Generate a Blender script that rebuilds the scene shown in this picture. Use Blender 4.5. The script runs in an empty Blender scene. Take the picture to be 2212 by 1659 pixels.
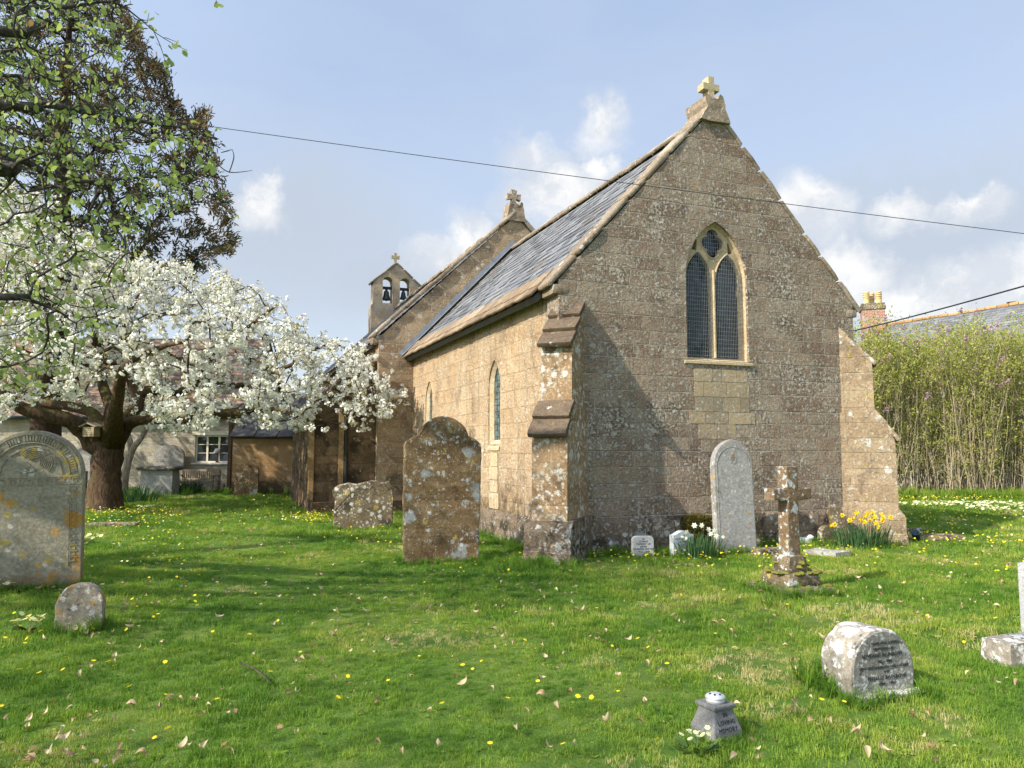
import bpy, bmesh, math, random
import numpy as np
from mathutils import Vector, Matrix, noise, geometry

R = math.radians
random.seed(7); rng = np.random.default_rng(7)
scene = bpy.context.scene
COL = scene.collection

# ------------------------------------------------------------------ camera
PITCH = R(4.95); EYE = 1.55; FPX = 1650.0; CU, CV = 1106.0, 829.5     # photograph measured at 2212 x 1659
cam_d = bpy.data.cameras.new('camera'); cam = bpy.data.objects.new('camera', cam_d); COL.objects.link(cam)
cam.location = (0, 0, EYE); cam.rotation_euler = (R(90) + PITCH, 0, 0)
cam_d.sensor_width = 36.0; cam_d.lens = FPX / 2212.0 * 36.0; cam_d.clip_end = 2000
scene.camera = cam
scene.view_settings.view_transform = 'Standard'; scene.view_settings.look = 'None'
scene.view_settings.exposure = 0.86; scene.view_settings.gamma = 1.0

# ------------------------------------------------------------------ sun and sky
SUN_AZ, SUN_EL = R(214), R(36)
SDIR = Vector((math.cos(SUN_AZ) * math.cos(SUN_EL), math.sin(SUN_AZ) * math.cos(SUN_EL), math.sin(SUN_EL)))
sl = bpy.data.lights.new('sun', 'SUN'); sl.energy = 4.1; sl.angle = R(0.53); sl.color = (1.0, 0.93, 0.80)
so = bpy.data.objects.new('sun', sl); COL.objects.link(so); so.location = (-20, -20, 30)
so.rotation_euler = SDIR.to_track_quat('Z', 'Y').to_euler()


def ray(u, v):
    x = (u - CU) / FPX; z = -(v - CV) / FPX
    return Vector((x, math.cos(PITCH) - math.sin(PITCH) * z, math.sin(PITCH) + math.cos(PITCH) * z))


def at(u, v, y):
    r = ray(u, v); t = y / r.y
    return Vector((r.x * t, y, EYE + r.z * t))


def proj(p):
    z = p[2] - EYE; yc = math.cos(PITCH) * p[1] + math.sin(PITCH) * z; zc = -math.sin(PITCH) * p[1] + math.cos(PITCH) * z
    return (CU + FPX * p[0] / yc, CV - FPX * zc / yc) if yc > 0.05 else (-9999, -9999)


class NT:
    """short hand for building node trees"""
    def __init__(s, tree):
        s.t = tree; s.n = tree.nodes; s.l = tree.links

    def node(s, typ, **kw):
        n = s.n.new(typ)
        for k, v in kw.items():
            setattr(n, k, v)
        return n

    def put(s, sock, val):
        if hasattr(val, 'is_output') or isinstance(val, bpy.types.NodeSocket):
            s.l.new(val, sock)
        elif isinstance(val, (int, float)):
            if sock.type in ('RGBA',):
                sock.default_value = (val, val, val, 1)
            elif sock.type == 'VECTOR':
                sock.default_value = (val, val, val)
            else:
                sock.default_value = val
        else:
            val = tuple(val)
            if sock.type == 'RGBA' and len(val) == 3:
                val = val + (1,)
            sock.default_value = val

    def math(s, op, a, b=0.0, c=None, clamp=False):
        n = s.node('ShaderNodeMath', operation=op, use_clamp=clamp)
        s.put(n.inputs[0], a); s.put(n.inputs[1], b)
        if c is not None: s.put(n.inputs[2], c)
        return n.outputs[0]

    def vmath(s, op, a, b=(0, 0, 0), out=0):
        n = s.node('ShaderNodeVectorMath', operation=op)
        s.put(n.inputs[0], a)
        if op == 'SCALE': s.put(n.inputs['Scale'], b)
        else: s.put(n.inputs[1], b)
        return n.outputs['Value'] if op in ('DISTANCE', 'LENGTH', 'DOT_PRODUCT') else n.outputs[0]

    def noise(s, vec, scale, detail=4.0, rough=0.55, dist=0.0, col=False):
        n = s.node('ShaderNodeTexNoise'); s.put(n.inputs['Vector'], vec)
        n.inputs['Scale'].default_value = scale; n.inputs['Detail'].default_value = detail
        n.inputs['Roughness'].default_value = rough; n.inputs['Distortion'].default_value = dist
        return n.outputs['Color'] if col else n.outputs['Fac']

    def voro(s, vec, scale, rnd=1.0):
        n = s.node('ShaderNodeTexVoronoi'); s.put(n.inputs['Vector'], vec)
        n.inputs['Scale'].default_value = scale; n.inputs['Randomness'].default_value = rnd
        return n.outputs['Distance'], n.outputs['Color']

    def step(s, x, lo, hi, a=0.0, b=1.0):
        n = s.node('ShaderNodeMapRange', interpolation_type='SMOOTHSTEP')
        s.put(n.inputs[0], x); s.put(n.inputs[1], lo); s.put(n.inputs[2], hi); s.put(n.inputs[3], a); s.put(n.inputs[4], b)
        return n.outputs[0]

    def lin(s, x, lo, hi, a=0.0, b=1.0):
        n = s.node('ShaderNodeMapRange'); n.clamp = True
        s.put(n.inputs[0], x); s.put(n.inputs[1], lo); s.put(n.inputs[2], hi); s.put(n.inputs[3], a); s.put(n.inputs[4], b)
        return n.outputs[0]

    def mix(s, f, a, b, mode='MIX'):
        n = s.node('ShaderNodeMix', data_type='RGBA', blend_type=mode)
        s.put(n.inputs[0], f); s.put(n.inputs[6], a); s.put(n.inputs[7], b)
        return n.outputs[2]

    def ramp(s, f, stops):
        n = s.node('ShaderNodeValToRGB'); e = n.color_ramp.elements
        while len(e) < len(stops): e.new(0.5)
        for i, (p, c) in enumerate(stops):
            e[i].position = p; e[i].color = tuple(c) + (1,) if len(c) == 3 else tuple(c)
        s.put(n.inputs[0], f)
        return n.outputs[0]

    def sep(s, v):
        n = s.node('ShaderNodeSeparateXYZ'); s.put(n.inputs[0], v); return n.outputs

    def comb(s, x, y, z):
        n = s.node('ShaderNodeCombineXYZ'); s.put(n.inputs[0], x); s.put(n.inputs[1], y); s.put(n.inputs[2], z)
        return n.outputs[0]

    def attr(s, name, typ='GEOMETRY'):
        n = s.node('ShaderNodeAttribute', attribute_name=name, attribute_type=typ); return n.outputs['Fac']

    def coord(s, which='Object'):
        return s.node('ShaderNodeTexCoord').outputs[which]

    def bump(s, h, strength=0.5, dist=0.02, normal=None):
        n = s.node('ShaderNodeBump'); n.inputs['Strength'].default_value = strength; n.inputs['Distance'].default_value = dist
        s.put(n.inputs['Height'], h)
        if normal is not None: s.put(n.inputs['Normal'], normal)
        return n.outputs[0]


def build_world():
    w = bpy.data.worlds.new('World'); scene.world = w; w.use_nodes = True
    g = NT(w.node_tree)
    for n in list(g.n): g.n.remove(n)
    out = g.node('ShaderNodeOutputWorld'); bg = g.node('ShaderNodeBackground'); bg.inputs['Strength'].default_value = 0.15
    sky = g.node('ShaderNodeTexSky', sky_type='NISHITA'); sky.sun_disc = False
    sky.sun_elevation = SUN_EL; sky.sun_rotation = math.atan2(SDIR.x, SDIR.y)
    sky.altitude = 50; sky.air_density = 1.0; sky.dust_density = 1.6; sky.ozone_density = 2.2
    d = g.coord('Generated')
    # thin high haze that whitens the blue towards the horizon
    z = g.sep(d)[2]
    n1 = g.noise(g.vmath('MULTIPLY', d, (1.6, 1.6, 4.5)), 2.2, 6, 0.6, 0.3)
    veil = g.math('MULTIPLY', g.step(n1, 0.15, 0.85, 0.75, 1.0), g.lin(z, 0.8, 0.05, 0.80, 0.95))
    toward = g.math('MAXIMUM', g.vmath('DOT_PRODUCT', d, tuple(SDIR)), 0.0)
    halo = g.math('ADD', 1.0, g.math('MULTIPLY', g.math('POWER', toward, 2.0), 3.2))
    hz = g.mix(g.lin(z, 0.1, 0.62), (2.55, 2.80, 3.12), (1.82, 2.27, 3.12))
    col = g.mix(veil, sky.outputs[0], g.vmath('SCALE', hz, halo))
    # cumulus: billowed lumps gathered round the directions where they stand over the roofs
    wob = g.noise(d, 8.0, 8, 0.66, 0.0, col=True); wob3 = g.noise(d, 30.0, 6, 0.65, 0.0, col=True)
    dw = g.vmath('ADD', d, g.vmath('SCALE', g.vmath('SUBTRACT', wob, (0.5, 0.5, 0.5)), 0.10))
    dw = g.vmath('ADD', dw, g.vmath('SCALE', g.vmath('SUBTRACT', wob3, (0.5, 0.5, 0.5)), 0.03))
    shade = g.noise(g.vmath('ADD', dw, (0.02, 0.0, -0.03)), 14.0, 5, 0.6)

    def lump(u, v, rad, soft, sx=1.0):
        c = ray(u, v).normalized()
        df = g.vmath('MULTIPLY', g.vmath('SUBTRACT', dw, tuple(c)), (1.0 / sx, 1.0 / sx, 1.0))
        low = g.lin(g.sep(df)[2], -rad, rad * 0.4, 1.25, 0.75)         # ragged, softer foot; crisper crown
        return g.step(g.vmath('LENGTH', df), g.math('MULTIPLY', rad * (1 + soft), low), rad * (1 - soft) * 0.75)

    def layer(col, lumps, tint, amount):
        m = 0.0
        for L in lumps:
            k = lump(*L); m = k if m == 0.0 else g.math('MAXIMUM', m, k)
        return g.mix(g.math('MULTIPLY', m, amount), col, tint)
    col = layer(col, [(640, 480, 0.090, 0.9, 1.6), (1960, 510, 0.11, 0.8, 2.0), (1900, 600, 0.06, 0.8, 2.0), (1240, 390, 0.04, 0.9, 1.5), (820, 590, 0.05, 0.9, 2.0), (2150, 470, 0.05, 0.8, 1.5), (1050, 560, 0.05, 0.9, 1.4)], (2.1, 2.36, 2.75), 0.85)
    col = layer(col, [(1295, 255, 0.028, 0.7, 1.1), (1150, 315, 0.022, 0.8, 1.5), (1200, 400, 0.040, 0.6, 1.4), (1300, 360, 0.020, 0.7, 1.1),
                      (578, 410, 0.028, 0.6, 0.9), (480, 425, 0.018, 0.7, 1.2), (1020, 500, 0.036, 0.6, 1.1), (945, 550, 0.028, 0.7, 1.4),
                      (1740, 450, 0.042, 0.6, 1.0), (1825, 590, 0.044, 0.6, 1.0), (1930, 445, 0.018, 0.7, 1.8), (2070, 435, 0.016, 0.7, 1.8), (2110, 620, 0.046, 0.6, 2.0), (1960, 660, 0.032, 0.6, 1.6), (2195, 560, 0.022, 0.6, 1.2),
                      (-500, 500, 0.12, 0.7, 1.5), (2900, 500, 0.12, 0.7, 1.5)], g.mix(g.step(shade, 0.35, 0.62), (2.75, 2.9, 3.15), (3.95, 3.92, 3.85)), 0.92)
    g.put(bg.inputs[0], col); g.l.new(bg.outputs[0], out.inputs[0])


build_world()


# ------------------------------------------------------------------ mesh helpers
class MB:
    def __init__(s): s.v = []; s.f = []; s.t = []

    def add(s, vs, fs, tone=None):
        o = len(s.v); s.v.extend([tuple(v) for v in vs]); s.f.extend([tuple(i + o for i in f) for f in fs])
        s.t.extend([random.random() if tone is None else tone] * len(fs)); return s

    def box(s, x0, x1, y0, y1, z0, z1, tone=None):
        return s.add([(x0, y0, z0), (x1, y0, z0), (x1, y1, z0), (x0, y1, z0), (x0, y0, z1), (x1, y0, z1), (x1, y1, z1), (x0, y1, z1)],
                     [(0, 3, 2, 1), (4, 5, 6, 7), (0, 1, 5, 4), (1, 2, 6, 5), (2, 3, 7, 6), (3, 0, 4, 7)], tone)

    def prism(s, poly, fn, a, b, tone=None):
        """poly of 2-D points extruded between depths a and b; fn(p, q, depth) -> 3-D point"""
        n = len(poly)
        vs = [fn(p[0], p[1], a) for p in poly] + [fn(p[0], p[1], b) for p in poly]
        return s.add(vs, [tuple(range(n)), tuple(range(2 * n - 1, n - 1, -1))] + [(i, i + n, (i + 1) % n + n, (i + 1) % n) for i in range(n)], tone)

    def plate(s, outer, holes, fn, a, b):
        """flat wall with holes through it: both faces and every reveal"""
        loops = [outer] + holes
        flat = [p for l in loops for p in l]
        tris = geometry.tessellate_polygon([[Vector((p[0], p[1], 0)) for p in l] for l in loops])
        n = len(flat)
        vs = [fn(p[0], p[1], a) for p in flat] + [fn(p[0], p[1], b) for p in flat]
        fs = [tuple(t) for t in tris] + [tuple(i + n for i in reversed(t)) for t in tris]
        o = 0
        for l in loops:
            k = len(l)
            for i in range(k):
                fs.append((o + i, o + (i + 1) % k, o + (i + 1) % k + n, o + i + n))
            o += k
        return s.add(vs, fs, 0.5)

    def tube(s, pts, rad, k=8, cap=True, tone=None, wob=0.0, wf=3.0):
        pts = [Vector(p) for p in pts]; n = len(pts)
        rad = [rad] * n if isinstance(rad, (int, float)) else rad
        vs = []; up = Vector((0.31, 0.17, 0.93))
        a = None
        for i, p in enumerate(pts):
            d = (pts[min(i + 1, n - 1)] - pts[max(i - 1, 0)])
            if d.length < 1e-9: d = Vector((0, 0, 1))
            d.normalize()
            if a is None:
                a = d.cross(up)
                if a.length < 1e-3: a = d.cross(Vector((1, 0, 0)))
            a = (a - d * a.dot(d)); a.normalize(); b = d.cross(a)
            for j in range(k):
                t = 2 * math.pi * j / k; q = a * math.cos(t) + b * math.sin(t); r = rad[i]
                if wob: r *= 1 + wob * noise.noise((p + q * r) * wf)
                vs.append(p + q * r)
        fs = [(i * k + j, i * k + (j + 1) % k, (i + 1) * k + (j + 1) % k, (i + 1) * k + j) for i in range(n - 1) for j in range(k)]
        if cap: fs += [tuple(range(k - 1, -1, -1)), tuple((n - 1) * k + j for j in range(k))]
        return s.add(vs, fs, tone)

    def lathe(s, prof, k=24, M=None, tone=None):
        M = M or Matrix(); n = len(prof)
        vs = [M @ Vector((r * math.cos(2 * math.pi * j / k), r * math.sin(2 * math.pi * j / k), z)) for r, z in prof for j in range(k)]
        fs = [(i * k + j, i * k + (j + 1) % k, (i + 1) * k + (j + 1) % k, (i + 1) * k + j) for i in range(n - 1) for j in range(k)]
        fs += [tuple(range(k - 1, -1, -1)), tuple((n - 1) * k + j for j in range(k))]
        return s.add(vs, fs, tone)

    def block(s, c, ax, ay, az, rough=0.01, rnd=0.12, tone=None, freq=4.0):
        """weathered stone block: rounded, lumpy box with half axes ax, ay, az"""
        c, ax, ay, az = Vector(c), Vector(ax), Vector(ay), Vector(az)
        vs = []
        for x, y, z in BLK_V:
            L = max(math.sqrt(x * x + y * y + z * z), 1e-6)
            f = 1.0 - rnd * max(0.0, (L - 1.0)) / 0.732
            p = c + (ax * x + ay * y + az * z) * f
            if rough: p = p + noise.noise_vector(p * freq + Vector((7.1, 3.3, 1.7))) * rough
            vs.append(p)
        return s.add(vs, BLK_F, tone)

    def build(s, name, mat, parent=None, smooth=False, uv=True):
        me = bpy.data.meshes.new(name); me.from_pydata(s.v, [], s.f)
        return finish(me, name, mat, parent, smooth, uv, np.array(s.t, dtype=np.float32))


def _blk():
    bm = bmesh.new(); bmesh.ops.create_cube(bm, size=2)
    bmesh.ops.subdivide_edges(bm, edges=bm.edges[:], cuts=3, use_grid_fill=True)
    bm.verts.ensure_lookup_table()
    v = [tuple(q.co) for q in bm.verts]; f = [tuple(q.index for q in p.verts) for p in bm.faces]; bm.free(); return v, f


BLK_V, BLK_F = _blk()


def finish(me, name, mat, parent=None, smooth=False, uv=True, tone=None):
    me.materials.append(mat)
    nf = len(me.polygons)
    if tone is not None and nf == len(tone):
        at_ = me.attributes.new('tone', 'FLOAT', 'FACE'); at_.data.foreach_set('value', tone)
    if smooth: me.polygons.foreach_set('use_smooth', np.ones(nf, dtype=bool))
    me.update()
    if uv: box_uv(me)
    o = bpy.data.objects.new(name, me); COL.objects.link(o)
    if parent is not None: o.parent = parent
    return o


def box_uv(me):
    nl = len(me.loops); nf = len(me.polygons)
    if nl == 0: return
    co = np.empty(len(me.vertices) * 3, dtype=np.float32); me.vertices.foreach_get('co', co); co = co.reshape(-1, 3)
    vi = np.empty(nl, dtype=np.int32); me.loops.foreach_get('vertex_index', vi)
    nr = np.empty(nf * 3, dtype=np.float32); me.polygons.foreach_get('normal', nr); nr = np.abs(nr.reshape(-1, 3))
    tot = np.empty(nf, dtype=np.int32); me.polygons.foreach_get('loop_total', tot)
    fl = np.repeat(np.arange(nf), tot); ax = np.argmax(nr, axis=1)[fl]; p = co[vi]
    uv = np.where((ax == 0)[:, None], p[:, [1, 2]], np.where((ax == 1)[:, None], p[:, [0, 2]], p[:, [0, 1]]))
    l = me.uv_layers.new(name='UVMap'); l.data.foreach_set('uv', uv.astype(np.float32).ravel())


def cloud_mesh(name, V, F, mat, parent=None, tone=None, smooth=False):
    """V (n,3), F (m,k) arrays -> one mesh object, fast"""
    me = bpy.data.meshes.new(name); m, k = F.shape
    me.vertices.add(len(V)); me.vertices.foreach_set('co', np.asarray(V, dtype=np.float32).ravel())
    me.loops.add(m * k); me.loops.foreach_set('vertex_index', np.asarray(F, dtype=np.int32).ravel())
    me.polygons.add(m); me.polygons.foreach_set('loop_start', np.arange(0, m * k, k, dtype=np.int32))
    me.update(calc_edges=True)
    return finish(me, name, mat, parent, smooth, False, None if tone is None else np.asarray(tone, dtype=np.float32))


def rand_unit(n):
    v = rng.normal(size=(n, 3)); return v / np.linalg.norm(v, axis=1)[:, None]


def leaf_faces(P, D, Nn, L, W, fold=0.0):
    """one six-cornered leaf per row: base P, direction D, normal Nn, length L, width W"""
    P, D = np.asarray(P, float), np.asarray(D, float); D = D / (np.linalg.norm(D, axis=1)[:, None] + 1e-9)
    S = np.cross(Nn, D); S /= (np.linalg.norm(S, axis=1)[:, None] + 1e-9); U = np.cross(D, S)
    L = np.broadcast_to(L, (len(P),))[:, None]; W = np.broadcast_to(W, (len(P),))[:, None] * 0.5
    a = P; b = P + D * L * 0.3 + S * W * 0.85 + U * W * fold; c = P + D * L * 0.68 + S * W * 0.8 + U * W * fold; d = P + D * L
    e = P + D * L * 0.68 - S * W * 0.8 + U * W * fold; f = P + D * L * 0.3 - S * W * 0.85 + U * W * fold
    V = np.stack([a, b, c, d, e, f], axis=1).reshape(-1, 3)
    F = np.arange(len(P) * 6).reshape(-1, 6)
    return V, F


def mat_new(name):
    m = bpy.data.materials.new(name); m.use_nodes = True; g = NT(m.node_tree)
    for n in list(g.n): g.n.remove(n)
    out = g.node('ShaderNodeOutputMaterial')
    return m, g, out


def principled(g, out, col, rough=0.85, normal=None, spec=0.25, metal=0.0):
    b = g.node('ShaderNodeBsdfPrincipled'); g.put(b.inputs['Base Color'], col); g.put(b.inputs['Roughness'], rough)
    b.inputs['Specular IOR Level'].default_value = spec; b.inputs['Metallic'].default_value = metal
    if normal is not None: g.put(b.inputs['Normal'], normal)
    g.l.new(b.outputs[0], out.inputs[0]); return b


# ------------------------------------------------------------------ materials
def stone_mat(name, cols, brick=None, mortar=(0.42, 0.38, 0.31), mort=0.012, speck=None, lichens=(), stain=None, streak=0.0, bump=0.5, grain=28.0, tone_amt=0.0, low=None, bw=0.36, bd=0.035):
    """weathered stone. brick=(width, height) for coursed walls laid in UV metres, else plain 3-D stone.
    speck=(colour, scale, lo, hi); lichens=[(colour, scale, size, presence)]; stain=(colour, scale, lo, hi)"""
    m, g, out = mat_new(name)
    o = g.coord('Object')
    big = g.noise(o, 0.9, 4, 0.6); mid = g.noise(o, 4.5, 5, 0.6, 0.2); fine = g.noise(o, grain, 6, 0.68)
    mort_f = None
    if brick:
        uv = g.coord('UV'); s = g.sep(uv)
        wv = g.noise(g.comb(0.0, s[1], 3.3), 1.7, 2, 0.5)
        wu = g.noise(g.comb(g.math('MULTIPLY', s[0], 0.5), g.math('FLOOR', g.math('MULTIPLY', s[1], 1.0 / brick[1])), 1.0), 1.3, 2, 0.5)
        rag = g.noise(uv, 9.0, 3, 0.6, col=True)
        v2 = g.comb(g.math('ADD', s[0], g.math('MULTIPLY', wu, 0.35)), g.math('ADD', s[1], g.math('MULTIPLY', wv, 0.22)), 0.0)
        v2 = g.vmath('ADD', v2, g.vmath('SCALE', rag, 0.028))
        b = g.node('ShaderNodeTexBrick'); b.offset = 0.5; b.squash = 0.8; b.squash_frequency = 3
        g.put(b.inputs['Vector'], v2); g.put(b.inputs['Color1'], (0, 0, 0)); g.put(b.inputs['Color2'], (1, 1, 1)); g.put(b.inputs['Mortar'], (0.5, 0.5, 0.5))
        b.inputs['Scale'].default_value = 1.0; b.inputs['Brick Width'].default_value = brick[0]; b.inputs['Row Height'].default_value = brick[1]
        b.inputs['Mortar Size'].default_value = mort; b.inputs['Mortar Smooth'].default_value = 0.45; b.inputs['Bias'].default_value = 0.0
        cell = b.outputs['Color']; mort_f = b.outputs['Fac']
        rnd = g.sep(cell)[0]
        pick = g.math('ADD', g.math('MULTIPLY', rnd, bw), g.math('ADD', g.math('MULTIPLY', mid, 0.55), g.math('MULTIPLY', g.math('SUBTRACT', fine, 0.5), 0.3)))
        pick = g.math('ADD', pick, 0.06 + (0.36 - bw) * 0.5)
    else:
        pick = g.math('ADD', g.math('MULTIPLY', mid, 0.75), g.math('MULTIPLY', fine, 0.28))
    if tone_amt:
        pick = g.math('ADD', g.math('MULTIPLY', pick, 1 - tone_amt), g.math('MULTIPLY', g.attr('tone'), tone_amt))
    n = len(cols)
    col = g.ramp(pick, [(0.22 + 0.58 * i / max(n - 1, 1), c) for i, c in enumerate(cols)])
    if mort_f is not None:
        patchy = g.step(g.noise(o, 2.2, 3, 0.6), 0.36, 0.62, 0.25, 1.0)
        col = g.mix(g.math('MULTIPLY', mort_f, patchy), col, mortar)
    col = g.mix(1.0, col, g.ramp(fine, [(0.25, (0.62, 0.62, 0.62)), (0.75, (1.3, 1.3, 1.3))]), 'MULTIPLY')
    col = g.mix(1.0, col, g.ramp(big, [(0.3, (0.82, 0.82, 0.84)), (0.7, (1.14, 1.12, 1.1))]), 'MULTIPLY')
    if stain:
        sf = g.step(g.noise(o, stain[1], 5, 0.65, 0.4), stain[2], stain[3])
        col = g.mix(g.math('MULTIPLY', sf, 0.85), col, stain[0])
    if streak:
        st = g.noise(g.vmath('MULTIPLY', o, (7, 7, 0.55)), 1.0, 4, 0.6)
        col = g.mix(g.math('MULTIPLY', g.step(st, 0.5, 0.75), streak), col, (0.06, 0.055, 0.045))
    hl = None
    if speck:
        sp = g.noise(o, speck[1], 7, 0.72, 0.3)
        reg = g.math('MULTIPLY', g.math('SUBTRACT', g.noise(o, 1.3, 3, 0.5), 0.5), 0.28)
        sf = g.step(g.math('ADD', sp, reg), speck[2], speck[3]); hl = sf
        col = g.mix(g.math('MULTIPLY', sf, 0.8), col, speck[0])
    for (lc, ls, size, pres) in lichens:
        od = g.vmath('ADD', o, g.vmath('SCALE', g.vmath('SUBTRACT', g.noise(o, ls * 1.5, 7, 0.8, col=True), (0.5, 0.5, 0.5)), 1.9 / ls))
        dist, cc = g.voro(od, ls); cs = g.sep(cc)
        reg = g.step(g.noise(o, max(1.6, ls * 0.16), 3, 0.55), 0.36, 0.66, 0.5, 1.5)
        on = g.math('LESS_THAN', cs[0], g.math('MULTIPLY', reg, pres))
        rad = g.math('MULTIPLY', g.math('ADD', 0.2, g.math('MULTIPLY', g.math('POWER', cs[1], 1.6), 0.95)), size)
        edge = g.math('ADD', g.math('SUBTRACT', dist, rad), g.math('MULTIPLY', g.math('SUBTRACT', fine, 0.5), 0.35))
        f = g.math('MULTIPLY', g.step(edge, 0.06, -0.04), on)
        f = g.math('MULTIPLY', f, g.step(g.noise(o, ls * 5.0, 4, 0.7), 0.32, 0.56, 0.35, 1.0))
        col = g.mix(f, col, g.mix(cs[2], lc, tuple(c * 0.78 for c in lc))); hl = f if hl is None else g.math('MAXIMUM', hl, f)
    if low:      # damp-loving moss and black algae that grow in a ragged band low on the stone
        zz = g.sep(o)[2]
        lf = g.step(g.math('ADD', zz, g.math('MULTIPLY', g.math('SUBTRACT', g.noise(o, 5.0, 4, 0.65), 0.5), low[1] * 2.2)), low[1], low[1] * 0.35)
        col = g.mix(g.math('MULTIPLY', lf, 0.8), col, low[0])
    h = g.math('ADD', g.math('MULTIPLY', fine, 0.35), g.math('ADD', g.math('MULTIPLY', mid, 0.45), g.math('MULTIPLY', g.noise(o, 11.0, 5, 0.7, 0.6), 0.5)))
    if mort_f is not None:
        h = g.math('SUBTRACT', h, g.math('MULTIPLY', mort_f, 0.8))
        h = g.math('ADD', h, g.math('MULTIPLY', rnd, 0.25))
    if hl is not None: h = g.math('ADD', h, g.math('MULTIPLY', hl, 0.12))
    principled(g, out, col, 0.92, g.bump(h, bump, bd), 0.15)
    return m


WHITE_L = (0.58, 0.56, 0.50); GREY_L = (0.36, 0.36, 0.33); TAN_L = (0.50, 0.43, 0.32); ORANGE_L = (0.45, 0.24, 0.05); YEL_L = (0.42, 0.32, 0.08)
M = {}
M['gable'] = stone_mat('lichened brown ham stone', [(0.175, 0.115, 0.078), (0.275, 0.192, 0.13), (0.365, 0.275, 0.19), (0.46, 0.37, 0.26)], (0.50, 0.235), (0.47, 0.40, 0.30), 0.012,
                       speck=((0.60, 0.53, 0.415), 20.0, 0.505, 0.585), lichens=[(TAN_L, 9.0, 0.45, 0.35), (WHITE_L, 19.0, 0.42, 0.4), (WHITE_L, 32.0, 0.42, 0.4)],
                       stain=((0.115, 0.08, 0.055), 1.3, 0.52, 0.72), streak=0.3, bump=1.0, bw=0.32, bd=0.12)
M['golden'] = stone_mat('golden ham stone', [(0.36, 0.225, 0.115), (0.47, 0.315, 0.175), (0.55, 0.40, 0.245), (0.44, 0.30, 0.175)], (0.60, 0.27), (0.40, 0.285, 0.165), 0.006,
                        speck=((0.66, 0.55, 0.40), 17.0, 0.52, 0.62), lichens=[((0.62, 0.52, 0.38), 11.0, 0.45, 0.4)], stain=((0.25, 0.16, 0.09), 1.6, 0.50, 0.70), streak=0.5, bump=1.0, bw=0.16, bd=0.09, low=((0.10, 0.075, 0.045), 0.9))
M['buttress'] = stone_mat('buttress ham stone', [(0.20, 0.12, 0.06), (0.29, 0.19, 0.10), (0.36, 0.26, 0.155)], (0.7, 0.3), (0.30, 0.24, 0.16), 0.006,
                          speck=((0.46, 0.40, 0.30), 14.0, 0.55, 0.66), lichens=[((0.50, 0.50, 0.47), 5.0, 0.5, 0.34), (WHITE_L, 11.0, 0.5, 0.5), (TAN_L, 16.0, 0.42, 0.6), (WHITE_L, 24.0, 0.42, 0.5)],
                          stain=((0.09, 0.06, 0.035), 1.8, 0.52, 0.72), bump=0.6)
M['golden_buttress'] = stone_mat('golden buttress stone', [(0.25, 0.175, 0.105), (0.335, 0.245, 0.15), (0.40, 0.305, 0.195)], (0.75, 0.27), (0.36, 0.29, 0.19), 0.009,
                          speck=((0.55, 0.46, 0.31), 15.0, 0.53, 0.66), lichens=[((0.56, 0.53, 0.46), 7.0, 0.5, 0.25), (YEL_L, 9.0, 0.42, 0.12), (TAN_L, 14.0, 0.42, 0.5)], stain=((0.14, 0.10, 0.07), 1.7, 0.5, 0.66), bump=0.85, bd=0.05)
M['weathering'] = stone_mat('dark weathered slab', [(0.075, 0.052, 0.035), (0.125, 0.09, 0.06), (0.19, 0.145, 0.09)], None, speck=((0.34, 0.29, 0.2), 14.0, 0.6, 0.7),
                            lichens=[(WHITE_L, 10.0, 0.3, 0.22), (ORANGE_L, 9.0, 0.25, 0.08)], bump=0.6)
M['plinth'] = stone_mat('damp plinth stone', [(0.13, 0.095, 0.065), (0.22, 0.165, 0.11), (0.31, 0.245, 0.165)], (0.8, 0.36), (0.2, 0.16, 0.12), 0.006,
                        speck=((0.50, 0.44, 0.34), 17.0, 0.53, 0.61), lichens=[(GREY_L, 5.0, 0.5, 0.3), (WHITE_L, 11.0, 0.45, 0.35)], stain=((0.04, 0.033, 0.022), 2.4, 0.49, 0.60), bump=1.0, bd=0.08)
M['coping'] = stone_mat('lichened coping stone', [(0.16, 0.115, 0.075), (0.27, 0.21, 0.145), (0.37, 0.31, 0.22)], None, speck=((0.50, 0.46, 0.38), 16.0, 0.54, 0.66),
                        lichens=[(WHITE_L, 8.0, 0.35, 0.35), (ORANGE_L, 10.0, 0.25, 0.06)], stain=((0.075, 0.06, 0.045), 3.0, 0.55, 0.72), bump=0.7, tone_amt=0.35)
M['finial'] = stone_mat('yellow weathered cross stone', [(0.32, 0.25, 0.14), (0.44, 0.36, 0.215), (0.50, 0.43, 0.28)], None, speck=((0.55, 0.52, 0.44), 18.0, 0.56, 0.68), lichens=[(WHITE_L, 9.0, 0.3, 0.2), (YEL_L, 8.0, 0.4, 0.15)], bump=0.5)
M['dressed'] = stone_mat('clean dressed ham stone', [(0.38, 0.28, 0.16), (0.47, 0.36, 0.215), (0.54, 0.43, 0.275)], None, speck=((0.56, 0.50, 0.40), 20.0, 0.56, 0.66), lichens=[(WHITE_L, 14.0, 0.4, 0.3)], stain=((0.26, 0.20, 0.13), 2.6, 0.52, 0.68), bump=0.5)
M['repair'] = stone_mat('newer squared repair stone', [(0.27, 0.21, 0.135), (0.34, 0.27, 0.175), (0.40, 0.30, 0.175)], None, speck=((0.50, 0.44, 0.34), 18.0, 0.55, 0.64), lichens=[(WHITE_L, 20.0, 0.4, 0.3)], stain=((0.24, 0.20, 0.14), 1.6, 0.5, 0.7), bump=0.7, tone_amt=0.6)
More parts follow.
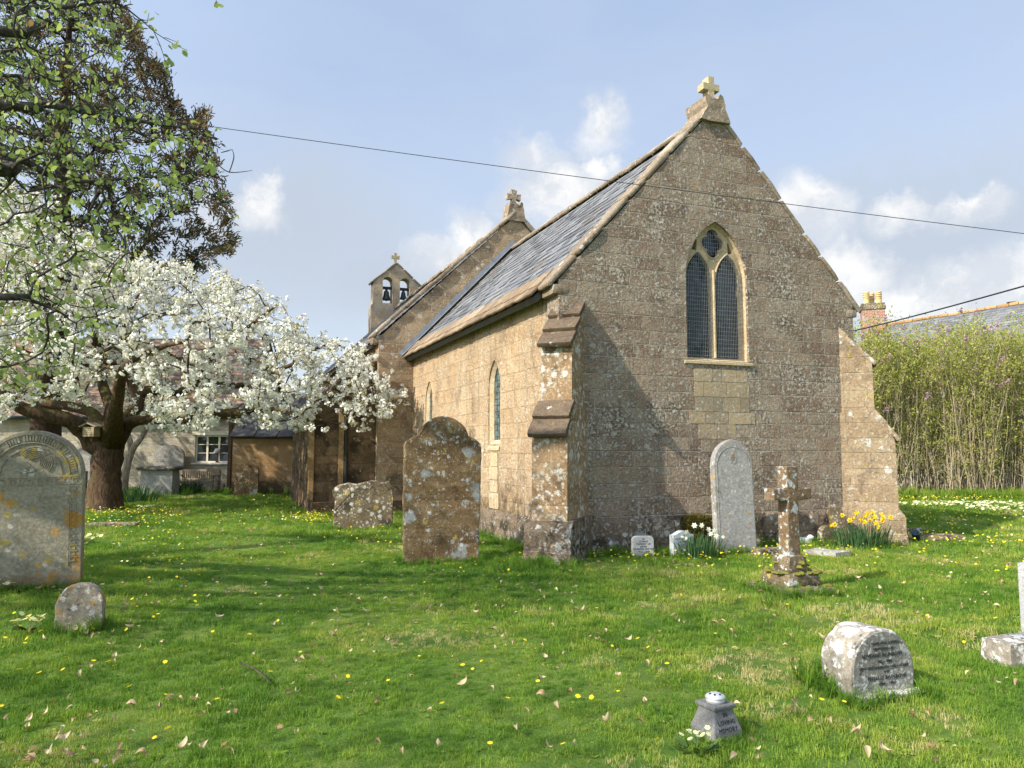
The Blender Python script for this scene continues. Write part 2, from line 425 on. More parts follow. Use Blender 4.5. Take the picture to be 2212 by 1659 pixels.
M['nave'] = stone_mat('patchy nave stone', [(0.20, 0.125, 0.07), (0.29, 0.20, 0.115), (0.38, 0.275, 0.16), (0.33, 0.25, 0.165)], (0.46, 0.19), (0.40, 0.34, 0.26), 0.014,
                      speck=((0.50, 0.44, 0.35), 13.0, 0.55, 0.67), lichens=[(WHITE_L, 7.0, 0.3, 0.22), (TAN_L, 12.0, 0.36, 0.4)], stain=((0.085, 0.06, 0.035), 1.1, 0.52, 0.72), bump=0.8, bw=0.32, bd=0.05)
M['bellcote'] = stone_mat('bellcote stone', [(0.28, 0.195, 0.115), (0.37, 0.28, 0.18), (0.44, 0.35, 0.235)], (0.42, 0.3), (0.40, 0.34, 0.25), 0.01,
                          speck=((0.48, 0.43, 0.33), 12.0, 0.54, 0.66), lichens=[(GREY_L, 6.0, 0.36, 0.35)], bump=0.4)
M['vestry'] = stone_mat('dark mossy vestry stone', [(0.075, 0.05, 0.03), (0.14, 0.092, 0.052), (0.22, 0.15, 0.085)], (0.5, 0.22), (0.14, 0.1, 0.07), 0.01,
                        speck=((0.34, 0.28, 0.2), 10.0, 0.6, 0.7), lichens=[(TAN_L, 6.0, 0.32, 0.25)], stain=((0.03, 0.024, 0.016), 1.6, 0.48, 0.64), bump=0.7)
M['shed'] = stone_mat('tan ashlar shed stone', [(0.19, 0.115, 0.05), (0.28, 0.175, 0.08), (0.33, 0.225, 0.12)], (0.85, 0.3), (0.24, 0.18, 0.11), 0.008,
                      speck=((0.36, 0.32, 0.25), 6.0, 0.58, 0.7), stain=((0.20, 0.18, 0.14), 1.0, 0.55, 0.7), bump=0.5, low=((0.05, 0.045, 0.03), 0.7))
M['cottage'] = stone_mat('pale rubble cottage stone', [(0.30, 0.25, 0.17), (0.40, 0.35, 0.26), (0.50, 0.46, 0.37)], (0.34, 0.12), (0.48, 0.44, 0.36), 0.012,
                         speck=((0.5, 0.48, 0.42), 8.0, 0.58, 0.7), stain=((0.33, 0.23, 0.11), 0.5, 0.52, 0.7), bump=0.8)


def slate_mat(name, cols, lichen=None, rough=0.55, moss=None):
    m, g, out = mat_new(name); o = g.coord('Object'); t = g.attr('tone')
    f = g.noise(o, 6.0, 4, 0.6); fine = g.noise(g.vmath('MULTIPLY', o, (1, 1, 1)), 40.0, 4, 0.6)
    k = g.math('ADD', g.math('MULTIPLY', t, 0.7), g.math('MULTIPLY', f, 0.35))
    col = g.ramp(k, [(0.15 + 0.7 * i / (len(cols) - 1), c) for i, c in enumerate(cols)])
    col = g.mix(1.0, col, g.ramp(fine, [(0.3, (0.8, 0.8, 0.8)), (0.7, (1.18, 1.18, 1.18))]), 'MULTIPLY')
    if lichen:
        for (lc, sc, lo, hi) in lichen:
            lf = g.step(g.noise(o, sc, 6, 0.7, 0.4), lo, hi); col = g.mix(g.math('MULTIPLY', lf, 0.75), col, lc)
    principled(g, out, col, rough, g.bump(g.math('ADD', f, g.math('MULTIPLY', fine, 0.5)), 0.35, 0.012), 0.4)
    return m


M['slate'] = slate_mat('grey roof slate', [(0.075, 0.076, 0.08), (0.135, 0.136, 0.14), (0.21, 0.208, 0.205)], [((0.17, 0.13, 0.085), 0.8, 0.54, 0.68), ((0.33, 0.33, 0.22), 9.0, 0.62, 0.68)], 0.62)
M['stone_tile'] = slate_mat('brown stone roof tile', [(0.13, 0.085, 0.05), (0.21, 0.145, 0.085), (0.30, 0.22, 0.135)], [((0.40, 0.34, 0.24), 10.0, 0.56, 0.66)], 0.9)
M['dark_tile'] = slate_mat('dark stone roof slab', [(0.035, 0.032, 0.032), (0.06, 0.055, 0.052), (0.095, 0.085, 0.075)], [((0.24, 0.22, 0.2), 7.0, 0.62, 0.72), ((0.06, 0.06, 0.03), 3.0, 0.55, 0.7)], 0.85)
M['clay_tile'] = slate_mat('weathered clay roof tile', [(0.17, 0.105, 0.07), (0.24, 0.155, 0.105), (0.30, 0.215, 0.155)], [((0.12, 0.10, 0.07), 2.0, 0.55, 0.7)], 0.9)
M['house_slate'] = slate_mat('house roof slate', [(0.11, 0.11, 0.12), (0.155, 0.155, 0.165), (0.21, 0.205, 0.21)], [((0.30, 0.27, 0.2), 4.0, 0.62, 0.74)], 0.6)
M['ridge_tile'] = slate_mat('orange lichened ridge tile', [(0.30, 0.16, 0.06), (0.42, 0.23, 0.08), (0.46, 0.30, 0.14)], None, 0.9)


def plain(name, col, rough=0.8, var=0.15, scale=12.0, metal=0.0, spec=0.3, bump=0.2, bd=0.01):
    m, g, out = mat_new(name); o = g.coord('Object'); f = g.noise(o, scale, 5, 0.62)
    a = tuple(c * (1 - var) for c in col); b = tuple(min(1, c * (1 + var)) for c in col)
    c = g.ramp(f, [(0.28, a), (0.72, b)])
    principled(g, out, c, rough, g.bump(f, bump, bd) if bump else None, spec, metal); return m


M['lead'] = plain('grey lead flashing', (0.155, 0.17, 0.19), 0.5, 0.25, 5.0, 0.0, 0.5)
M['leading'] = plain('dark window leading', (0.055, 0.06, 0.062), 0.6, 0.2)
M['guard'] = plain('galvanised guard wire', (0.24, 0.255, 0.265), 0.45, 0.2, 9.0, 0.5, 0.5)
M['bronze'] = plain('green black bell bronze', (0.045, 0.055, 0.05), 0.5, 0.35, 9.0, 0.6, 0.5)
M['black_iron'] = plain('black iron', (0.018, 0.018, 0.018), 0.55, 0.3)
M['old_wood'] = plain('silvered wood', (0.23, 0.19, 0.13), 0.85, 0.3, 7.0)
M['dark_wood'] = plain('dark brown timber', (0.10, 0.062, 0.035), 0.85, 0.3, 7.0)
M['pale_wood'] = plain('pale timber', (0.32, 0.25, 0.15), 0.8, 0.25, 9.0)
M['cream'] = plain('cream painted wood', (0.66, 0.60, 0.44), 0.6, 0.06, 6.0)
M['white_paint'] = plain('white painted metal', (0.72, 0.72, 0.70), 0.5, 0.06, 8.0)
M['shade_cloth'] = plain('white lampshade cloth', (0.62, 0.62, 0.60), 0.8, 0.05)
M['cable'] = plain('black cable', (0.02, 0.022, 0.03), 0.6, 0.1, bump=0)
M['rust_rope'] = plain('pale bell rope', (0.4, 0.3, 0.22), 0.8, 0.1)
M['letter'] = plain('black letter enamel', (0.02, 0.02, 0.024), 0.6, 0.2, bump=0)
M['letter_grey'] = plain('faded grey letter', (0.12, 0.14, 0.15), 0.7, 0.2, bump=0)
M['zinc'] = plain('grey perforated metal', (0.52, 0.52, 0.51), 0.42, 0.15, 14.0, 0.35, 0.5, 0.1)
M['hole'] = plain('black hole', (0.01, 0.01, 0.01), 0.9, 0.1, bump=0)
M['pot_blue'] = plain('dull blue green plastic', (0.035, 0.075, 0.085), 0.5, 0.15)
M['pot_buff'] = plain('buff clay chimney pot', (0.56, 0.42, 0.20), 0.8, 0.15, 6.0)
M['white_stone'] = plain('white painted stone', (0.68, 0.66, 0.62), 0.8, 0.12)


def brick_mat():
    m, g, out = mat_new('red chimney brick'); uv = g.coord('UV'); o = g.coord('Object')
    b = g.node('ShaderNodeTexBrick'); g.put(b.inputs['Vector'], uv); b.offset = 0.5
    g.put(b.inputs['Color1'], (0.36, 0.12, 0.06)); g.put(b.inputs['Color2'], (0.24, 0.10, 0.065)); g.put(b.inputs['Mortar'], (0.38, 0.36, 0.32))
    b.inputs['Scale'].default_value = 1.0; b.inputs['Brick Width'].default_value = 0.23; b.inputs['Row Height'].default_value = 0.078; b.inputs['Mortar Size'].default_value = 0.009
    lf = g.step(g.noise(o, 3.0, 5, 0.65), 0.52, 0.66)
    col = g.mix(g.math('MULTIPLY', lf, 0.7), b.outputs['Color'], (0.40, 0.39, 0.36))
    principled(g, out, col, 0.9, g.bump(g.math('SUBTRACT', g.noise(o, 20, 4), b.outputs['Fac']), 0.4, 0.01)); return m


M['brick'] = brick_mat()


def glass_mat(name, base, tint, scale):
    """old leaded glass: each quarry leans a little, so each reflects another piece of sky"""
    m, g, out = mat_new(name); uv = g.coord('UV'); o = g.coord('Object')
    d, c = g.voro(uv, scale, 0.6)
    col = g.mix(g.sep(c)[0], base, tint)
    tilt = g.vmath('SCALE', g.vmath('SUBTRACT', c, (0.5, 0.5, 0.5)), 0.34)
    nrm = g.vmath('NORMALIZE', g.vmath('ADD', g.node('ShaderNodeNewGeometry').outputs['Normal'], tilt))
    principled(g, out, col, 0.12, nrm, 0.5); return m


M['stained'] = glass_mat('dark leaded glass', (0.008, 0.010, 0.014), (0.022, 0.028, 0.032), 9.0)
M['lancet_glass'] = glass_mat('blue grey leaded glass', (0.035, 0.06, 0.065), (0.13, 0.18, 0.18), 14.0)
M['window_glass'] = glass_mat('dark window glass', (0.012, 0.014, 0.018), (0.02, 0.024, 0.03), 2.0)


def bark_mat(name, a, b, moss=None, scale=6.0):
    m, g, out = mat_new(name); o = g.coord('Object')
    r = g.noise(g.vmath('MULTIPLY', o, (1, 1, 0.28)), scale * 3, 6, 0.68, 0.4); big = g.noise(o, 1.6, 4, 0.6)
    col = g.ramp(r, [(0.32, a), (0.66, b)])
    col = g.mix(1.0, col, g.ramp(big, [(0.3, (0.75, 0.75, 0.75)), (0.7, (1.25, 1.2, 1.15))]), 'MULTIPLY')
    if moss:
        nz = g.sep(g.node('ShaderNodeNewGeometry').outputs['Normal'])[2]
        mf = g.step(g.math('ADD', g.math('MULTIPLY', nz, 0.3), g.noise(o, 3.5, 5, 0.65)), 0.55, 0.78)
        col = g.mix(g.math('MULTIPLY', mf, 0.8), col, moss)
    principled(g, out, col, 0.95, g.bump(r, 0.9, 0.05), 0.1); return m


M['cherry_bark'] = bark_mat('cherry bark', (0.035, 0.022, 0.014), (0.13, 0.085, 0.055), (0.085, 0.08, 0.022))
M['beech_bark'] = bark_mat('beech bark', (0.035, 0.03, 0.026), (0.11, 0.10, 0.085), None)
M['yew_bark'] = bark_mat('yew bark', (0.03, 0.02, 0.015), (0.08, 0.05, 0.035), None)
M['pale_bark'] = bark_mat('pale peeling bark', (0.16, 0.11, 0.075), (0.52, 0.44, 0.35), None)
M['cane'] = bark_mat('pale lilac stem', (0.27, 0.215, 0.13), (0.52, 0.44, 0.30), None, 3.0)
M['twig'] = bark_mat('bare twig', (0.06, 0.045, 0.035), (0.14, 0.11, 0.09), None)


def leaf_mat(name, stops, trans=0.35, attr='tone', typ='GEOMETRY', rough=0.55, spec=0.3, tmul=1.5):
    m, g, out = mat_new(name)
    t = g.attr(attr, typ)
    col = g.ramp(t, stops)
    b = g.node('ShaderNodeBsdfPrincipled'); g.put(b.inputs['Base Color'], col); b.inputs['Roughness'].default_value = rough; b.inputs['Specular IOR Level'].default_value = spec
    tr = g.node('ShaderNodeBsdfTranslucent'); g.put(tr.inputs[0], g.mix(1.0, col, (tmul, tmul, tmul * 0.7), 'MULTIPLY'))
    ms = g.node('ShaderNodeMixShader'); ms.inputs[0].default_value = trans
    g.l.new(b.outputs[0], ms.inputs[1]); g.l.new(tr.outputs[0], ms.inputs[2]); g.l.new(ms.outputs[0], out.inputs[0])
    return m


M['grass'] = leaf_mat('lawn grass blade', [(0.0, (0.045, 0.115, 0.012)), (0.3, (0.10, 0.20, 0.020)), (0.58, (0.19, 0.285, 0.032)), (0.82, (0.29, 0.335, 0.055)), (1.0, (0.48, 0.41, 0.19))], 0.35, 'tone', 'INSTANCER', 0.6, 0.25)
M['blossom'] = leaf_mat('white cherry petal', [(0.0, (0.62, 0.58, 0.52)), (0.5, (0.80, 0.79, 0.76)), (1.0, (0.86, 0.86, 0.85))], 0.35, rough=0.7, spec=0.1, tmul=1.0)
M['cherry_leaf'] = leaf_mat('young bronze cherry leaf', [(0.0, (0.16, 0.17, 0.035)), (0.6, (0.24, 0.23, 0.05)), (1.0, (0.30, 0.17, 0.06))], 0.4)
M['beech_leaf'] = leaf_mat('fresh beech leaf', [(0.0, (0.14, 0.19, 0.05)), (0.5, (0.23, 0.30, 0.085)), (0.88, (0.33, 0.38, 0.13)), (1.0, (0.36, 0.22, 0.11))], 0.45)
M['yew_leaf'] = leaf_mat('dark yew spray', [(0.0, (0.016, 0.030, 0.018)), (0.42, (0.036, 0.055, 0.026)), (0.62, (0.11, 0.085, 0.034)), (1.0, (0.27, 0.14, 0.062))], 0.25)
M['lilac_leaf'] = leaf_mat('young lilac leaf', [(0.0, (0.20, 0.235, 0.045)), (0.6, (0.33, 0.345, 0.07)), (1.0, (0.45, 0.43, 0.14))], 0.4)
M['lilac_flower'] = leaf_mat('mauve lilac flower', [(0.0, (0.36, 0.19, 0.27)), (1.0, (0.55, 0.38, 0.46))], 0.3)
M['daff_leaf'] = leaf_mat('narrow bulb leaf', [(0.0, (0.03, 0.075, 0.03)), (1.0, (0.085, 0.17, 0.055))], 0.25)
M['daffodil'] = leaf_mat('yellow daffodil petal', [(0.0, (0.80, 0.52, 0.01)), (0.3, (0.84, 0.66, 0.02)), (1.0, (0.86, 0.72, 0.05))], 0.35)
M['narcissus'] = leaf_mat('white narcissus petal', [(0.0, (0.80, 0.78, 0.62)), (1.0, (0.84, 0.83, 0.76))], 0.3)
M['primrose'] = leaf_mat('pale primrose petal', [(0.0, (0.74, 0.69, 0.36)), (1.0, (0.82, 0.78, 0.50))], 0.3)
M['celandine'] = leaf_mat('yellow celandine petal', [(0.0, (0.75, 0.56, 0.01)), (0.8, (0.85, 0.68, 0.03)), (1.0, (0.8, 0.78, 0.55))], 0.25)
M['broad_leaf'] = leaf_mat('crinkled green leaf', [(0.0, (0.06, 0.12, 0.025)), (1.0, (0.12, 0.20, 0.045))], 0.25)
M['dead_leaf'] = leaf_mat('dry brown leaf', [(0.0, (0.17, 0.095, 0.045)), (0.5, (0.36, 0.245, 0.13)), (1.0, (0.58, 0.46, 0.29))], 0.2)
M['moss'] = leaf_mat('brown green moss', [(0.0, (0.045, 0.04, 0.010)), (1.0, (0.13, 0.11, 0.022))], 0.1)
M['moss_skin'] = plain('yellow green moss cushion', (0.14, 0.135, 0.022), 0.95, 0.5, 14.0, bump=0.9, bd=0.03)
M['pink_flower'] = leaf_mat('pale pink flower', [(0.0, (0.62, 0.45, 0.42)), (0.5, (0.70, 0.60, 0.40)), (1.0, (0.75, 0.70, 0.66))], 0.3)


def ground_mat():
    m, g, out = mat_new('turf soil and moss'); o = g.coord('Object')
    a = g.noise(o, 0.55, 5, 0.62, 0.5); b = g.noise(o, 9.0, 6, 0.7); c = g.noise(o, 55.0, 4, 0.7)
    k = g.math('ADD', g.math('MULTIPLY', a, 0.45), g.math('ADD', g.math('MULTIPLY', b, 0.35), g.math('MULTIPLY', c, 0.3)))
    col = g.ramp(k, [(0.36, (0.04, 0.075, 0.013)), (0.52, (0.08, 0.15, 0.02)), (0.66, (0.165, 0.205, 0.04)), (0.8, (0.30, 0.26, 0.11))])
    principled(g, out, col, 0.95, g.bump(g.math('ADD', b, c), 0.8, 0.03), 0.1); return m


M['ground'] = ground_mat()


# ------------------------------------------------------------------ tagging
def thing(name, label, cat, loc=(0, 0, 0), rotz=0.0, group=None):
    o = bpy.data.objects.new(name, None); COL.objects.link(o); o.empty_display_size = 0.2
    o.location = loc; o.rotation_euler = (0, 0, rotz)
    return tag(o, label, cat, group)


def tag(o, label, cat, group=None, kind=None):
    o['label'] = label; o['category'] = cat
    if group: o['group'] = group
    if kind: o['kind'] = kind
    return o


def structure(o, kind='structure', label=None):
    o['kind'] = kind
    if label: o['label'] = label
    return o


# ------------------------------------------------------------------ ground
def gh(x, y):
    d = math.hypot(x, y)
    return 0.035 * noise.noise(Vector((x * 0.45, y * 0.45, 0.3))) + 0.018 * noise.noise(Vector((x * 1.6, y * 1.6, 5.3))) if d < 60 else 0.0


def build_ground():
    xs = sorted(set([-300, -150, -80, -50, -36] + [-30 + 0.5 * i for i in range(121)] + [36, 50, 80, 150, 300]))
    ys = sorted(set([-60, -30, -15, -8, -4] + [-2 + 0.5 * i for i in range(77)] + [42, 50, 70, 110, 200, 600]))
    mb = MB(); nx = len(xs)
    vs = [(x, y, gh(x, y)) for y in ys for x in xs]
    fs = [(j * nx + i, j * nx + i + 1, (j + 1) * nx + i + 1, (j + 1) * nx + i) for j in range(len(ys) - 1) for i in range(nx - 1)]
    mb.add(vs, fs, 0.5)
    structure(mb.build('ground', M['ground'], None, True, False), 'structure', 'grass covered churchyard ground')


build_ground()

# ------------------------------------------------------------------ the church
TH = R(21.2); OX, OY = 0.699, 11.266
CW, CL = 5.7, 9.0


def lw(x, y, z=0.0):
    return Vector((OX + math.cos(TH) * x - math.sin(TH) * y, OY + math.sin(TH) * x + math.cos(TH) * y, z))


church = thing('church', 'old brown stone church with slate roofs, gabled east end and twin bellcote', 'church', (OX, OY, 0), TH)


def arch(xc, a, zs, zt, z0, n=10):
    """pointed arch outline, counter-clockwise from lower left"""
    h = zt - zs; Rr = (a * a + h * h) / (2 * a); pts = [(xc - a, z0), (xc + a, z0), (xc + a, zs)]
    a0 = math.atan2(h, Rr - a)
    right = [(xc + a - Rr + Rr * math.cos(a0 * i / n), zs + Rr * math.sin(a0 * i / n)) for i in range(1, n + 1)]
    left = [(2 * xc - p[0], p[1]) for p in reversed(right[:-1])]
    return pts + right + left + [(xc - a, zs)]


def round_arch(xc, a, zs, z0, n=12):
    return [(xc - a, z0), (xc + a, z0)] + [(xc + a * math.cos(math.pi * i / n), zs + a * math.sin(math.pi * i / n)) for i in range(n + 1)]


XZ = lambda y0: (lambda p, q, d: (p, y0 + d, q))
FX = lambda p, q, d: (p, d, q)      # gable planes: (x, z) at depth y
FY = lambda p, q, d: (d, p, q)      # side planes: (y, z) at depth x


def stone_row(mb, p0, p1, wv, hv, seg=0.7, rough=0.018, jit=0.02, rnd=0.1):
    p0, p1, wv, hv = Vector(p0), Vector(p1), Vector(wv), Vector(hv)
    L = (p1 - p0).length; d = (p1 - p0) / L; t = 0
    while t < L - 0.05:
        s = min(seg * random.uniform(0.75, 1.25), L - t)
        if L - t - s < seg * 0.4: s = L - t
        c = p0 + d * (t + s / 2) + hv.normalized() * random.uniform(-jit, jit)
        mb.block(c, d * (s / 2 - 0.004), wv * random.uniform(0.94, 1.06), hv * random.uniform(0.85, 1.12), rough, rnd); t += s
    return mb


def build_chancel():
    W, zk, za = CW, 4.10, 7.22; c = W / 2
    # east gable wall with its window opening
    op = arch(2.845, 0.60, 4.36, 5.30, 2.99)
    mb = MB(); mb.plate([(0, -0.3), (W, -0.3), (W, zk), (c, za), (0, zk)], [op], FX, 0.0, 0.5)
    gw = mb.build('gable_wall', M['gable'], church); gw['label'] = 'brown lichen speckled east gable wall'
    # plinth with sloped top, set 9 cm proud
    mb = MB(); prof = [(-0.09, -0.3), (-0.09, 0.42), (-0.075, 0.47), (0.02, 0.56), (0.02, -0.3)]
    mb.add([(0.1, y, z) for y, z in prof] + [(W - 0.1, y, z) for y, z in prof], [(0, 1, 2, 3, 4), (9, 8, 7, 6, 5)] + [(i, (i + 1) % 5, (i + 1) % 5 + 5, i + 5) for i in range(5)])
    prof = [(-0.09, -0.3), (-0.09, 0.36), (-0.07, 0.40), (0.02, 0.49), (0.02, -0.3)]
    mb.add([(x, 0.1, z) for x, z in prof] + [(x, CL, z) for x, z in prof], [(4, 3, 2, 1, 0), (5, 6, 7, 8, 9)] + [(i + 5, (i + 1) % 5 + 5, (i + 1) % 5, i) for i in range(5)])
    mb.build('plinth', M['plinth'], church)
    # side walls
    la = [arch(2.84, 0.31, 2.70, 3.20, 1.66), arch(7.42, 0.31, 2.70, 3.20, 1.66)]
    mb = MB(); mb.plate([(0.5, -0.3), (CL, -0.3), (CL, 4.08), (0.5, 4.08)], la, FY, 0.003, 0.55)
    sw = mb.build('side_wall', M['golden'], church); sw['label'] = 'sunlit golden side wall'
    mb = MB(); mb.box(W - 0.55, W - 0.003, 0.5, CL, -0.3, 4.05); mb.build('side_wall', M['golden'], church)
    for k, yc in enumerate((2.84, 7.42)):
        lancet(yc)
    # roof: two slopes carried on a solid wedge, laid with overlapping slates
    for sgn in (-1, 1):
        ex = -0.27 if sgn < 0 else W + 0.27; ez = 3.93
        up = Vector((c - ex, 0, 7.13 - ez)); L = up.length; up.normalize(); nrm = Vector((-up.z if sgn < 0 else up.z, 0, abs(up.x)))
        rb = MB(); p0 = Vector((ex, 0, ez))
        a = p0 - nrm * 0.05; b = a + up * (L - 0.03)
        q = [a, b, b - nrm * 0.1, a - nrm * 0.1]
        rb.add([(v.x, 0.42, v.z) for v in q] + [(v.x, CL - 0.01, v.z) for v in q], [(0, 1, 2, 3), (7, 6, 5, 4)] + [(i, i + 4, (i + 1) % 4 + 4, (i + 1) % 4) for i in range(4)])
        ro = rb.build('roof', M['dark_tile'], church)
        sm = MB(); rows = int((L - 0.45) / 0.225)
        for r in range(rows):
            s0 = 0.40 + r * 0.225; w = 0.30; off = (r % 2) * w / 2
            y = 0.40 - off
            while y < CL - 0.05:
                y0, y1 = max(y, 0.40) + 0.003, min(y + w, CL - 0.02) - 0.003
                if y1 - y0 > 0.04:
                    j = random.uniform(-0.006, 0.006); lift = random.uniform(0.0, 0.014)
                    lo = p0 + up * (s0 + j) + nrm * (0.016 + lift); hi = p0 + up * min(s0 + 0.30, L) + nrm * 0.002; th = nrm * 0.008
                    sm.add([(lo.x, y0, lo.z), (lo.x, y1, lo.z + random.uniform(-.003, .003)), (hi.x, y1, hi.z), (hi.x, y0, hi.z),
                            (lo.x - th.x, y0, lo.z - th.z - .006), (lo.x - th.x, y1, lo.z - th.z - .006)], [(0, 1, 2, 3) if sgn > 0 else (3, 2, 1, 0), (0, 4, 5, 1)])
                y += w
        sm.build('slates', M['slate'], ro)
        em = MB()
        for r, (s0, t) in enumerate(((-0.02, 0.045), (0.17, 0.04))):          # two courses of thick stone tiles along the eaves
            y = 0.36
            while y < CL - 0.05:
                w = random.uniform(0.28, 0.5); y1 = min(y + w, CL - 0.02)
                cc = p0 + up * (s0 + 0.17 + random.uniform(-.012, .012)) + nrm * (0.012 + 0.02 * r)
                em.block((cc.x, (y + y1) / 2, cc.z), up * 0.19, (0, (y1 - y) / 2 - 0.004, 0), nrm * t * 0.5, 0.012, 0.06); y = y1
        em.build('eaves_tiles', M['stone_tile'], ro)
    # ridge stones
    mb = MB(); y = 0.5
    while y < CL - 0.05:
        s = min(random.uniform(0.4, 0.55), CL - y)
        for sg in (-1, 1):
            mb.block((c + sg * 0.09, y + s / 2, 7.13 + random.uniform(-.01, .012)), (0.115, 0, -0.10 * sg * sg * 1.0) if sg > 0 else (0.115, 0, 0.10), (0, s / 2 - 0.004, 0), (0.018 * sg, 0, 0.022), 0.012, 0.06)
        y += s
    mb.build('ridge_stones', M['coping'], church)
    # gable coping
    mb = MB()
    for sg in (-1, 1):
        e = Vector((-0.17 if sg < 0 else W + 0.17, 0.205, 3.975)); ap = Vector((c, 0.205, 7.28))
        d = (ap - e).normalized(); nn = Vector((-d.z, 0, d.x)) if sg < 0 else Vector((d.z, 0, -d.x))
        stone_row(mb, e + nn * 0.012, ap + nn * 0.012, Vector((0, 0.232, 0)), nn * 0.040, 0.62, 0.016, 0.007)
        # kneeler under the foot of the coping
        k = e + d * 0.14 - nn * 0.05
        mb.block((0.03 if sg < 0 else W - 0.03, 0.2, 3.95), (0.13, 0, 0), (0, 0.22, 0), (0, 0, 0.07), 0.015, 0.1)
    mb.build('gable_coping', M['coping'], church)
    # saddle stone and cross on the apex
    mb = MB(); sd = [(-0.30, 6.98), (0.30, 6.98), (0.20, 7.22), (0.20, 7.33), (0.16, 7.44), (0.10, 7.46), (0.05, 7.37), (-0.06, 7.36), (-0.12, 7.44), (-0.19, 7.40), (-0.19, 7.30), (-0.16, 7.22)]
    mb.prism([(c + x, z) for x, z in sd], FX, -0.07, 0.50)
    st = mb.build('saddle_stone', M['coping'], church); rough_mesh(st.data, 3, 0.02, 6.0)
    mb = MB(); cross_bars(mb, c, 0.12, 7.28, 7.80, 0.32, 0.11, 0.085, 7.62)
    mb.build('gable_cross', M['finial'], church)


def cross_bars(mb, xc, yc, z0, z1, span, bar, dep, zarm, fl=0.0):
    b = bar / 2; s = span / 2
    pts = [(xc - b, z0), (xc + b, z0), (xc + b, zarm - b), (xc + s, zarm - b - fl), (xc + s, zarm + b + fl), (xc + b, zarm + b), (xc + b + fl, z1), (xc - b - fl, z1), (xc - b, zarm + b), (xc - s, zarm + b + fl), (xc - s, zarm - b - fl), (xc - b, zarm - b)]
    mb.prism(pts, FX, yc - dep, yc + dep)


def rough_mesh(me, cuts, amp, freq):
    bm = bmesh.new(); bm.from_mesh(me)
    bmesh.ops.triangulate(bm, faces=bm.faces[:])
    if cuts: bmesh.ops.subdivide_edges(bm, edges=bm.edges[:], cuts=cuts, use_grid_fill=True)
    for v in bm.verts: v.co += noise.noise_vector(v.co * freq) * amp
    bm.to_mesh(me); bm.free(); me.update()


def lancet(yc):
    win = arch(yc, 0.305, 2.70, 3.19, 1.665)
    # surround: splayed dressed stone frame set in the opening
    outer = arch(yc, 0.325, 2.70, 3.215, 1.655); inner = arch(yc, 0.235, 2.71, 3.11, 1.72)
    mb = MB(); n = len(outer)
    vs = [(0.012, p[0], p[1]) for p in outer] + [(0.085, p[0], p[1]) for p in inner] + [(0.26, p[0], p[1]) for p in inner]
    fs = [(i, (i + 1) % n, (i + 1) % n + n, i + n) for i in range(n)] + [(i + n, (i + 1) % n + n, (i + 1) % n + 2 * n, i + 2 * n) for i in range(n)]
    mb.add(vs, fs); w = mb.build('lancet_window', M['dressed'], church)
    gm = MB(); gm.add([(0.105, p[0], p[1]) for p in inner], [tuple(range(n))]); gm.build('glass', M['lancet_glass'], w)
    lm = MB()
    z = 1.8
    while z < 3.0:
        lm.tube([(0.10, yc - 0.22, z), (0.10, yc + 0.22, z)], 0.006, 5); z += 0.115
    for k in range(-1, 2): lm.tube([(0.102, yc + k * 0.11, 1.74), (0.102, yc + k * 0.11, 2.95)], 0.005, 5)
    lm.build('leading', M['leading'], w)
    sm = MB(); sm.add([(-0.02, yc - 0.31, 1.60), (-0.02, yc + 0.31, 1.60), (0.10, yc + 0.24, 1.735), (0.10, yc - 0.24, 1.735), (-0.02, yc - 0.31, 1.55), (-0.02, yc + 0.31, 1.55), (0.02, yc + 0.31, 1.5), (0.02, yc - 0.31, 1.5)],
                   [(0, 3, 2, 1), (0, 1, 5, 4), (4, 5, 6, 7), (0, 4, 7, 3), (1, 2, 6, 5)]); sm.build('sill', M['dressed'], w)
    if yc < 4:      # strip of newer pale stone below the sill
        pm = MB(); z = 0.5
        for k in range(4):
            h = random.uniform(0.22, 0.29); pm.block((-0.004, yc + random.uniform(-.03, .03), z + h / 2), (0.012, 0, 0), (0, 0.22 + random.uniform(-.04, .04), 0), (0, 0, h / 2 - 0.004), 0.004, 0.02); z += h
        pm.build('repair_stones', M['dressed'], w)


def arc_pts(c, r, a0, a1, n):
    return [(c[0] + r * math.cos(a0 + (a1 - a0) * i / n), c[1] + r * math.sin(a0 + (a1 - a0) * i / n)) for i in range(n + 1)]


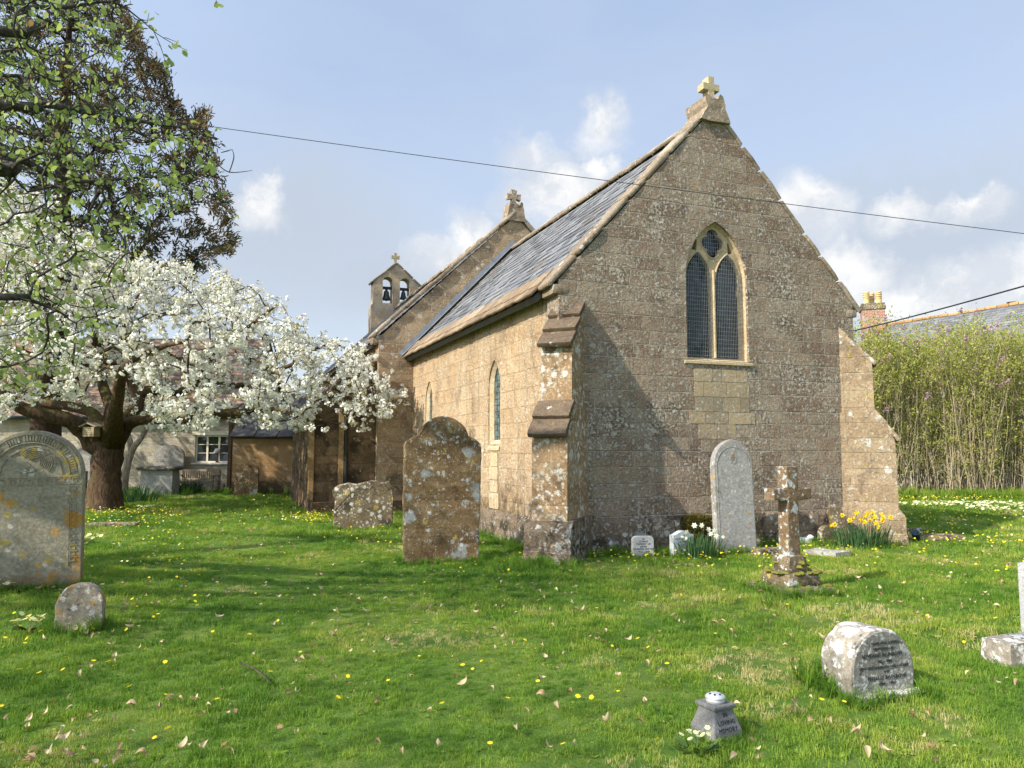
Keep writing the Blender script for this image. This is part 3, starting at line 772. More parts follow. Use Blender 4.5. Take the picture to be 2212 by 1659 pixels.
def build_east_window():
    xc = 2.845
    outer = arch(xc, 0.597, 4.36, 5.297, 2.993)
    l1 = arch(xc - 0.292, 0.247, 4.36, 4.80, 3.04); l2 = arch(xc + 0.292, 0.247, 4.36, 4.80, 3.04)
    q = (xc, 4.955); r = 0.118; o = 0.105; quat = []
    for k in range(4):
        a = math.pi / 2 * k; cc = (q[0] + o * math.cos(a), q[1] + o * 1.15 * math.sin(a))
        quat += arc_pts(cc, r * (1.1 if k % 2 else 1.0), a - R(92), a + R(92), 9)
    e1 = [(xc - 0.40, 4.83), (xc - 0.31, 4.80), (xc - 0.30, 4.96), (xc - 0.315, 5.01)]
    e2 = [(2 * xc - p[0], p[1]) for p in reversed(e1)]
    tr = MB(); tr.plate(outer, [l1, l2, quat, e1, e2], FX, 0.11, 0.24)
    w = tr.build('east_window', M['dressed'], church); w['label'] = 'pale tracery of the twin light east window'
    # chamfered outer order, moulded ring proud of the tracery
    on = MB(); n = len(outer); inner = arch(xc, 0.572, 4.36, 5.26, 3.02)
    on.add([(p[0], 0.006, p[1]) for p in arch(xc, 0.615, 4.36, 5.325, 2.975)] + [(p[0], 0.135, p[1]) for p in inner], [((i + 1) % n, i, i + n, (i + 1) % n + n) for i in range(1, n)])
    on.build('chamfer', M['dressed'], w)
    # roll mouldings round each light
    rm = MB()
    for L in (l1, l2):
        rm.tube([(p[0], 0.108, p[1]) for p in L[2:]], 0.016, 6)
    rm.tube([(p[0], 0.108, p[1]) for p in quat + quat[:1]], 0.014, 6)
    rm.tube([(xc, 0.10, 3.05), (xc, 0.10, 4.5)], 0.03, 8)
    rm.build('mullion', M['dressed'], w)
    gm = MB()
    gm.add([(xc - 0.58, 0.2, 3.0), (xc + 0.58, 0.2, 3.0), (xc + 0.58, 0.2, 5.28), (xc - 0.58, 0.2, 5.28)], [(0, 1, 2, 3)]); gm.build('glass', M['stained'], w)
    gd = MB()
    for sx in (-1, 1):
        cx = xc + sx * 0.292
        for k in range(15):
            x = cx - 0.235 + 0.47 * k / 14; dx = abs(x - cx); top = 4.36 + 0.44 * (1 - min(1, dx / 0.247) ** 1.7) - 0.02
            gd.tube([(x, 0.085, 3.05), (x, 0.085, top)], 0.0026, 4, False)
        for k in range(25):
            z = 3.08 + k * 0.069; dz = max(0, z - 4.36); half = 0.247 * (1 - (dz / 0.44) ** 1.6) if dz > 0 else 0.247
            if half > 0.03: gd.tube([(cx - half, 0.089, z), (cx + half, 0.089, z)], 0.0042, 4, False)
    for k in range(9):
        x = xc - 0.17 + 0.34 * k / 8; gd.tube([(x, 0.085, 4.955 - math.sqrt(max(0, .2 ** 2 - (x - xc) ** 2))), (x, 0.085, 4.955 + math.sqrt(max(0, .2 ** 2 - (x - xc) ** 2)))], 0.0026, 4, False)
    for k in range(5):
        z = 4.82 + k * 0.068; gd.tube([(xc - 0.17, 0.089, z), (xc + 0.17, 0.089, z)], 0.0036, 4, False)
    gd.build('guard_grille', M['guard'], w)
    sm = MB(); sm.add([(xc - 0.66, -0.03, 2.97), (xc + 0.66, -0.03, 2.97), (xc + 0.6, 0.2, 3.06), (xc - 0.6, 0.2, 3.06), (xc - 0.66, -0.03, 2.93), (xc + 0.66, -0.03, 2.93), (xc + 0.66, 0.05, 2.9), (xc - 0.66, 0.05, 2.9)],
                      [(0, 1, 2, 3), (1, 0, 4, 5), (5, 4, 7, 6), (0, 3, 7, 4), (1, 5, 6, 2)]); sm.build('sill', M['dressed'], w)
    rp = MB(); z = 2.86
    for r_ in range(6):
        h = random.uniform(0.19, 0.25); x = 2.30 + random.uniform(-.05, .08) + (0.1 if r_ > 3 else 0); xe = 3.52 + random.uniform(-.14, .06) - (0.30 if r_ > 3 else 0)
        while x < xe - 0.06:
            w_ = min(random.choice((0.17, 0.3, 0.36, 0.45)), xe - x)
            rp.block((x + w_ / 2, 0.004, z - h / 2), (w_ / 2 - 0.004, 0, 0), (0, 0.009, 0), (0, 0, h / 2 - 0.003), 0.003, 0.02); x += w_
        z -= h
    rp.build('repair_stones', M['repair'], church)


def build_buttress(cx, cy, ang, shift, mat):
    """diagonal buttress in its own frame: local -y points outwards"""
    o = MB()
    h1, h2, hp = 0.235, 0.265, 0.345; x0 = shift

    def body(h, prof):
        o.prism([(y, z) for y, z in prof], lambda p, q, d: (d, p, q), x0 - h, x0 + h)
    body(h1, [(0.5, 1.8), (-0.285, 1.8), (-0.27, 3.05), (0.32, 3.72), (0.5, 3.72)])
    body(h2, [(0.5, 0.5), (-0.59, 0.5), (-0.57, 1.72), (-0.30, 2.2), (0.5, 2.2)])
    b = o.build('buttress', mat, church); b.location = (cx, cy, 0); b.rotation_euler = (0, 0, ang)
    p = MB(); p.prism([(0.5, -0.3), (-0.70, -0.3), (-0.70, 0.15), (-0.685, 0.16), (-0.685, 0.42), (-0.66, 0.49), (-0.58, 0.585), (0.5, 0.585)], lambda a, q, d: (d, a, q), x0 - hp, x0 + hp)
    pp = p.build('buttress_plinth', M['plinth'] if mat is M['buttress'] else mat, b)
    rough_mesh(pp.data, 2, 0.012, 5.0); box_uv(pp.data) if not pp.data.uv_layers else None
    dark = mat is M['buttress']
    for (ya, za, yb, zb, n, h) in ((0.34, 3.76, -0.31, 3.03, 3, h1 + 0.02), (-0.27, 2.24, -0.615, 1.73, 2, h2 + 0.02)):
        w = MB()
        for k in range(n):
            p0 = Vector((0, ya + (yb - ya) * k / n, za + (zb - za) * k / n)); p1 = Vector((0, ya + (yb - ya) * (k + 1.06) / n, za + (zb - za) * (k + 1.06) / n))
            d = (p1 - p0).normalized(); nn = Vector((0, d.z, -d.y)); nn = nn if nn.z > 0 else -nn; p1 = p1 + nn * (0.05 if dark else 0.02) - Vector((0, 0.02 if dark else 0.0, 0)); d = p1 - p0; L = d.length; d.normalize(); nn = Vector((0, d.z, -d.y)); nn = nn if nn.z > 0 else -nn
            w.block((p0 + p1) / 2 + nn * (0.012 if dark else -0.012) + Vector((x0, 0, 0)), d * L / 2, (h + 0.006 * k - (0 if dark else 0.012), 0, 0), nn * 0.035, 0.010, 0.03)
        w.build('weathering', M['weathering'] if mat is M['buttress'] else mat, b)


def build_nave():
    y0 = CL; c = CW / 2; hw = 3.75; ze, za = 4.42, 8.02; L = 15.4
    mb = MB(); mb.plate([(c - hw, -0.3), (c + hw, -0.3), (c + hw, ze), (c, za), (c - hw, ze)], [], FX, y0, y0 + 0.5)
    w = mb.build('nave_wall', M['nave'], church); w['label'] = 'patchy stone gable wall above the chancel roof'
    mb = MB(); mb.box(c - hw, c - hw + 0.55, y0 + 0.5, y0 + L, -0.3, ze - 0.05); mb.box(c + hw - 0.55, c + hw, y0 + 0.5, y0 + L, -0.3, ze - 0.05)
    mb.build('nave_wall', M['nave'], church)
    mb = MB(); mb.plate([(c - hw, -0.3), (c + hw, -0.3), (c + hw, ze), (c, za), (c - hw, ze)], [], FX, y0 + L - 0.5, y0 + L); mb.build('nave_wall', M['nave'], church)
    for sgn in (-1, 1):
        ex = c - sgn * 0 + sgn * (hw + 0.22); ez = ze - 0.16
        up = Vector((c - ex, 0, za - 0.03 - ez)); Ls = up.length; up.normalize(); nrm = Vector((sgn * up.z, 0, abs(up.x)))
        p0 = Vector((ex, 0, ez)); a = p0 - nrm * 0.02; b = a + up * (Ls - 0.03); q = [a, b, b - nrm * 0.1, a - nrm * 0.1]
        rb = MB(); rb.add([(v.x, y0 + 0.4, v.z) for v in q] + [(v.x, y0 + L, v.z) for v in q], [(0, 1, 2, 3), (7, 6, 5, 4)] + [(i, i + 4, (i + 1) % 4 + 4, (i + 1) % 4) for i in range(4)])
        ro = rb.build('nave_roof', M['dark_tile'], church)
        sm = MB(); rows = int(Ls / 0.25)
        for r in range(rows):
            s0 = r * 0.25; w_ = 0.34; y = y0 + 0.38 - (r % 2) * w_ / 2
            while y < y0 + L - 0.05:
                ya, yb = max(y, y0 + 0.38) + 0.003, min(y + w_, y0 + L) - 0.003
                if yb - ya > 0.04:
                    lo = p0 + up * s0 + nrm * (0.018 + random.uniform(0, .006)); hi = p0 + up * min(s0 + 0.32, Ls) + nrm * 0.002
                    sm.add([(lo.x, ya, lo.z), (lo.x, yb, lo.z), (hi.x, yb, hi.z), (hi.x, ya, hi.z), (lo.x, ya, lo.z - .016), (lo.x, yb, lo.z - .016)], [(0, 1, 2, 3) if sgn > 0 else (3, 2, 1, 0), (0, 4, 5, 1)])
                y += w_
        sm.build('slates', M['slate'], ro)
    mb = MB(); stone_row(mb, (c, y0 + 0.5, za + 0.0), (c, y0 + L - 0.5, za + 0.0), (0.13, 0, 0), (0, 0, 0.05), 0.5, 0.015); mb.build('nave_ridge', M['coping'], church)
    mb = MB()
    for sg in (-1, 1):
        e = Vector((c + sg * (hw + 0.20), y0 + 0.17, ze + 0.0)); ap = Vector((c, y0 + 0.17, za + 0.12)); d = (ap - e).normalized(); nn = Vector((-sg * -d.z, 0, abs(d.x))); nn = Vector((d.z * sg, 0, abs(d.x)))
        stone_row(mb, e, ap, Vector((0, 0.24, 0)), nn * 0.05, 0.6, 0.02, 0.012)
        mb.block((c + sg * (hw - 0.02), y0 + 0.2, ze - 0.05), (0.2, 0, 0), (0, 0.22, 0), (0, 0, 0.13), 0.02, 0.2)
    mb.build('nave_coping', M['coping'], church)
    mb = MB(); mb.prism([(c + x, z) for x, z in [(-0.30, 7.86), (0.30, 7.86), (0.22, 8.16), (0.20, 8.38), (0.13, 8.42), (0.08, 8.28), (0.05, 8.36), (-0.05, 8.36), (-0.08, 8.28), (-0.13, 8.42), (-0.2, 8.38), (-0.22, 8.16)]], FX, y0 - 0.06, y0 + 0.40)
    st = mb.build('saddle_stone', M['coping'], church); rough_mesh(st.data, 3, 0.025, 6.0)
    mb = MB(); cross_bars(mb, c, y0 + 0.17, 8.3, 8.80, 0.40, 0.13, 0.06, 8.60, 0.025)
    cr = mb.build('gable_cross', M['coping'], church); rough_mesh(cr.data, 2, 0.015, 9.0)
    # lead flashing where the chancel roof meets this wall
    mb = MB()
    a = Vector((-0.30, 0, 3.95)); b = Vector((c, 0, 7.22)); u = (b - a).normalized(); nn = Vector((-u.z, 0, u.x)); n = 16
    for k in range(n):
        p = a + (b - a) * (k / n); q = a + (b - a) * ((k + 1) / n); h = 0.13 + 0.02 * (k % 2); o = 0.006 * (k % 2)
        mb.add([(p + nn * h) + Vector((0, y0 - 0.006 - o, 0)), (q + nn * h) + Vector((0, y0 - 0.006 - o, 0)), (q + nn * 0.035) + Vector((0, y0 - 0.02 - o, 0)), (p + nn * 0.035) + Vector((0, y0 - 0.02 - o, 0)),
                (q + nn * 0.032) + Vector((0, y0 - 0.20, 0)), (p + nn * 0.032) + Vector((0, y0 - 0.20, 0))], [(0, 1, 2, 3), (3, 2, 4, 5)])
    mb.build('flashing', M['lead'], church)
    # low north annexe against the nave, with a rainwater pipe and a raked coping
    mb = MB(); mb.plate([(-2.50, -0.3), (-0.88, -0.3), (-0.88, 3.75), (-1.75, 3.35), (-2.50, 2.35)], [], FX, y0 + 0.22, y0 + 5.0)
    an = mb.build('vestry', M['vestry'], church); an['label'] = 'dark mossy lean-to wall between nave and shed'
    mb = MB(); stone_row(mb, (-2.6, y0 + 0.35, 2.29), (-1.75, y0 + 0.35, 3.42), (0, 0.2, 0), Vector((-0.8, 0, 0.6)) * 0.05, 0.5); stone_row(mb, (-1.75, y0 + 0.35, 3.42), (-0.9, y0 + 0.35, 3.82), (0, 0.2, 0), Vector((-0.42, 0, 0.9)) * 0.05, 0.5)
    mb.build('vestry_coping', M['weathering'], an)
    mb = MB(); mb.box(-2.56, -2.44, y0 + 0.13, y0 + 0.25, -0.2, 2.3); mb.build('corner_stone', M['shed'], an)
    mb = MB(); mb.box(-1.84, -1.72, y0 + 0.13, y0 + 0.25, -0.2, 2.6); mb.build('corner_stone', M['shed'], an)
    mb = MB(); mb.tube([(-1.66, y0 + 0.13, -0.1), (-1.66, y0 + 0.13, 2.45)], 0.05, 10); mb.box(-1.78, -1.54, y0 + 0.03, y0 + 0.2, 2.45, 2.62)
    for z in (0.6, 1.6): mb.box(-1.73, -1.59, y0 + 0.07, y0 + 0.21, z, z + 0.06)
    mb.build('drainpipe', M['black_iron'], church)
    mb = MB(); mb.box(-2.5, -0.1, y0 - 0.1, y0 + 0.2, -0.3, 0.28); pl = mb.build('plinth', M['vestry'], church)


def build_bellcote():
    y0 = 24.1; c = 2.87; hw = 1.06
    a1, a2 = round_arch(c - 0.40, 0.235, 9.27, 8.28), round_arch(c + 0.40, 0.235, 9.27, 8.28)
    mb = MB(); mb.plate([(c - hw, 8.2), (c + hw, 8.2), (c + hw, 9.22), (c, 10.14), (c - hw, 9.22)], [a1, a2], FX, y0, y0 + 0.62)
    mb.plate([(c - hw - 0.09, 6.0), (c + hw + 0.09, 6.0), (c + hw + 0.09, 8.15), (c + hw, 8.24), (c - hw, 8.24), (c - hw - 0.09, 8.15)], [], FX, y0 - 0.04, y0 + 0.66)
    b = mb.build('bellcote', M['bellcote'], church); b['label'] = 'small gabled bellcote with two round arches'
    mb = MB()
    for sg in (-1, 1):
        e = Vector((c + sg * (hw + 0.12), y0 + 0.31, 9.17)); ap = Vector((c, y0 + 0.31, 10.2)); d = (ap - e).normalized()
        stone_row(mb, e, ap, Vector((0, 0.36, 0)), Vector((d.z * sg, 0, abs(d.x))) * 0.04, 0.5, 0.008, 0.004)
    mb.build('coping', M['coping'], b)
    mb = MB(); cross_bars(mb, c, y0 + 0.31, 10.15, 10.72, 0.38, 0.12, 0.06, 10.53, 0.02); mb.build('cross', M['finial'], b)
    for k, (x, s) in enumerate(((c - 0.40, 1.0), (c + 0.40, 0.82))):
        yb = y0 + 0.31
        pr = [(0.215, 0.0), (0.21, 0.03), (0.17, 0.10), (0.14, 0.2), (0.125, 0.32), (0.115, 0.38), (0.08, 0.425), (0.0, 0.44)]
        mb = MB(); mb.lathe([(r * s, z * s) for r, z in pr], 20, Matrix.Translation((x, yb, 9.0 - 0.5 * s - 0.02)))
        mb.lathe([(0.001, -0.07 * s), (0.04 * s, -0.03 * s), (0.03 * s, 0.02 * s), (0.012, 0.2 * s)], 8, Matrix.Translation((x, yb, 9.0 - 0.5 * s - 0.02)))
        mb.box(x - 0.05, x + 0.05, yb - 0.03, yb + 0.03, 8.9, 9.0)
        mb.build('bell', M['bronze'], b, True)
        mb = MB(); mb.box(x - 0.24, x + 0.24, yb - 0.055, yb + 0.055, 8.98, 9.10); mb.build('headstock', M['black_iron'], b)
        for dx in (-0.1, -0.04, 0.05, 0.1): pass
        mb = MB(); mb.tube([(x + 0.215, y0 - 0.06, 9.02), (x + 0.215, y0 - 0.06, 7.7)], 0.022, 6); mb.build('bell_rope', M['rust_rope'], b)


build_chancel()
build_east_window()
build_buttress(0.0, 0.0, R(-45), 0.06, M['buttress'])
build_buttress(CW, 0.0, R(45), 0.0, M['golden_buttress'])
build_nave()
build_bellcote()


# ------------------------------------------------------------------ gravestones
STONE = {
    'brown': stone_mat('brown lichened headstone', [(0.06, 0.036, 0.018), (0.115, 0.072, 0.034), (0.20, 0.135, 0.065), (0.27, 0.195, 0.095)], None, speck=((0.40, 0.39, 0.34), 9.0, 0.58, 0.66),
                       lichens=[((0.32, 0.33, 0.30), 4.0, 0.5, 0.22), ((0.50, 0.50, 0.46), 15.0, 0.36, 0.26), (YEL_L, 12.0, 0.36, 0.18), ((0.55, 0.55, 0.52), 34.0, 0.4, 0.3)], stain=((0.04, 0.03, 0.02), 2.0, 0.55, 0.72), bump=0.6),
    'ornate': stone_mat('grey orange lichened headstone', [(0.18, 0.158, 0.11), (0.265, 0.238, 0.17), (0.34, 0.31, 0.235)], None, speck=((0.38, 0.36, 0.30), 14.0, 0.58, 0.70),
                        lichens=[(ORANGE_L, 5.0, 0.5, 0.3), (WHITE_L, 14.0, 0.35, 0.25), (YEL_L, 12.0, 0.5, 0.35)], stain=((0.17, 0.13, 0.07), 1.7, 0.55, 0.72), bump=0.45, low=((0.16, 0.115, 0.06), 0.22)),
    'small': stone_mat('thickly lichened small stone', [(0.15, 0.125, 0.09), (0.25, 0.21, 0.155), (0.34, 0.30, 0.235)], None, speck=((0.46, 0.44, 0.38), 26.0, 0.54, 0.64),
                       lichens=[(WHITE_L, 22.0, 0.5, 0.5), (ORANGE_L, 12.0, 0.5, 0.3)], stain=((0.05, 0.045, 0.04), 9.0, 0.56, 0.66), bump=0.7),
    'mid': stone_mat('mossy squat stone', [(0.095, 0.07, 0.04), (0.17, 0.13, 0.075), (0.26, 0.205, 0.125)], None, speck=((0.44, 0.40, 0.33), 14.0, 0.58, 0.68), lichens=[(WHITE_L, 13.0, 0.5, 0.45), (YEL_L, 9.0, 0.45, 0.3), (WHITE_L, 26.0, 0.45, 0.4)],
                     stain=((0.035, 0.03, 0.02), 3.0, 0.5, 0.64), streak=0.5, bump=0.8),
    'grey': stone_mat('grey gothic headstone', [(0.24, 0.225, 0.195), (0.31, 0.295, 0.265), (0.37, 0.355, 0.325)], None, speck=((0.48, 0.47, 0.44), 16.0, 0.57, 0.68), lichens=[(WHITE_L, 20.0, 0.36, 0.2), (ORANGE_L, 9.0, 0.4, 0.16)],
                      stain=((0.13, 0.115, 0.08), 1.9, 0.53, 0.7), bump=0.35),
    'granite': stone_mat('speckled grey granite', [(0.22, 0.22, 0.215), (0.36, 0.36, 0.35), (0.48, 0.48, 0.46)], None, speck=((0.10, 0.10, 0.10), 70.0, 0.58, 0.64), bump=0.15, grain=90.0),
    'pale': stone_mat('pale grey slate stone', [(0.40, 0.43, 0.45), (0.46, 0.49, 0.50), (0.50, 0.53, 0.54)], None, bump=0.1),
    'cross': stone_mat('brown cross with crusty lichen', [(0.11, 0.07, 0.04), (0.175, 0.115, 0.062), (0.25, 0.17, 0.092)], None, speck=((0.42, 0.40, 0.36), 16.0, 0.58, 0.68),
                       lichens=[((0.50, 0.52, 0.50), 12.0, 0.6, 0.5), (WHITE_L, 22.0, 0.5, 0.5), (YEL_L, 9.0, 0.45, 0.2)], stain=((0.06, 0.04, 0.025), 4.0, 0.55, 0.7), bump=0.7),
    'rain': stone_mat('white crusted stone', [(0.15, 0.125, 0.095), (0.28, 0.245, 0.19), (0.40, 0.355, 0.28)], None, speck=((0.66, 0.63, 0.57), 13.0, 0.50, 0.58), lichens=[((0.72, 0.69, 0.64), 13.0, 0.62, 0.55), ((0.66, 0.63, 0.58), 26.0, 0.5, 0.5), (ORANGE_L, 15.0, 0.36, 0.07)],
                      stain=((0.05, 0.042, 0.035), 7.0, 0.55, 0.66), bump=0.7),
    'rain_face': stone_mat('dark speckled inscribed face', [(0.13, 0.125, 0.105), (0.20, 0.195, 0.165), (0.28, 0.27, 0.235)], None, speck=((0.52, 0.51, 0.47), 30.0, 0.52, 0.62), lichens=[((0.46, 0.46, 0.43), 6.0, 0.5, 0.3), ((0.55, 0.53, 0.5), 36.0, 0.45, 0.45)],
                           stain=((0.035, 0.03, 0.026), 22.0, 0.58, 0.68), bump=0.5, grain=60.0),
    'vase': stone_mat('dark grey vase granite', [(0.10, 0.095, 0.088), (0.17, 0.165, 0.155), (0.25, 0.24, 0.225)], None, speck=((0.34, 0.33, 0.31), 90.0, 0.56, 0.64), stain=((0.28, 0.23, 0.17), 6.0, 0.58, 0.72), bump=0.25, grain=110.0),
    'tomb': stone_mat('grey chest tomb stone', [(0.24, 0.235, 0.215), (0.33, 0.325, 0.30), (0.40, 0.39, 0.365)], None, stain=((0.18, 0.14, 0.1), 2.5, 0.55, 0.7), bump=0.4),
    'tomb_top': stone_mat('dark tomb lid', [(0.06, 0.052, 0.042), (0.12, 0.105, 0.085), (0.30, 0.28, 0.25)], None, speck=((0.5, 0.48, 0.44), 5.0, 0.55, 0.66), bump=0.6),
}


def smooth_outline(pts, sub=1):
    return pts


def dense(pts, step=0.05):
    out = []; n = len(pts)
    for i in range(n):
        a, b = pts[i], pts[(i + 1) % n]; L = math.hypot(b[0] - a[0], b[1] - a[1]); k = max(1, int(L / step))
        out += [(a[0] + (b[0] - a[0]) * j / k, a[1] + (b[1] - a[1]) * j / k) for j in range(k)]
    return out


def slab_mesh(name, outline, th, mat, parent=None, rough=0.006, bev=0.012, step=0.05, freq=5.0, y0=None):
    """upright stone: outline in (x, z), front face towards local -y, worn edges"""
    pts = dense(outline, step)
    bm = bmesh.new(); y0 = -th / 2 if y0 is None else y0
    vs = [bm.verts.new((p[0], y0, p[1])) for p in pts]; f = bm.faces.new(vs)
    if f.normal.y > 0: f.normal_flip()
    r = bmesh.ops.extrude_face_region(bm, geom=[f]); bmesh.ops.translate(bm, verts=[v for v in r['geom'] if isinstance(v, bmesh.types.BMVert)], vec=(0, th, 0))
    bmesh.ops.recalc_face_normals(bm, faces=bm.faces[:])
    es = [e for e in bm.edges if len(e.link_faces) == 2 and any(len(q.verts) > 4 for q in e.link_faces)]
    if bev: bmesh.ops.bevel(bm, geom=es, offset=bev, segments=2, affect='EDGES', profile=0.6)
    big = [q for q in bm.faces if len(q.verts) > 6]
    tri = bmesh.ops.triangulate(bm, faces=big, quad_method='BEAUTY', ngon_method='BEAUTY')
    for v in bm.verts: v.co += noise.noise_vector(v.co * freq + Vector((len(name), 2.2, 0))) * rough + noise.noise_vector(v.co * freq * 4) * rough * 0.4
    me = bpy.data.meshes.new(name); bm.to_mesh(me); bm.free()
    return finish(me, name, mat, parent)


def lettering(parent, lines, y, mat, name='lettering', lean=0.0):
    """lines: (text, size, x, z); raised letters on a face at local y (facing -y)"""
    ob = []
    for (txt, size, x, z) in lines:
        cu = bpy.data.curves.new('lettering', 'FONT'); cu.body = txt; cu.size = size; cu.align_x = 'CENTER'; cu.align_y = 'CENTER'; cu.extrude = 0.0012; cu.resolution_u = 2; cu.space_character = 1.08
        o = bpy.data.objects.new('lettering', cu); COL.objects.link(o); ob.append((o, x, z))
    dg = bpy.context.evaluated_depsgraph_get(); mb = MB()
    for o, x, z in ob:
        me = bpy.data.meshes.new_from_object(o.evaluated_get(dg))
        mb.add([(v.co.x + x, y - v.co.z - 0.001 + lean * (v.co.y + z), v.co.y + z) for v in me.vertices], [tuple(p.vertices) for p in me.polygons]); bpy.data.meshes.remove(me)
        cu = o.data; bpy.data.objects.remove(o); bpy.data.curves.remove(cu)
    return mb.build(name, mat, parent, False, False)


def half_round(w, zs, rise, n=14, z0=-0.25):
    return [(-w / 2, z0), (w / 2, z0)] + [(w / 2 * math.cos(math.pi * i / n), zs + rise * math.sin(math.pi * i / n)) for i in range(n + 1)]


def ground_at(u, v, z=0.0):
    r = ray(u, v); t = (z - EYE) / r.z; return Vector((r.x * t, r.y * t, z))


def build_gravestones():
    # tall shouldered stone in the middle
    hs = [(0.53, 0.0), (0.545, 0.8), (0.55, 1.60), (0.535, 1.655), (0.48, 1.70), (0.42, 1.735), (0.375, 1.75), (0.355, 1.76)]
    top = [(0.37 * math.cos(a), 1.665 + 0.37 * math.sin(a)) for a in [R(20 + 140 * i / 18) for i in range(19)]]
    sh = [(-0.53, -0.3), (0.53, -0.3)] + hs + top + [(-p[0], p[1]) for p in reversed(hs)]
    t = thing('headstone', 'tall dark brown round shouldered headstone standing before the sunlit side wall', 'headstone', (-1.0, 10.9, 0), R(13), 'headstones in the churchyard')
    slab_mesh('slab', sh, 0.15, STONE['brown'], t, 0.012, 0.02); t.rotation_euler = (R(-2), R(0.8), R(13))
    # big ornate stone at the left
    w = 0.52
    o = half_round(2 * w, 1.27, 0.50, 22)
    t = thing('headstone', 'large grey arched headstone with key pattern border at far left', 'headstone', (-5.36, 8.66, 0), R(17), 'headstones in the churchyard')
    s = slab_mesh('slab', o, 0.13, STONE['ornate'], t, 0.004, 0.012)
    mb = MB(); yf = -0.0665
    def bar(x0, x1, z0, z1, d=0.006): mb.box(x0, x1, yf - d, yf + 0.004, z0, z1)
    n = 40          # carved arch band: two raised rings with a worn run of pellets between them
    for r0, r1 in ((0.475, 0.50), (0.375, 0.39), (0.30, 0.312)):
        for i in range(n):
            a0, a1 = math.pi * i / n, math.pi * (i + 1) / n
            q = [(r * math.cos(a), 1.27 + r * 0.96 * math.sin(a)) for r, a in ((r0, a0), (r1, a0), (r1, a1), (r0, a1))]
            mb.prism(q, FX, yf - 0.008, yf + 0.004)
    for i in range(46):
        a = math.pi * (i + 0.5) / 46
        if random.random() < 0.85:
            hw_ = random.uniform(0.006, 0.012); rr = random.uniform(0.025, 0.036); c = Vector((0.432 * math.cos(a), 1.27 + 0.432 * 0.96 * math.sin(a)))
            er = Vector((math.cos(a), math.sin(a))); et = Vector((-er.y, er.x))
            mb.prism([tuple(c + er * sx * rr + et * sy * hw_) for sx, sy in ((-1, -1), (1, -1), (1, 1), (-1, 1))], FX, yf - 0.009, yf + 0.004)
    bar(-0.5, 0.5, 1.245, 1.262); bar(-0.5, 0.5, 1.165, 1.178)
    for k in range(11):      # key pattern along the band
        x = -0.47 + k * 0.088
        bar(x, x + 0.07, 1.228, 1.238); bar(x, x + 0.01, 1.185, 1.228); bar(x + 0.01, x + 0.05, 1.185, 1.194); bar(x + 0.04, x + 0.05, 1.194, 1.213)
    for sx in (-1, 1):       # and down both sides
        for k in range(13):
            z = 0.30 + k * 0.066; x = sx * 0.44
            bar(x - 0.045, x + 0.035, z + 0.045, z + 0.054); bar(x - 0.045, x - 0.036, z, z + 0.045); bar(x - 0.036, x + 0.015, z, z + 0.009); bar(x + 0.006, x + 0.015, z + 0.009, z + 0.028)
        bar(sx * 0.385 - 0.004, sx * 0.385 + 0.004, 0.25, 1.165)
    for k in range(7):       # drooping drapery folds of the relief
        r = 0.05 + 0.02 * k
        mb.tube([(0.04 + r * math.cos(a), yf - 0.004, 1.42 + r * math.sin(a)) for a in [R(-40 + 190 * i / 10) for i in range(11)]], 0.007, 5)
        if k < 4: mb.tube([(0.2 + r * 0.7 * math.cos(a), yf - 0.004, 1.40 + r * 0.8 * math.sin(a)) for a in [R(0 + 150 * i / 10) for i in range(11)]], 0.006, 5)
    for k in range(4): mb.tube([(-0.14 + 0.03 * k, yf - 0.004, 1.33 + 0.03 * k), (-0.05 + 0.03 * k, yf - 0.006, 1.30 + 0.01 * k), (0.05, yf - 0.004, 1.33)], 0.009, 5)
    mb.build('carving', STONE['ornate'], t)
    t.rotation_euler = (R(1), R(-1.2), R(17))
    # small lichened stone in front of it
    t = thing('headstone', 'small knee high rounded headstone covered in orange and white lichen', 'headstone', (-3.67, 6.62, 0), R(16), 'headstones in the churchyard')
    slab_mesh('slab', half_round(0.37, 0.24, 0.185, 14), 0.10, STONE['small'], t, 0.009, 0.016, 0.03, 9.0); t.rotation_euler = (R(-3), R(2), R(12))
    # squat mossy stone
    w = 0.58; o = [(-w, -0.25), (w * 0.98, -0.25), (w, 0.7), (w * 0.93, 0.82), (w * 0.85, 0.93), (w * 0.7, 0.90), (w * 0.45, 0.94), (w * 0.1, 0.93), (-w * 0.2, 0.89), (-w * 0.5, 0.92), (-w * 0.75, 0.88), (-w * 0.95, 0.83), (-w * 1.02, 0.74), (-w * 0.95, 0.60)]
    t = thing('headstone', 'squat broken topped mossy headstone left of the tallest brown headstone', 'headstone', (-2.93, 15.2, 0), R(8), 'headstones in the churchyard')
    slab_mesh('slab', o, 0.17, STONE['mid'], t, 0.03, 0.025, 0.06, 6.0)
    # grey gothic stone against the gable
    w = 0.345; o = [(-w * 1.0, -0.25), (w * 1.0, -0.25)] + arch(0, w * 0.985, 1.32, 1.72, 0)[2:-1] + [(-w, 1.32)]
    t = thing('headstone', 'tall pale grey pointed arch headstone standing under the east window', 'headstone', (3.40, 11.80, 0), R(18), 'headstones in the churchyard')
    s = slab_mesh('slab', o, 0.12, STONE['grey'], t, 0.004, 0.014)
    mb = MB(); rim = arch(0, w * 0.86, 1.30, 1.60, 0.15); mb.tube([(p[0], -0.06, p[1]) for p in rim[2:]] + [(-w * 0.86, -0.06, 0.3)], 0.006, 5)
    for r in (0.05, 0.066): mb.tube([(r * math.cos(a) * 0.9, -0.06, 1.42 + r * 1.2 * math.sin(a)) for a in [2 * math.pi * i / 16 for i in range(17)]], 0.006, 5)
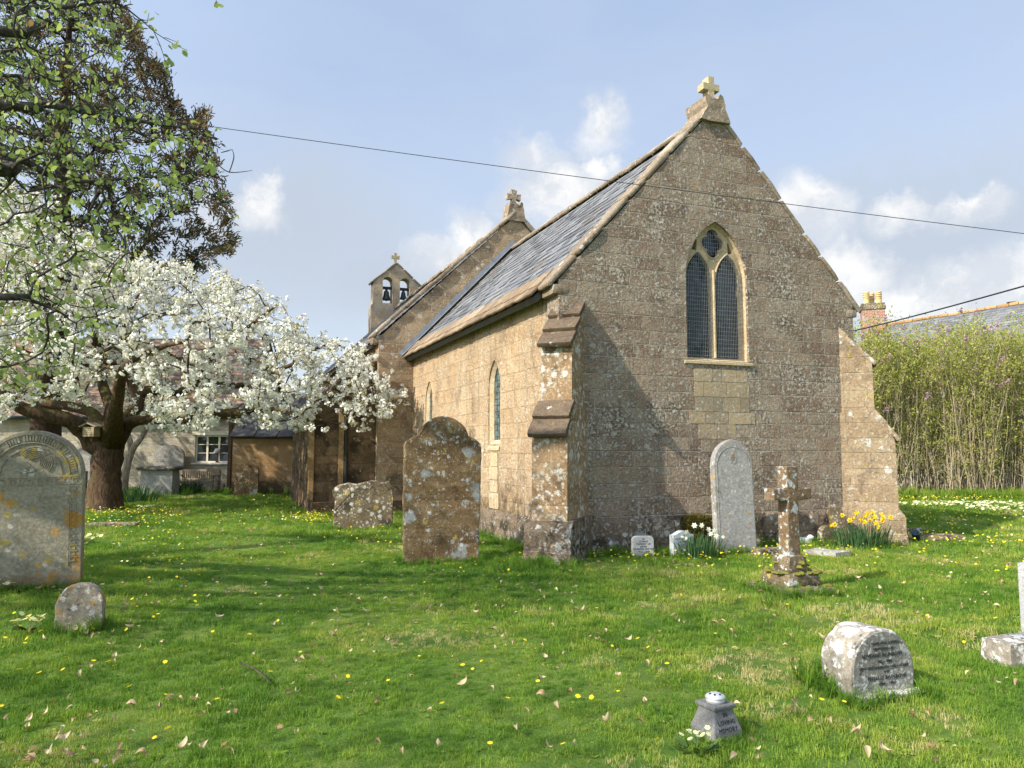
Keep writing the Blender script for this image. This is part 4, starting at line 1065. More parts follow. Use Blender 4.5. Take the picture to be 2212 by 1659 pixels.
    mb.box(-0.028, 0.028, -0.066, -0.056, 1.395, 1.402); mb.box(-0.028, 0.028, -0.066, -0.056, 1.42, 1.427); mb.box(-0.028, 0.028, -0.066, -0.056, 1.445, 1.452)
    mb.build('carving', STONE['grey'], t); t.rotation_euler = (R(-2.5), 0, R(18))
    # small granite stone
    t = thing('headstone', 'small round cornered grey granite headstone with six lines of black lettering', 'headstone', (1.88, 11.16, 0), R(10), 'headstones in the churchyard')
    o = [(-0.16, -0.2), (0.16, -0.2), (0.16, 0.25)] + arc_pts((0.095, 0.255), 0.065, 0, R(80), 5) + arc_pts((-0.095, 0.255), 0.065, R(100), R(180), 5)
    slab_mesh('slab', o, 0.08, STONE['granite'], t, 0.001, 0.01, 0.04)
    lettering(t, [('IN', 0.034, 0, 0.277), ('LOVING', 0.036, 0, 0.243), ('MEMORY OF', 0.036, 0, 0.207), ('JOHN', 0.036, 0, 0.171), ('FENWICK MOORE', 0.036, 0, 0.135), ('1912 - 1989', 0.034, 0, 0.099)], -0.0405, M['letter'])
    # small white stone
    t = thing('headstone', 'small pale blue grey wavy topped headstone half hidden by white narcissi', 'headstone', (2.50, 11.42, 0), R(24), 'headstones in the churchyard')
    o = [(-0.18, -0.2), (0.18, -0.2), (0.18, 0.31)] + [(0.18 - 0.36 * i / 14, 0.31 + 0.06 * (0.5 - 0.5 * math.cos(2 * math.pi * i / 14))) for i in range(1, 15)]
    slab_mesh('slab', o, 0.10, STONE['pale'], t, 0.0005, 0.004, 0.03)
    lettering(t, [('IN', 0.034, 0, 0.298), ('LOVING MEMORY', 0.034, 0, 0.255), ('ARTHUR C', 0.038, 0, 0.21), ('IN', 0.03, 0, 0.165)], -0.0505, M['letter_grey'])
    # leaning stone and low dark stone by the right-hand buttress
    t = thing('headstone', 'narrow worn headstone leaning steeply behind the yellow daffodils', 'headstone', (5.50, 12.72, -0.05), R(20), 'headstones in the churchyard')
    slab_mesh('slab', half_round(0.24, 0.62, 0.12, 10), 0.10, STONE['mid'], t, 0.008, 0.014, 0.04); t.rotation_euler = (R(-9), R(-14), R(12))
    t = thing('headstone', 'low dark round topped headstone just left of the yellow daffodils', 'headstone', (5.18, 12.72, 0), R(16), 'headstones in the churchyard')
    slab_mesh('slab', half_round(0.30, 0.20, 0.12, 10), 0.12, STONE['mid'], t, 0.008, 0.014, 0.04)
    # stone in the lower right with a heavy inscribed face and a plinth
    t = thing('headstone', 'thick white crusted dome topped headstone with dark inscribed face at lower right', 'headstone', (2.30, 5.10, 0), R(19), 'headstones in the churchyard')
    W2 = 0.50; o = [(-W2 / 2, -0.1), (W2 / 2, -0.1), (W2 / 2, 0.17)] + [(W2 / 2 * (1 if math.cos(a) > 0 else -1) * abs(math.cos(a)) ** 0.92, 0.17 + 0.245 * math.sin(a)) for a in [math.pi * i / 20 for i in range(1, 20)]] + [(-W2 / 2, 0.17)]
    slab_mesh('slab', o, 0.27, STONE['rain'], t, 0.010, 0.014, 0.04, 9.0)
    f2 = [(p[0] * 0.955, 0.02 + (p[1] - 0.02) * 0.965) for p in o if p[1] > -0.05]; f2 = [(-0.238, 0.02), (0.238, 0.02)] + f2[0:]
    slab_mesh('inscribed_face', f2, 0.02, STONE['rain_face'], t, 0.002, 0.004, 0.04, 9.0, y0=-0.146)
    lettering(t, [('DEAR AND LOVING', 0.024, 0.02, 0.335), ('MEMORIES OF', 0.024, 0.0, 0.30), ('EDWARD RAINBOW', 0.033, -0.01, 0.262), ('1902 - 1984', 0.024, 0.0, 0.222), ('DEVOTED HUSBAND AND FATHER', 0.0235, 0.0, 0.187), ('AND', 0.02, 0.02, 0.158), ('PHYLLIS RAINBOW', 0.034, 0.02, 0.122), ('1904 - 1995', 0.027, 0.02, 0.084)], -0.149, M['letter'])
    mb = MB(); mb.block((0.02, -0.155, 0.0), (0.27, 0, 0), (0, 0.075, 0), (0, 0, 0.035), 0.012, 0.08, None, 9.0); mb.build('base', STONE['rain'], t)
    # stone cut by the right edge of the frame, with footing
    t = thing('headstone', 'tall pale granite shouldered headstone cut off by the right edge of the photo', 'headstone', (4.52, 6.52, 0), R(21), 'headstones in the churchyard')
    o = [(-0.34, 0.0), (0.34, 0.0), (0.34, 0.62), (0.25, 0.63), (0.25, 0.69)] + [(0.25 - 0.5 * i / 10, 0.69 + 0.07 * math.sin(math.pi * i / 10)) for i in range(1, 10)] + [(-0.25, 0.69), (-0.25, 0.63), (-0.34, 0.62)]
    slab_mesh('slab', o, 0.085, STONE['granite'], t, 0.0015, 0.006, 0.05)
    mb = MB(); mb.prism([(x * 0.74, 0.06 + z * 0.86) for x, z in o], FX, -0.048, -0.036); mb.build('polished_panel', STONE['pale'], t)
    mb = MB(); mb.block((0, -0.02, 0.0), (0.42, 0, 0), (0, 0.14, 0), (0, 0, 0.045), 0.002, 0.03); mb.build('base', STONE['granite'], t)
    # vase block beside it with a pierced metal lid
    t = thing('flower_vase', 'low lichened stone flower holder with round metal lid by the right edge headstone', 'grave vase', (3.72, 5.74, 0), R(20))
    mb = MB(); mb.block((0, 0, 0.04), (0.26, 0, 0), (0, 0.125, 0), (0, 0, 0.15), 0.012, 0.10, None, 9.0); mb.build('stone_block', STONE['rain'], t)
    mb = MB(); mb.lathe([(0.12, 0.178), (0.13, 0.184), (0.11, 0.198), (0.06, 0.21), (0.0, 0.213)], 28, Matrix.Translation((0.0, 0.01, 0.012)) @ Matrix.Scale(0.85, 4)); ld = mb.build('lid', M['zinc'], t, True)
    mb = MB()
    for k in range(6): mb.lathe([(0.011, 0.0), (0.011, 0.003)], 8, Matrix.Translation((0.06 * math.cos(k * 1.05), 0.01 + 0.06 * math.sin(k * 1.05), 0.188)))
    mb.build('lid_holes', M['hole'], ld)
    # nearest grave vase
    t = thing('flower_vase', 'dark grey tapered memorial vase with pierced metal dome lid and lettering on one side', 'grave vase', (1.125, 4.36, 0.005), R(28))
    mb = MB(); lv = [(-0.02, 0.100), (0.03, 0.097), (0.07, 0.083), (0.12, 0.068), (0.135, 0.064), (0.138, 0.078), (0.156, 0.080), (0.160, 0.072)]
    vs = [(sx * r, sy * r, z) for z, r in lv for sx, sy in ((-1, -1), (1, -1), (1, 1), (-1, 1))]
    fs = [(i * 4 + j, i * 4 + (j + 1) % 4, (i + 1) * 4 + (j + 1) % 4, (i + 1) * 4 + j) for i in range(len(lv) - 1) for j in range(4)] + [tuple(len(lv) * 4 - 4 + j for j in range(4))]
    mb.add(vs, fs); b = mb.build('body', STONE['vase'], t); bm = bmesh.new(); bm.from_mesh(b.data); bmesh.ops.bevel(bm, geom=[e for e in bm.edges if e.calc_face_angle(0) > 0.5], offset=0.003, segments=2, affect='EDGES'); bm.to_mesh(b.data); bm.free()
    mb = MB(); mb.lathe([(0.052, 0.158), (0.053, 0.182), (0.050, 0.183)], 28); mb.build('collar', M['zinc'], t, True)
    mb = MB(); mb.lathe([(0.054, 0.181), (0.057, 0.184), (0.052, 0.194), (0.036, 0.205), (0.015, 0.210), (0.0, 0.211)], 28); ld = mb.build('lid', M['zinc'], t, True)
    mb = MB()
    for k in range(7):
        a = k * 0.9 + 0.3; p = Vector((0.034 * math.cos(a), 0.034 * math.sin(a), 0.2062)); nn = Vector((math.cos(a) * 0.5, math.sin(a) * 0.5, 1)).normalized()
        mb.lathe([(0.0062, -0.001), (0.0062, 0.0012)], 10, Matrix.Translation(p) @ nn.to_track_quat('Z', 'Y').to_matrix().to_4x4())
    mb.build('lid_holes', M['hole'], ld)
    le = lettering(b, [('IN', 0.030, 0.0, 0.108), ('LOVING', 0.031, 0.0, 0.073), ('MEMORY', 0.031, 0.0, 0.037)], -0.0975, M['letter'])
    for v in le.data.vertices:     # follow the flare of the face
        z = v.co.z; rr = np.interp(z, [p[0] for p in lv], [p[1] for p in lv]); v.co.y = v.co.y + 0.0985 - rr - 0.0012
    # stone cross on a stepped base
    t = thing('stone_cross', 'weathered stone cross on mossy stepped base standing in the lawn', 'grave cross', (3.10, 8.66, 0), R(24))
    mb = MB(); b_ = 0.088
    pts = [(-b_, 0.30), (b_, 0.30), (b_ * 0.9, 0.99), (0.27, 1.0), (0.27, 1.125), (b_ * 0.9, 1.13), (b_ * 0.92, 1.37), (-b_ * 0.92, 1.37), (-b_ * 0.9, 1.13), (-0.27, 1.125), (-0.27, 1.0), (-b_ * 0.9, 0.99)]
    sh_ = slab_mesh('shaft', pts, 0.16, STONE['cross'], t, 0.007, 0.016, 0.05, 8.0)
    mb = MB(); mb.block((0, 0, 0.29), (0.15, 0, 0), (0, 0.15, 0), (0, 0, 0.11), 0.02, 0.22, None, 8.0); mb.build('socket_stone', STONE['mid'], t)
    mb = MB(); mb.block((0, 0, 0.13), (0.24, 0, 0), (0, 0.23, 0), (0, 0, 0.085), 0.022, 0.14, None, 7.0); mb.build('step', STONE['mid'], t)
    mb = MB(); mb.block((0, 0, 0.0), (0.36, 0, 0), (0, 0.34, 0), (0, 0, 0.07), 0.02, 0.1, None, 7.0); mb.build('step', STONE['mid'], t)
    mb = MB()
    for k in range(46):
        a = random.uniform(0, 6.28); lev = random.choice(((0.13, 0.40), (0.21, 0.215), (0.21, 0.24), (0.065, 0.34), (0.065, 0.31))); s = max(abs(math.cos(a)), abs(math.sin(a))); rr = lev[1] / s * random.uniform(0.75, 0.97)
        z = lev[0]
        if z == 0.13: z, rr = 0.30 + random.uniform(-.1, .08), 0.155 / s
        mb.block((rr * math.cos(a), rr * math.sin(a), z), (random.uniform(.02, .06), 0, 0), (0, random.uniform(.02, .06), 0), (0, 0, random.uniform(.012, .03)), 0.012, 0.6, None, 18.0)
    mb.build('moss', M['moss_skin'], t)
    # flat ledger in the grass, low kerb, slab by the tree, rubble and drain at the buttress foot
    t = tag(slab_flat('ledger_stone', [(4.36, 11.60), (4.70, 11.26), (5.0, 11.45), (4.66, 11.80)], 0.10, STONE['tomb'], 0.0), 'flat grey slab lying in the grass right of the stone cross', 'ledger stone')
    t = tag(slab_flat('stone_slab', [(-8.50, 15.35), (-7.55, 15.50), (-7.68, 15.98), (-8.62, 15.86)], 0.12, STONE['mid'], 0.0), 'low flat stone slab in the grass before the blossom tree trunk', 'stone slab')
    mb = MB(); q = ground_at(1662, 1198); mb.block((q.x, q.y, 0.03), (0.22, 0.07, 0), (-0.04, 0.12, 0), (0, 0, 0.07), 0.015, 0.12); tag(mb.build('kerb_stone', STONE['mid'], None), 'short low kerb stone between the gothic headstone and the stone cross', 'kerb stone')
    mb = MB(); mb.block((6.95, 13.55, 0.02), (0.22, 0.08, 0), (-0.06, 0.12, 0), (0, 0, 0.075), 0.02, 0.25); tag(mb.build('rough_stone', STONE['mid'], None), 'rough low stone lying at the foot of the sunlit right buttress', 'stone')
    mb = MB(); mb.block((7.5, 13.5, 0.02), (0.42, 0.10, 0), (-0.09, 0.2, 0), (0, 0, 0.075), 0.02, 0.35); tag(mb.build('boulder', STONE['mid'], None), 'smooth low boulder in the grass right of the plastic pot', 'stone')
    mb = MB(); mb.block((7.15, 14.3, 0.03), (0.5, 0.18, 0), (-0.03, 0.06, 0), (0, 0, 0.08), 0.012, 0.1); tag(mb.build('kerb_stone', STONE['mid'], None), 'dark kerb stone edging the church shadow behind the boulder', 'kerb stone')
    t = thing('flower_pot', 'tilted dull blue plastic pot in the grass at the buttress foot', 'pot', (6.85, 13.1, 0.04)); t.rotation_euler = (R(10), R(-28), R(30))
    mb = MB(); mb.lathe([(0.05, -0.05), (0.066, 0.13), (0.075, 0.132), (0.075, 0.155), (0.062, 0.155), (0.055, 0.05), (0, 0.05)], 20); mb.build('body', M['pot_blue'], t, True)
    q = ground_at(1737, 1178); mb = MB(); mb.block((q.x, q.y, 0.07), (0.13, 0.02, 0), (-0.01, 0.07, 0), (0, 0, 0.08), 0.03, 0.5, None, 9.0); mb.block((q.x + 0.1, q.y, 0.13), (0.06, 0, 0), (0, 0.05, 0), (0, 0, 0.05), 0.01, 0.6, None, 9.0)
    tag(mb.build('white_stone', M['white_stone'], None), 'lumpy white stone beside the dark leaf clump behind the cross', 'stone')
    # twigs and far stones
    def far_stone(u0, u1, vt, vb, y, mat, label, arched=True, th=0.12, rot=0.0):
        a, b = at(u0, vb, y), at(u1, vb, y); top = at((u0 + u1) / 2, vt, y).z; w_ = (b.x - a.x); rise = min(w_ * 0.32, top * 0.4)
        t_ = thing('headstone', label, 'headstone', ((a.x + b.x) / 2, y, 0), rot, 'headstones by the cottage wall'); slab_mesh('slab', half_round(w_, top - rise, rise, 12) if arched else [(-w_ / 2, -.2), (w_ / 2, -.2), (w_ / 2, top), (-w_ / 2, top)], th, mat, t_, 0.008, 0.012, 0.08); return t_
    far_stone(330, 396, 961, 1045, 29.2, STONE['grey'], 'pale grey arched headstone against the cottage wall behind the chest tomb')
    far_stone(163, 200, 966, 1030, 29.2, STONE['grey'], 'pale arched headstone by the cottage wall, behind the blossom tree trunk')
    far_stone(507, 558, 1001, 1064, 26.2, STONE['brown'], 'dark brown mottled headstone against the tan shed wall')
    far_stone(160, 186, 1018, 1062, 26.5, STONE['mid'], 'small dark squared headstone left of the blossom tree trunk', False)
    t = thing('chest_tomb', 'grey chest tomb with thick dark overhanging lid beside the bench', 'tomb', (-12.35, 27.0, 0), R(6))
    mb = MB(); mb.block((0, 0, 0.42), (0.54, 0, 0), (0, 0.40, 0), (0, 0, 0.46), 0.01, 0.03); mb.build('chest', STONE['tomb'], t)
    mb = MB(); mb.block((0, 0, 0.92), (0.70, 0, 0), (0, 0.55, 0), (0, 0, 0.075), 0.025, 0.14); mb.build('lid', STONE['tomb_top'], t)


def slab_flat(name, poly, th, mat, z):
    mb = MB(); n = len(poly)
    mb.prism(poly, lambda p, q, d: (p, q, d), z - 0.05, z + th * 0.65); o = mb.build(name, mat, None); rough_mesh(o.data, 3, 0.012, 5.0)
    return o


build_gravestones()


# ------------------------------------------------------------------ cottage, shed, bench, house, wires
def tile_rows(mb, p0, along, up, L, H, tw, thh, lift=0.02, jit=0.01):
    along, up = Vector(along).normalized(), Vector(up).normalized(); nn = along.cross(up).normalized(); nn = nn if nn.z > 0 else -nn
    rows = int(H / thh)
    for r in range(rows + 1):
        x = -(r % 2) * tw / 2
        while x < L:
            w = tw * random.uniform(0.7, 1.3); a, b = max(x, 0) + 0.004, min(x + w, L) - 0.004
            if b - a > 0.05:
                s0 = r * thh + random.uniform(-jit, jit); s1 = min(s0 + thh * 1.35, H); l0 = lift * random.uniform(0.8, 1.3)
                q = [p0 + along * a + up * s0 + nn * l0, p0 + along * b + up * s0 + nn * l0, p0 + along * b + up * s1, p0 + along * a + up * s1]
                mb.add(q + [q[0] - nn * lift, q[1] - nn * lift], [(0, 1, 2, 3), (1, 0, 4, 5)])
            x += w


def build_cottage():
    Y = 29.6
    t = thing('cottage', 'long low pale rubble stone cottage with clay tile roof behind the blossom tree', 'cottage', (-16, Y, 0), 0)
    x0, x1 = -9.0, 5.42; ez = 2.95          # local x
    wl, wr, wb, wt = 3.76, 5.12, 1.07, 2.13
    mb = MB(); mb.plate([(x0, -0.2), (x1, -0.2), (x1, ez), (x0, ez)], [[(wl, wb), (wr, wb), (wr, wt), (wl, wt)]], FX, 0, 0.4); mb.build('wall', M['cottage'], t)
    mb = MB(); mb.box(x0, x1, 6.0, 6.3, -0.2, ez); mb.plate([(0.4, -0.2), (6.0, -0.2), (6.0, ez), (3.2, 6.3), (0.4, ez)], [], lambda p, q, d: (d, p, q), x1 - 0.35, x1 - 0.01); mb.build('wall', M['cottage'], t)
    rf = MB(); q = [(-0.3, 2.82), (3.2, 6.35), (6.7, 2.82), (6.6, 2.76), (3.2, 6.2), (-0.2, 2.74)]
    rf.prism(q, lambda p, z, d: (d, p, z), x0, x1 + 0.1); ro = rf.build('roof', M['dark_wood'], t)
    tm = MB(); tile_rows(tm, Vector((x0, -0.32, 2.85)), (1, 0, 0), (0, 3.5, 3.53), x1 + 0.1 - x0, 4.95, 0.3, 0.22); tm.build('tiles', M['clay_tile'], ro)
    mb = MB(); mb.tube([(x0, -0.36, 2.80), (x1 - 1.8, -0.36, 2.80)], 0.06, 8); mb.build('gutter', M['black_iron'], t)
    fr = MB()
    for a, b, c, d in ((wl, wl + 0.06, wb, wt), (wr - 0.06, wr, wb, wt), (wl + 0.06, wr - 0.06, wt - 0.06, wt), (wl + 0.06, wr - 0.06, wb, wb + 0.06)): fr.box(a, b, 0.06, 0.14, c, d)
    xs = [wl + (wr - wl) * k / 3 for k in (1, 2)]
    for x in xs: fr.box(x - 0.035, x + 0.035, 0.062, 0.138, wb + 0.06, wt - 0.06)
    edges = [wl + 0.06] + [e for x in xs for e in (x - 0.035, x + 0.035)] + [wr - 0.06]
    for k in range(3):
        for z in (wb + 0.37, wb + 0.70): fr.box(edges[2 * k], edges[2 * k + 1], 0.085, 0.12, z - 0.012, z + 0.012)
    w = fr.build('window', M['cream'], t)
    mb = MB(); mb.add([(wl, 0.11, wb), (wr, 0.11, wb), (wr, 0.11, wt), (wl, 0.11, wt)], [(0, 1, 2, 3)]); mb.build('glass', M['window_glass'], w)
    mb = MB(); mb.box(wl - 0.1, wr + 0.06, -0.09, 0.06, wb - 0.06, wb - 0.003); mb.build('sill', M['white_paint'], w)
    mb = MB(); mb.box(wl - 0.12, wr + 0.12, -0.03, 0.03, wt + 0.003, wt + 0.15); mb.build('lintel', M['cream'], w)
    lp = thing('table_lamp', 'white table lamp shade seen just inside the cottage window', 'lamp', (-16 + wl + 0.84, Y + 0.04, wb + 0.02))
    mb = MB(); mb.lathe([(0.13, 0.36), (0.065, 0.52), (0.0, 0.52)], 20); mb.build('lamp_shade', M['shade_cloth'], lp, True)
    mb = MB(); mb.lathe([(0.05, 0.0), (0.05, 0.02), (0.02, 0.05), (0.03, 0.2), (0.012, 0.36)], 12); mb.build('lamp_base', M['dark_wood'], lp, True)
    post = MB(); post.box(-10.60, -10.48, 28.6, 28.75, -0.1, 2.6); post.box(-10.41, -10.30, 28.6, 28.75, -0.1, 2.6); post.box(-10.48, -10.41, 28.64, 28.72, -0.1, 2.58)
    tag(post.build('timber_post', M['dark_wood'], None), 'brown upright timber post at the corner between cottage and shed', 'post')
    # shed
    s = thing('shed', 'low tan stone shed with heavy dark stone slab roof', 'shed', (-9.3, 26.9, 0), 0)
    mb = MB(); mb.box(-0.5, 2.3, 0, 0.4, -0.2, 2.05); mb.box(-0.5, -0.1, 0.4, 3, -0.2, 2.05); mb.build('wall', M['shed'], s)
    rf = MB(); rf.prism([(-0.10, 2.0), (3.0, 3.75), (3.0, 3.6), (0.0, 1.95)], lambda p, z, d: (d, p, z), -0.55, 2.4); ro = rf.build('roof', M['dark_wood'], s)
    tm = MB(); up = Vector((0, 3.1, 1.75)).normalized()
    for r in range(7):
        x = -0.6 + (r % 2) * -0.3
        while x < 2.4:
            w_ = random.uniform(0.45, 0.95); a, b = max(x, -0.6), min(x + w_, 2.45)
            if b - a > 0.1:
                p = Vector(((a + b) / 2, -0.17, 1.98)) + up * (r * 0.42 + 0.25 + random.uniform(-.02, .02)); tm.block(p + Vector((0, -0.02, 0.045)), ((b - a) / 2 - 0.008, 0, 0), up * 0.28, Vector((0, -up.z, up.y)) * 0.028, 0.014, 0.06)
            x += w_
    tm.build('tiles', M['dark_tile'], ro)
    # bench
    b = thing('garden_bench', 'silvered slatted wooden garden bench below the cottage window', 'bench', (-11.72, 28.6, 0.0), R(-8))
    W2 = 0.75
    mb = MB()
    for k in range(5): mb.box(-W2, W2, -0.22 + k * 0.1, -0.14 + k * 0.1, 0.40, 0.425)
    mb.box(-W2, W2, -0.26, -0.225, 0.33, 0.40); mb.build('seat', M['old_wood'], b)
    mb = MB(); mb.box(-W2, W2, 0.26, 0.30, 0.76, 0.84); mb.box(-W2, W2, 0.235, 0.275, 0.45, 0.50)
    for k in range(17):
        x = -W2 + 0.06 + k * (2 * W2 - 0.12) / 16; mb.box(x - 0.022, x + 0.022, 0.25, 0.27, 0.50, 0.76)
    mb.build('backrest', M['old_wood'], b)
    for sx in (-1, 1):
        mb = MB(); mb.box(sx * W2 - 0.035, sx * W2 + 0.035, -0.30, 0.27, 0.60, 0.635); mb.build('armrest', M['old_wood'], b)
        mb = MB(); mb.box(sx * W2 - 0.035, sx * W2 + 0.035, -0.265, -0.195, -0.02, 0.60); mb.build('leg', M['old_wood'], b)
        mb = MB(); mb.box(sx * W2 - 0.035, sx * W2 + 0.035, 0.22, 0.29, -0.02, 0.80); mb.build('leg', M['old_wood'], b)
    rl = MB(); rl.tube([(-10.55, 28.2, -0.05), (-10.55, 28.2, 0.32)], 0.025, 6); rl.tube([(-10.62, 28.2, 0.22), (-9.9, 28.2, 0.2)], 0.02, 6); rl.tube([(-9.9, 28.2, -0.05), (-9.9, 28.2, 0.26)], 0.025, 6)
    tag(rl.build('iron_rail', M['black_iron'], None), 'low black iron rail in the grass right of the bench', 'rail')


def build_house():
    A = Vector((18.83, 38.0, 0)); B = Vector((21.85, 32.17, 0)); d = (B - A).normalized(); a = math.atan2(d.y, d.x)
    h = thing('house', 'slate roofed house with orange ridge showing above the lilac thicket', 'house', (A.x, A.y, 0), a)
    L = 16.0; zr = 7.8; hw = 3.4; ze = 5.05
    # local x along the ridge towards the viewer's right, local -y faces the churchyard
    mb = MB(); mb.box(0, L, -hw, -hw + 0.4, -0.2, ze); mb.box(0, L, hw - 0.4, hw, -0.2, ze); mb.plate([(-hw + 0.4, -0.2), (hw - 0.4, -0.2), (hw - 0.4, ze), (0, zr - 0.15), (-hw + 0.4, ze)], [], lambda p, q, dd: (dd, p, q), 0.01, 0.4); mb.build('wall', M['cottage'], h)
    rf = MB(); rf.prism([(-hw - 0.3, ze - 0.25), (0, zr), (hw + 0.3, ze - 0.25), (0, zr - 0.2)], lambda p, z, dd: (dd, p, z), -0.15, L); ro = rf.build('roof', M['dark_wood'], h)
    up = Vector((0, hw + 0.3, zr - ze + 0.25)); tm = MB(); tile_rows(tm, Vector((-0.15, -hw - 0.3, ze - 0.23)), (1, 0, 0), up, L, up.length, 0.3, 0.2, 0.02); tm.build('slates', M['house_slate'], ro)
    mb = MB(); stone_row(mb, (-0.15, 0, zr + 0.02), (L, 0, zr + 0.02), (0, 0.14, 0), (0, 0, 0.06), 0.45, 0.01); mb.build('ridge', M['ridge_tile'], ro)
    for wx in (5.0, 9.0):
        mb = MB(); wz = 4.1
        for q in ((wx, wx + 0.07, wz - 0.5, wz + 0.6), (wx + 0.93, wx + 1.0, wz - 0.5, wz + 0.6), (wx + 0.07, wx + 0.93, wz + 0.53, wz + 0.6), (wx + 0.07, wx + 0.93, wz - 0.5, wz - 0.43), (wx + 0.47, wx + 0.53, wz - 0.43, wz + 0.53)): mb.box(q[0], q[1], -hw - 0.05, -hw + 0.05, q[2], q[3])
        w = mb.build('window', M['white_paint'], h); mb = MB(); mb.add([(wx, -hw - 0.012, wz - 0.5), (wx + 1, -hw - 0.012, wz - 0.5), (wx + 1, -hw - 0.012, wz + 0.6), (wx, -hw - 0.012, wz + 0.6)], [(0, 1, 2, 3)]); mb.build('glass', M['window_glass'], w)
    ch = thing('chimney', 'red brick chimney stack with three buff clay pots above the right buttress', 'chimney', tuple(at(1886, 720, 38.3).xy) + (0,), R(-20))
    mb = MB(); mb.box(-0.52, 0.52, -0.52, 0.52, 4.5, 8.6); st = mb.build('stack', M['brick'], ch)
    mb = MB(); mb.box(-0.58, 0.58, -0.58, 0.58, 8.6, 8.76); mb.box(-0.54, 0.54, -0.54, 0.54, 8.763, 8.9); mb.build('cap', STONE['mid'], ch)
    for (px, py, s) in ((-0.26, -0.15, 1.0), (0.0, 0.28, 1.0), (0.30, -0.1, 0.96)):
        mb = MB(); mb.lathe([(0.15, 8.9), (0.145, 9.18), (0.17, 9.19), (0.17, 9.23), (0.13, 9.235), (0.13, 9.28), (0.17, 9.285), (0.17, 9.33), (0.13, 9.335), (0.13, 9.38), (0.17, 9.385), (0.17, 9.43), (0.13, 9.435), (0.13, 9.47), (0.16, 9.48), (0.15, 9.54), (0.0, 9.56)], 18, Matrix.Translation((px, py, 0)) @ Matrix.Scale(1, 4)); mb.build('chimney_pot', M['pot_buff'], ch)
    ve = thing('roof_vent', 'small flat topped metal vent on the slate roof ridge', 'vent', tuple(at(2186, 660, 33.1).xy) + (7.85,))
    mb = MB(); mb.lathe([(0.05, -0.1), (0.05, 0.14)], 10); mb.build('pipe', M['black_iron'], ve); mb = MB(); mb.lathe([(0.2, 0.14), (0.2, 0.17), (0.0, 0.19)], 16); mb.build('cap', M['black_iron'], ve)


def build_wires():
    mb = MB(); pts = []
    for k in range(33):
        u = -1100 + 4600 * k / 32; v = 390 + (u - 1310) * 0.132 + ((u - 1310) / 1000) ** 2 * -5.5
        pts.append(at(u, v, 9.3))
    mb.tube(pts, 0.0045, 5); tag(mb.build('overhead_wire', M['cable'], None), 'thin long wire crossing the sky in front of the church gable', 'wire')
    mb = MB(); a, b = at(1740, 738, 23.0), at(2212, 618, 14.5); pts = []
    for k in range(13):
        f = k / 8; p = a + (b - a) * f; p.z -= 0.05 * math.sin(math.pi * min(f, 1)); pts.append(p)
    mb.tube(pts, 0.016, 6); tag(mb.build('overhead_wire', M['cable'], None), 'thicker black cable rising to the right over the lilac thicket', 'wire')


build_cottage()
build_house()
build_wires()


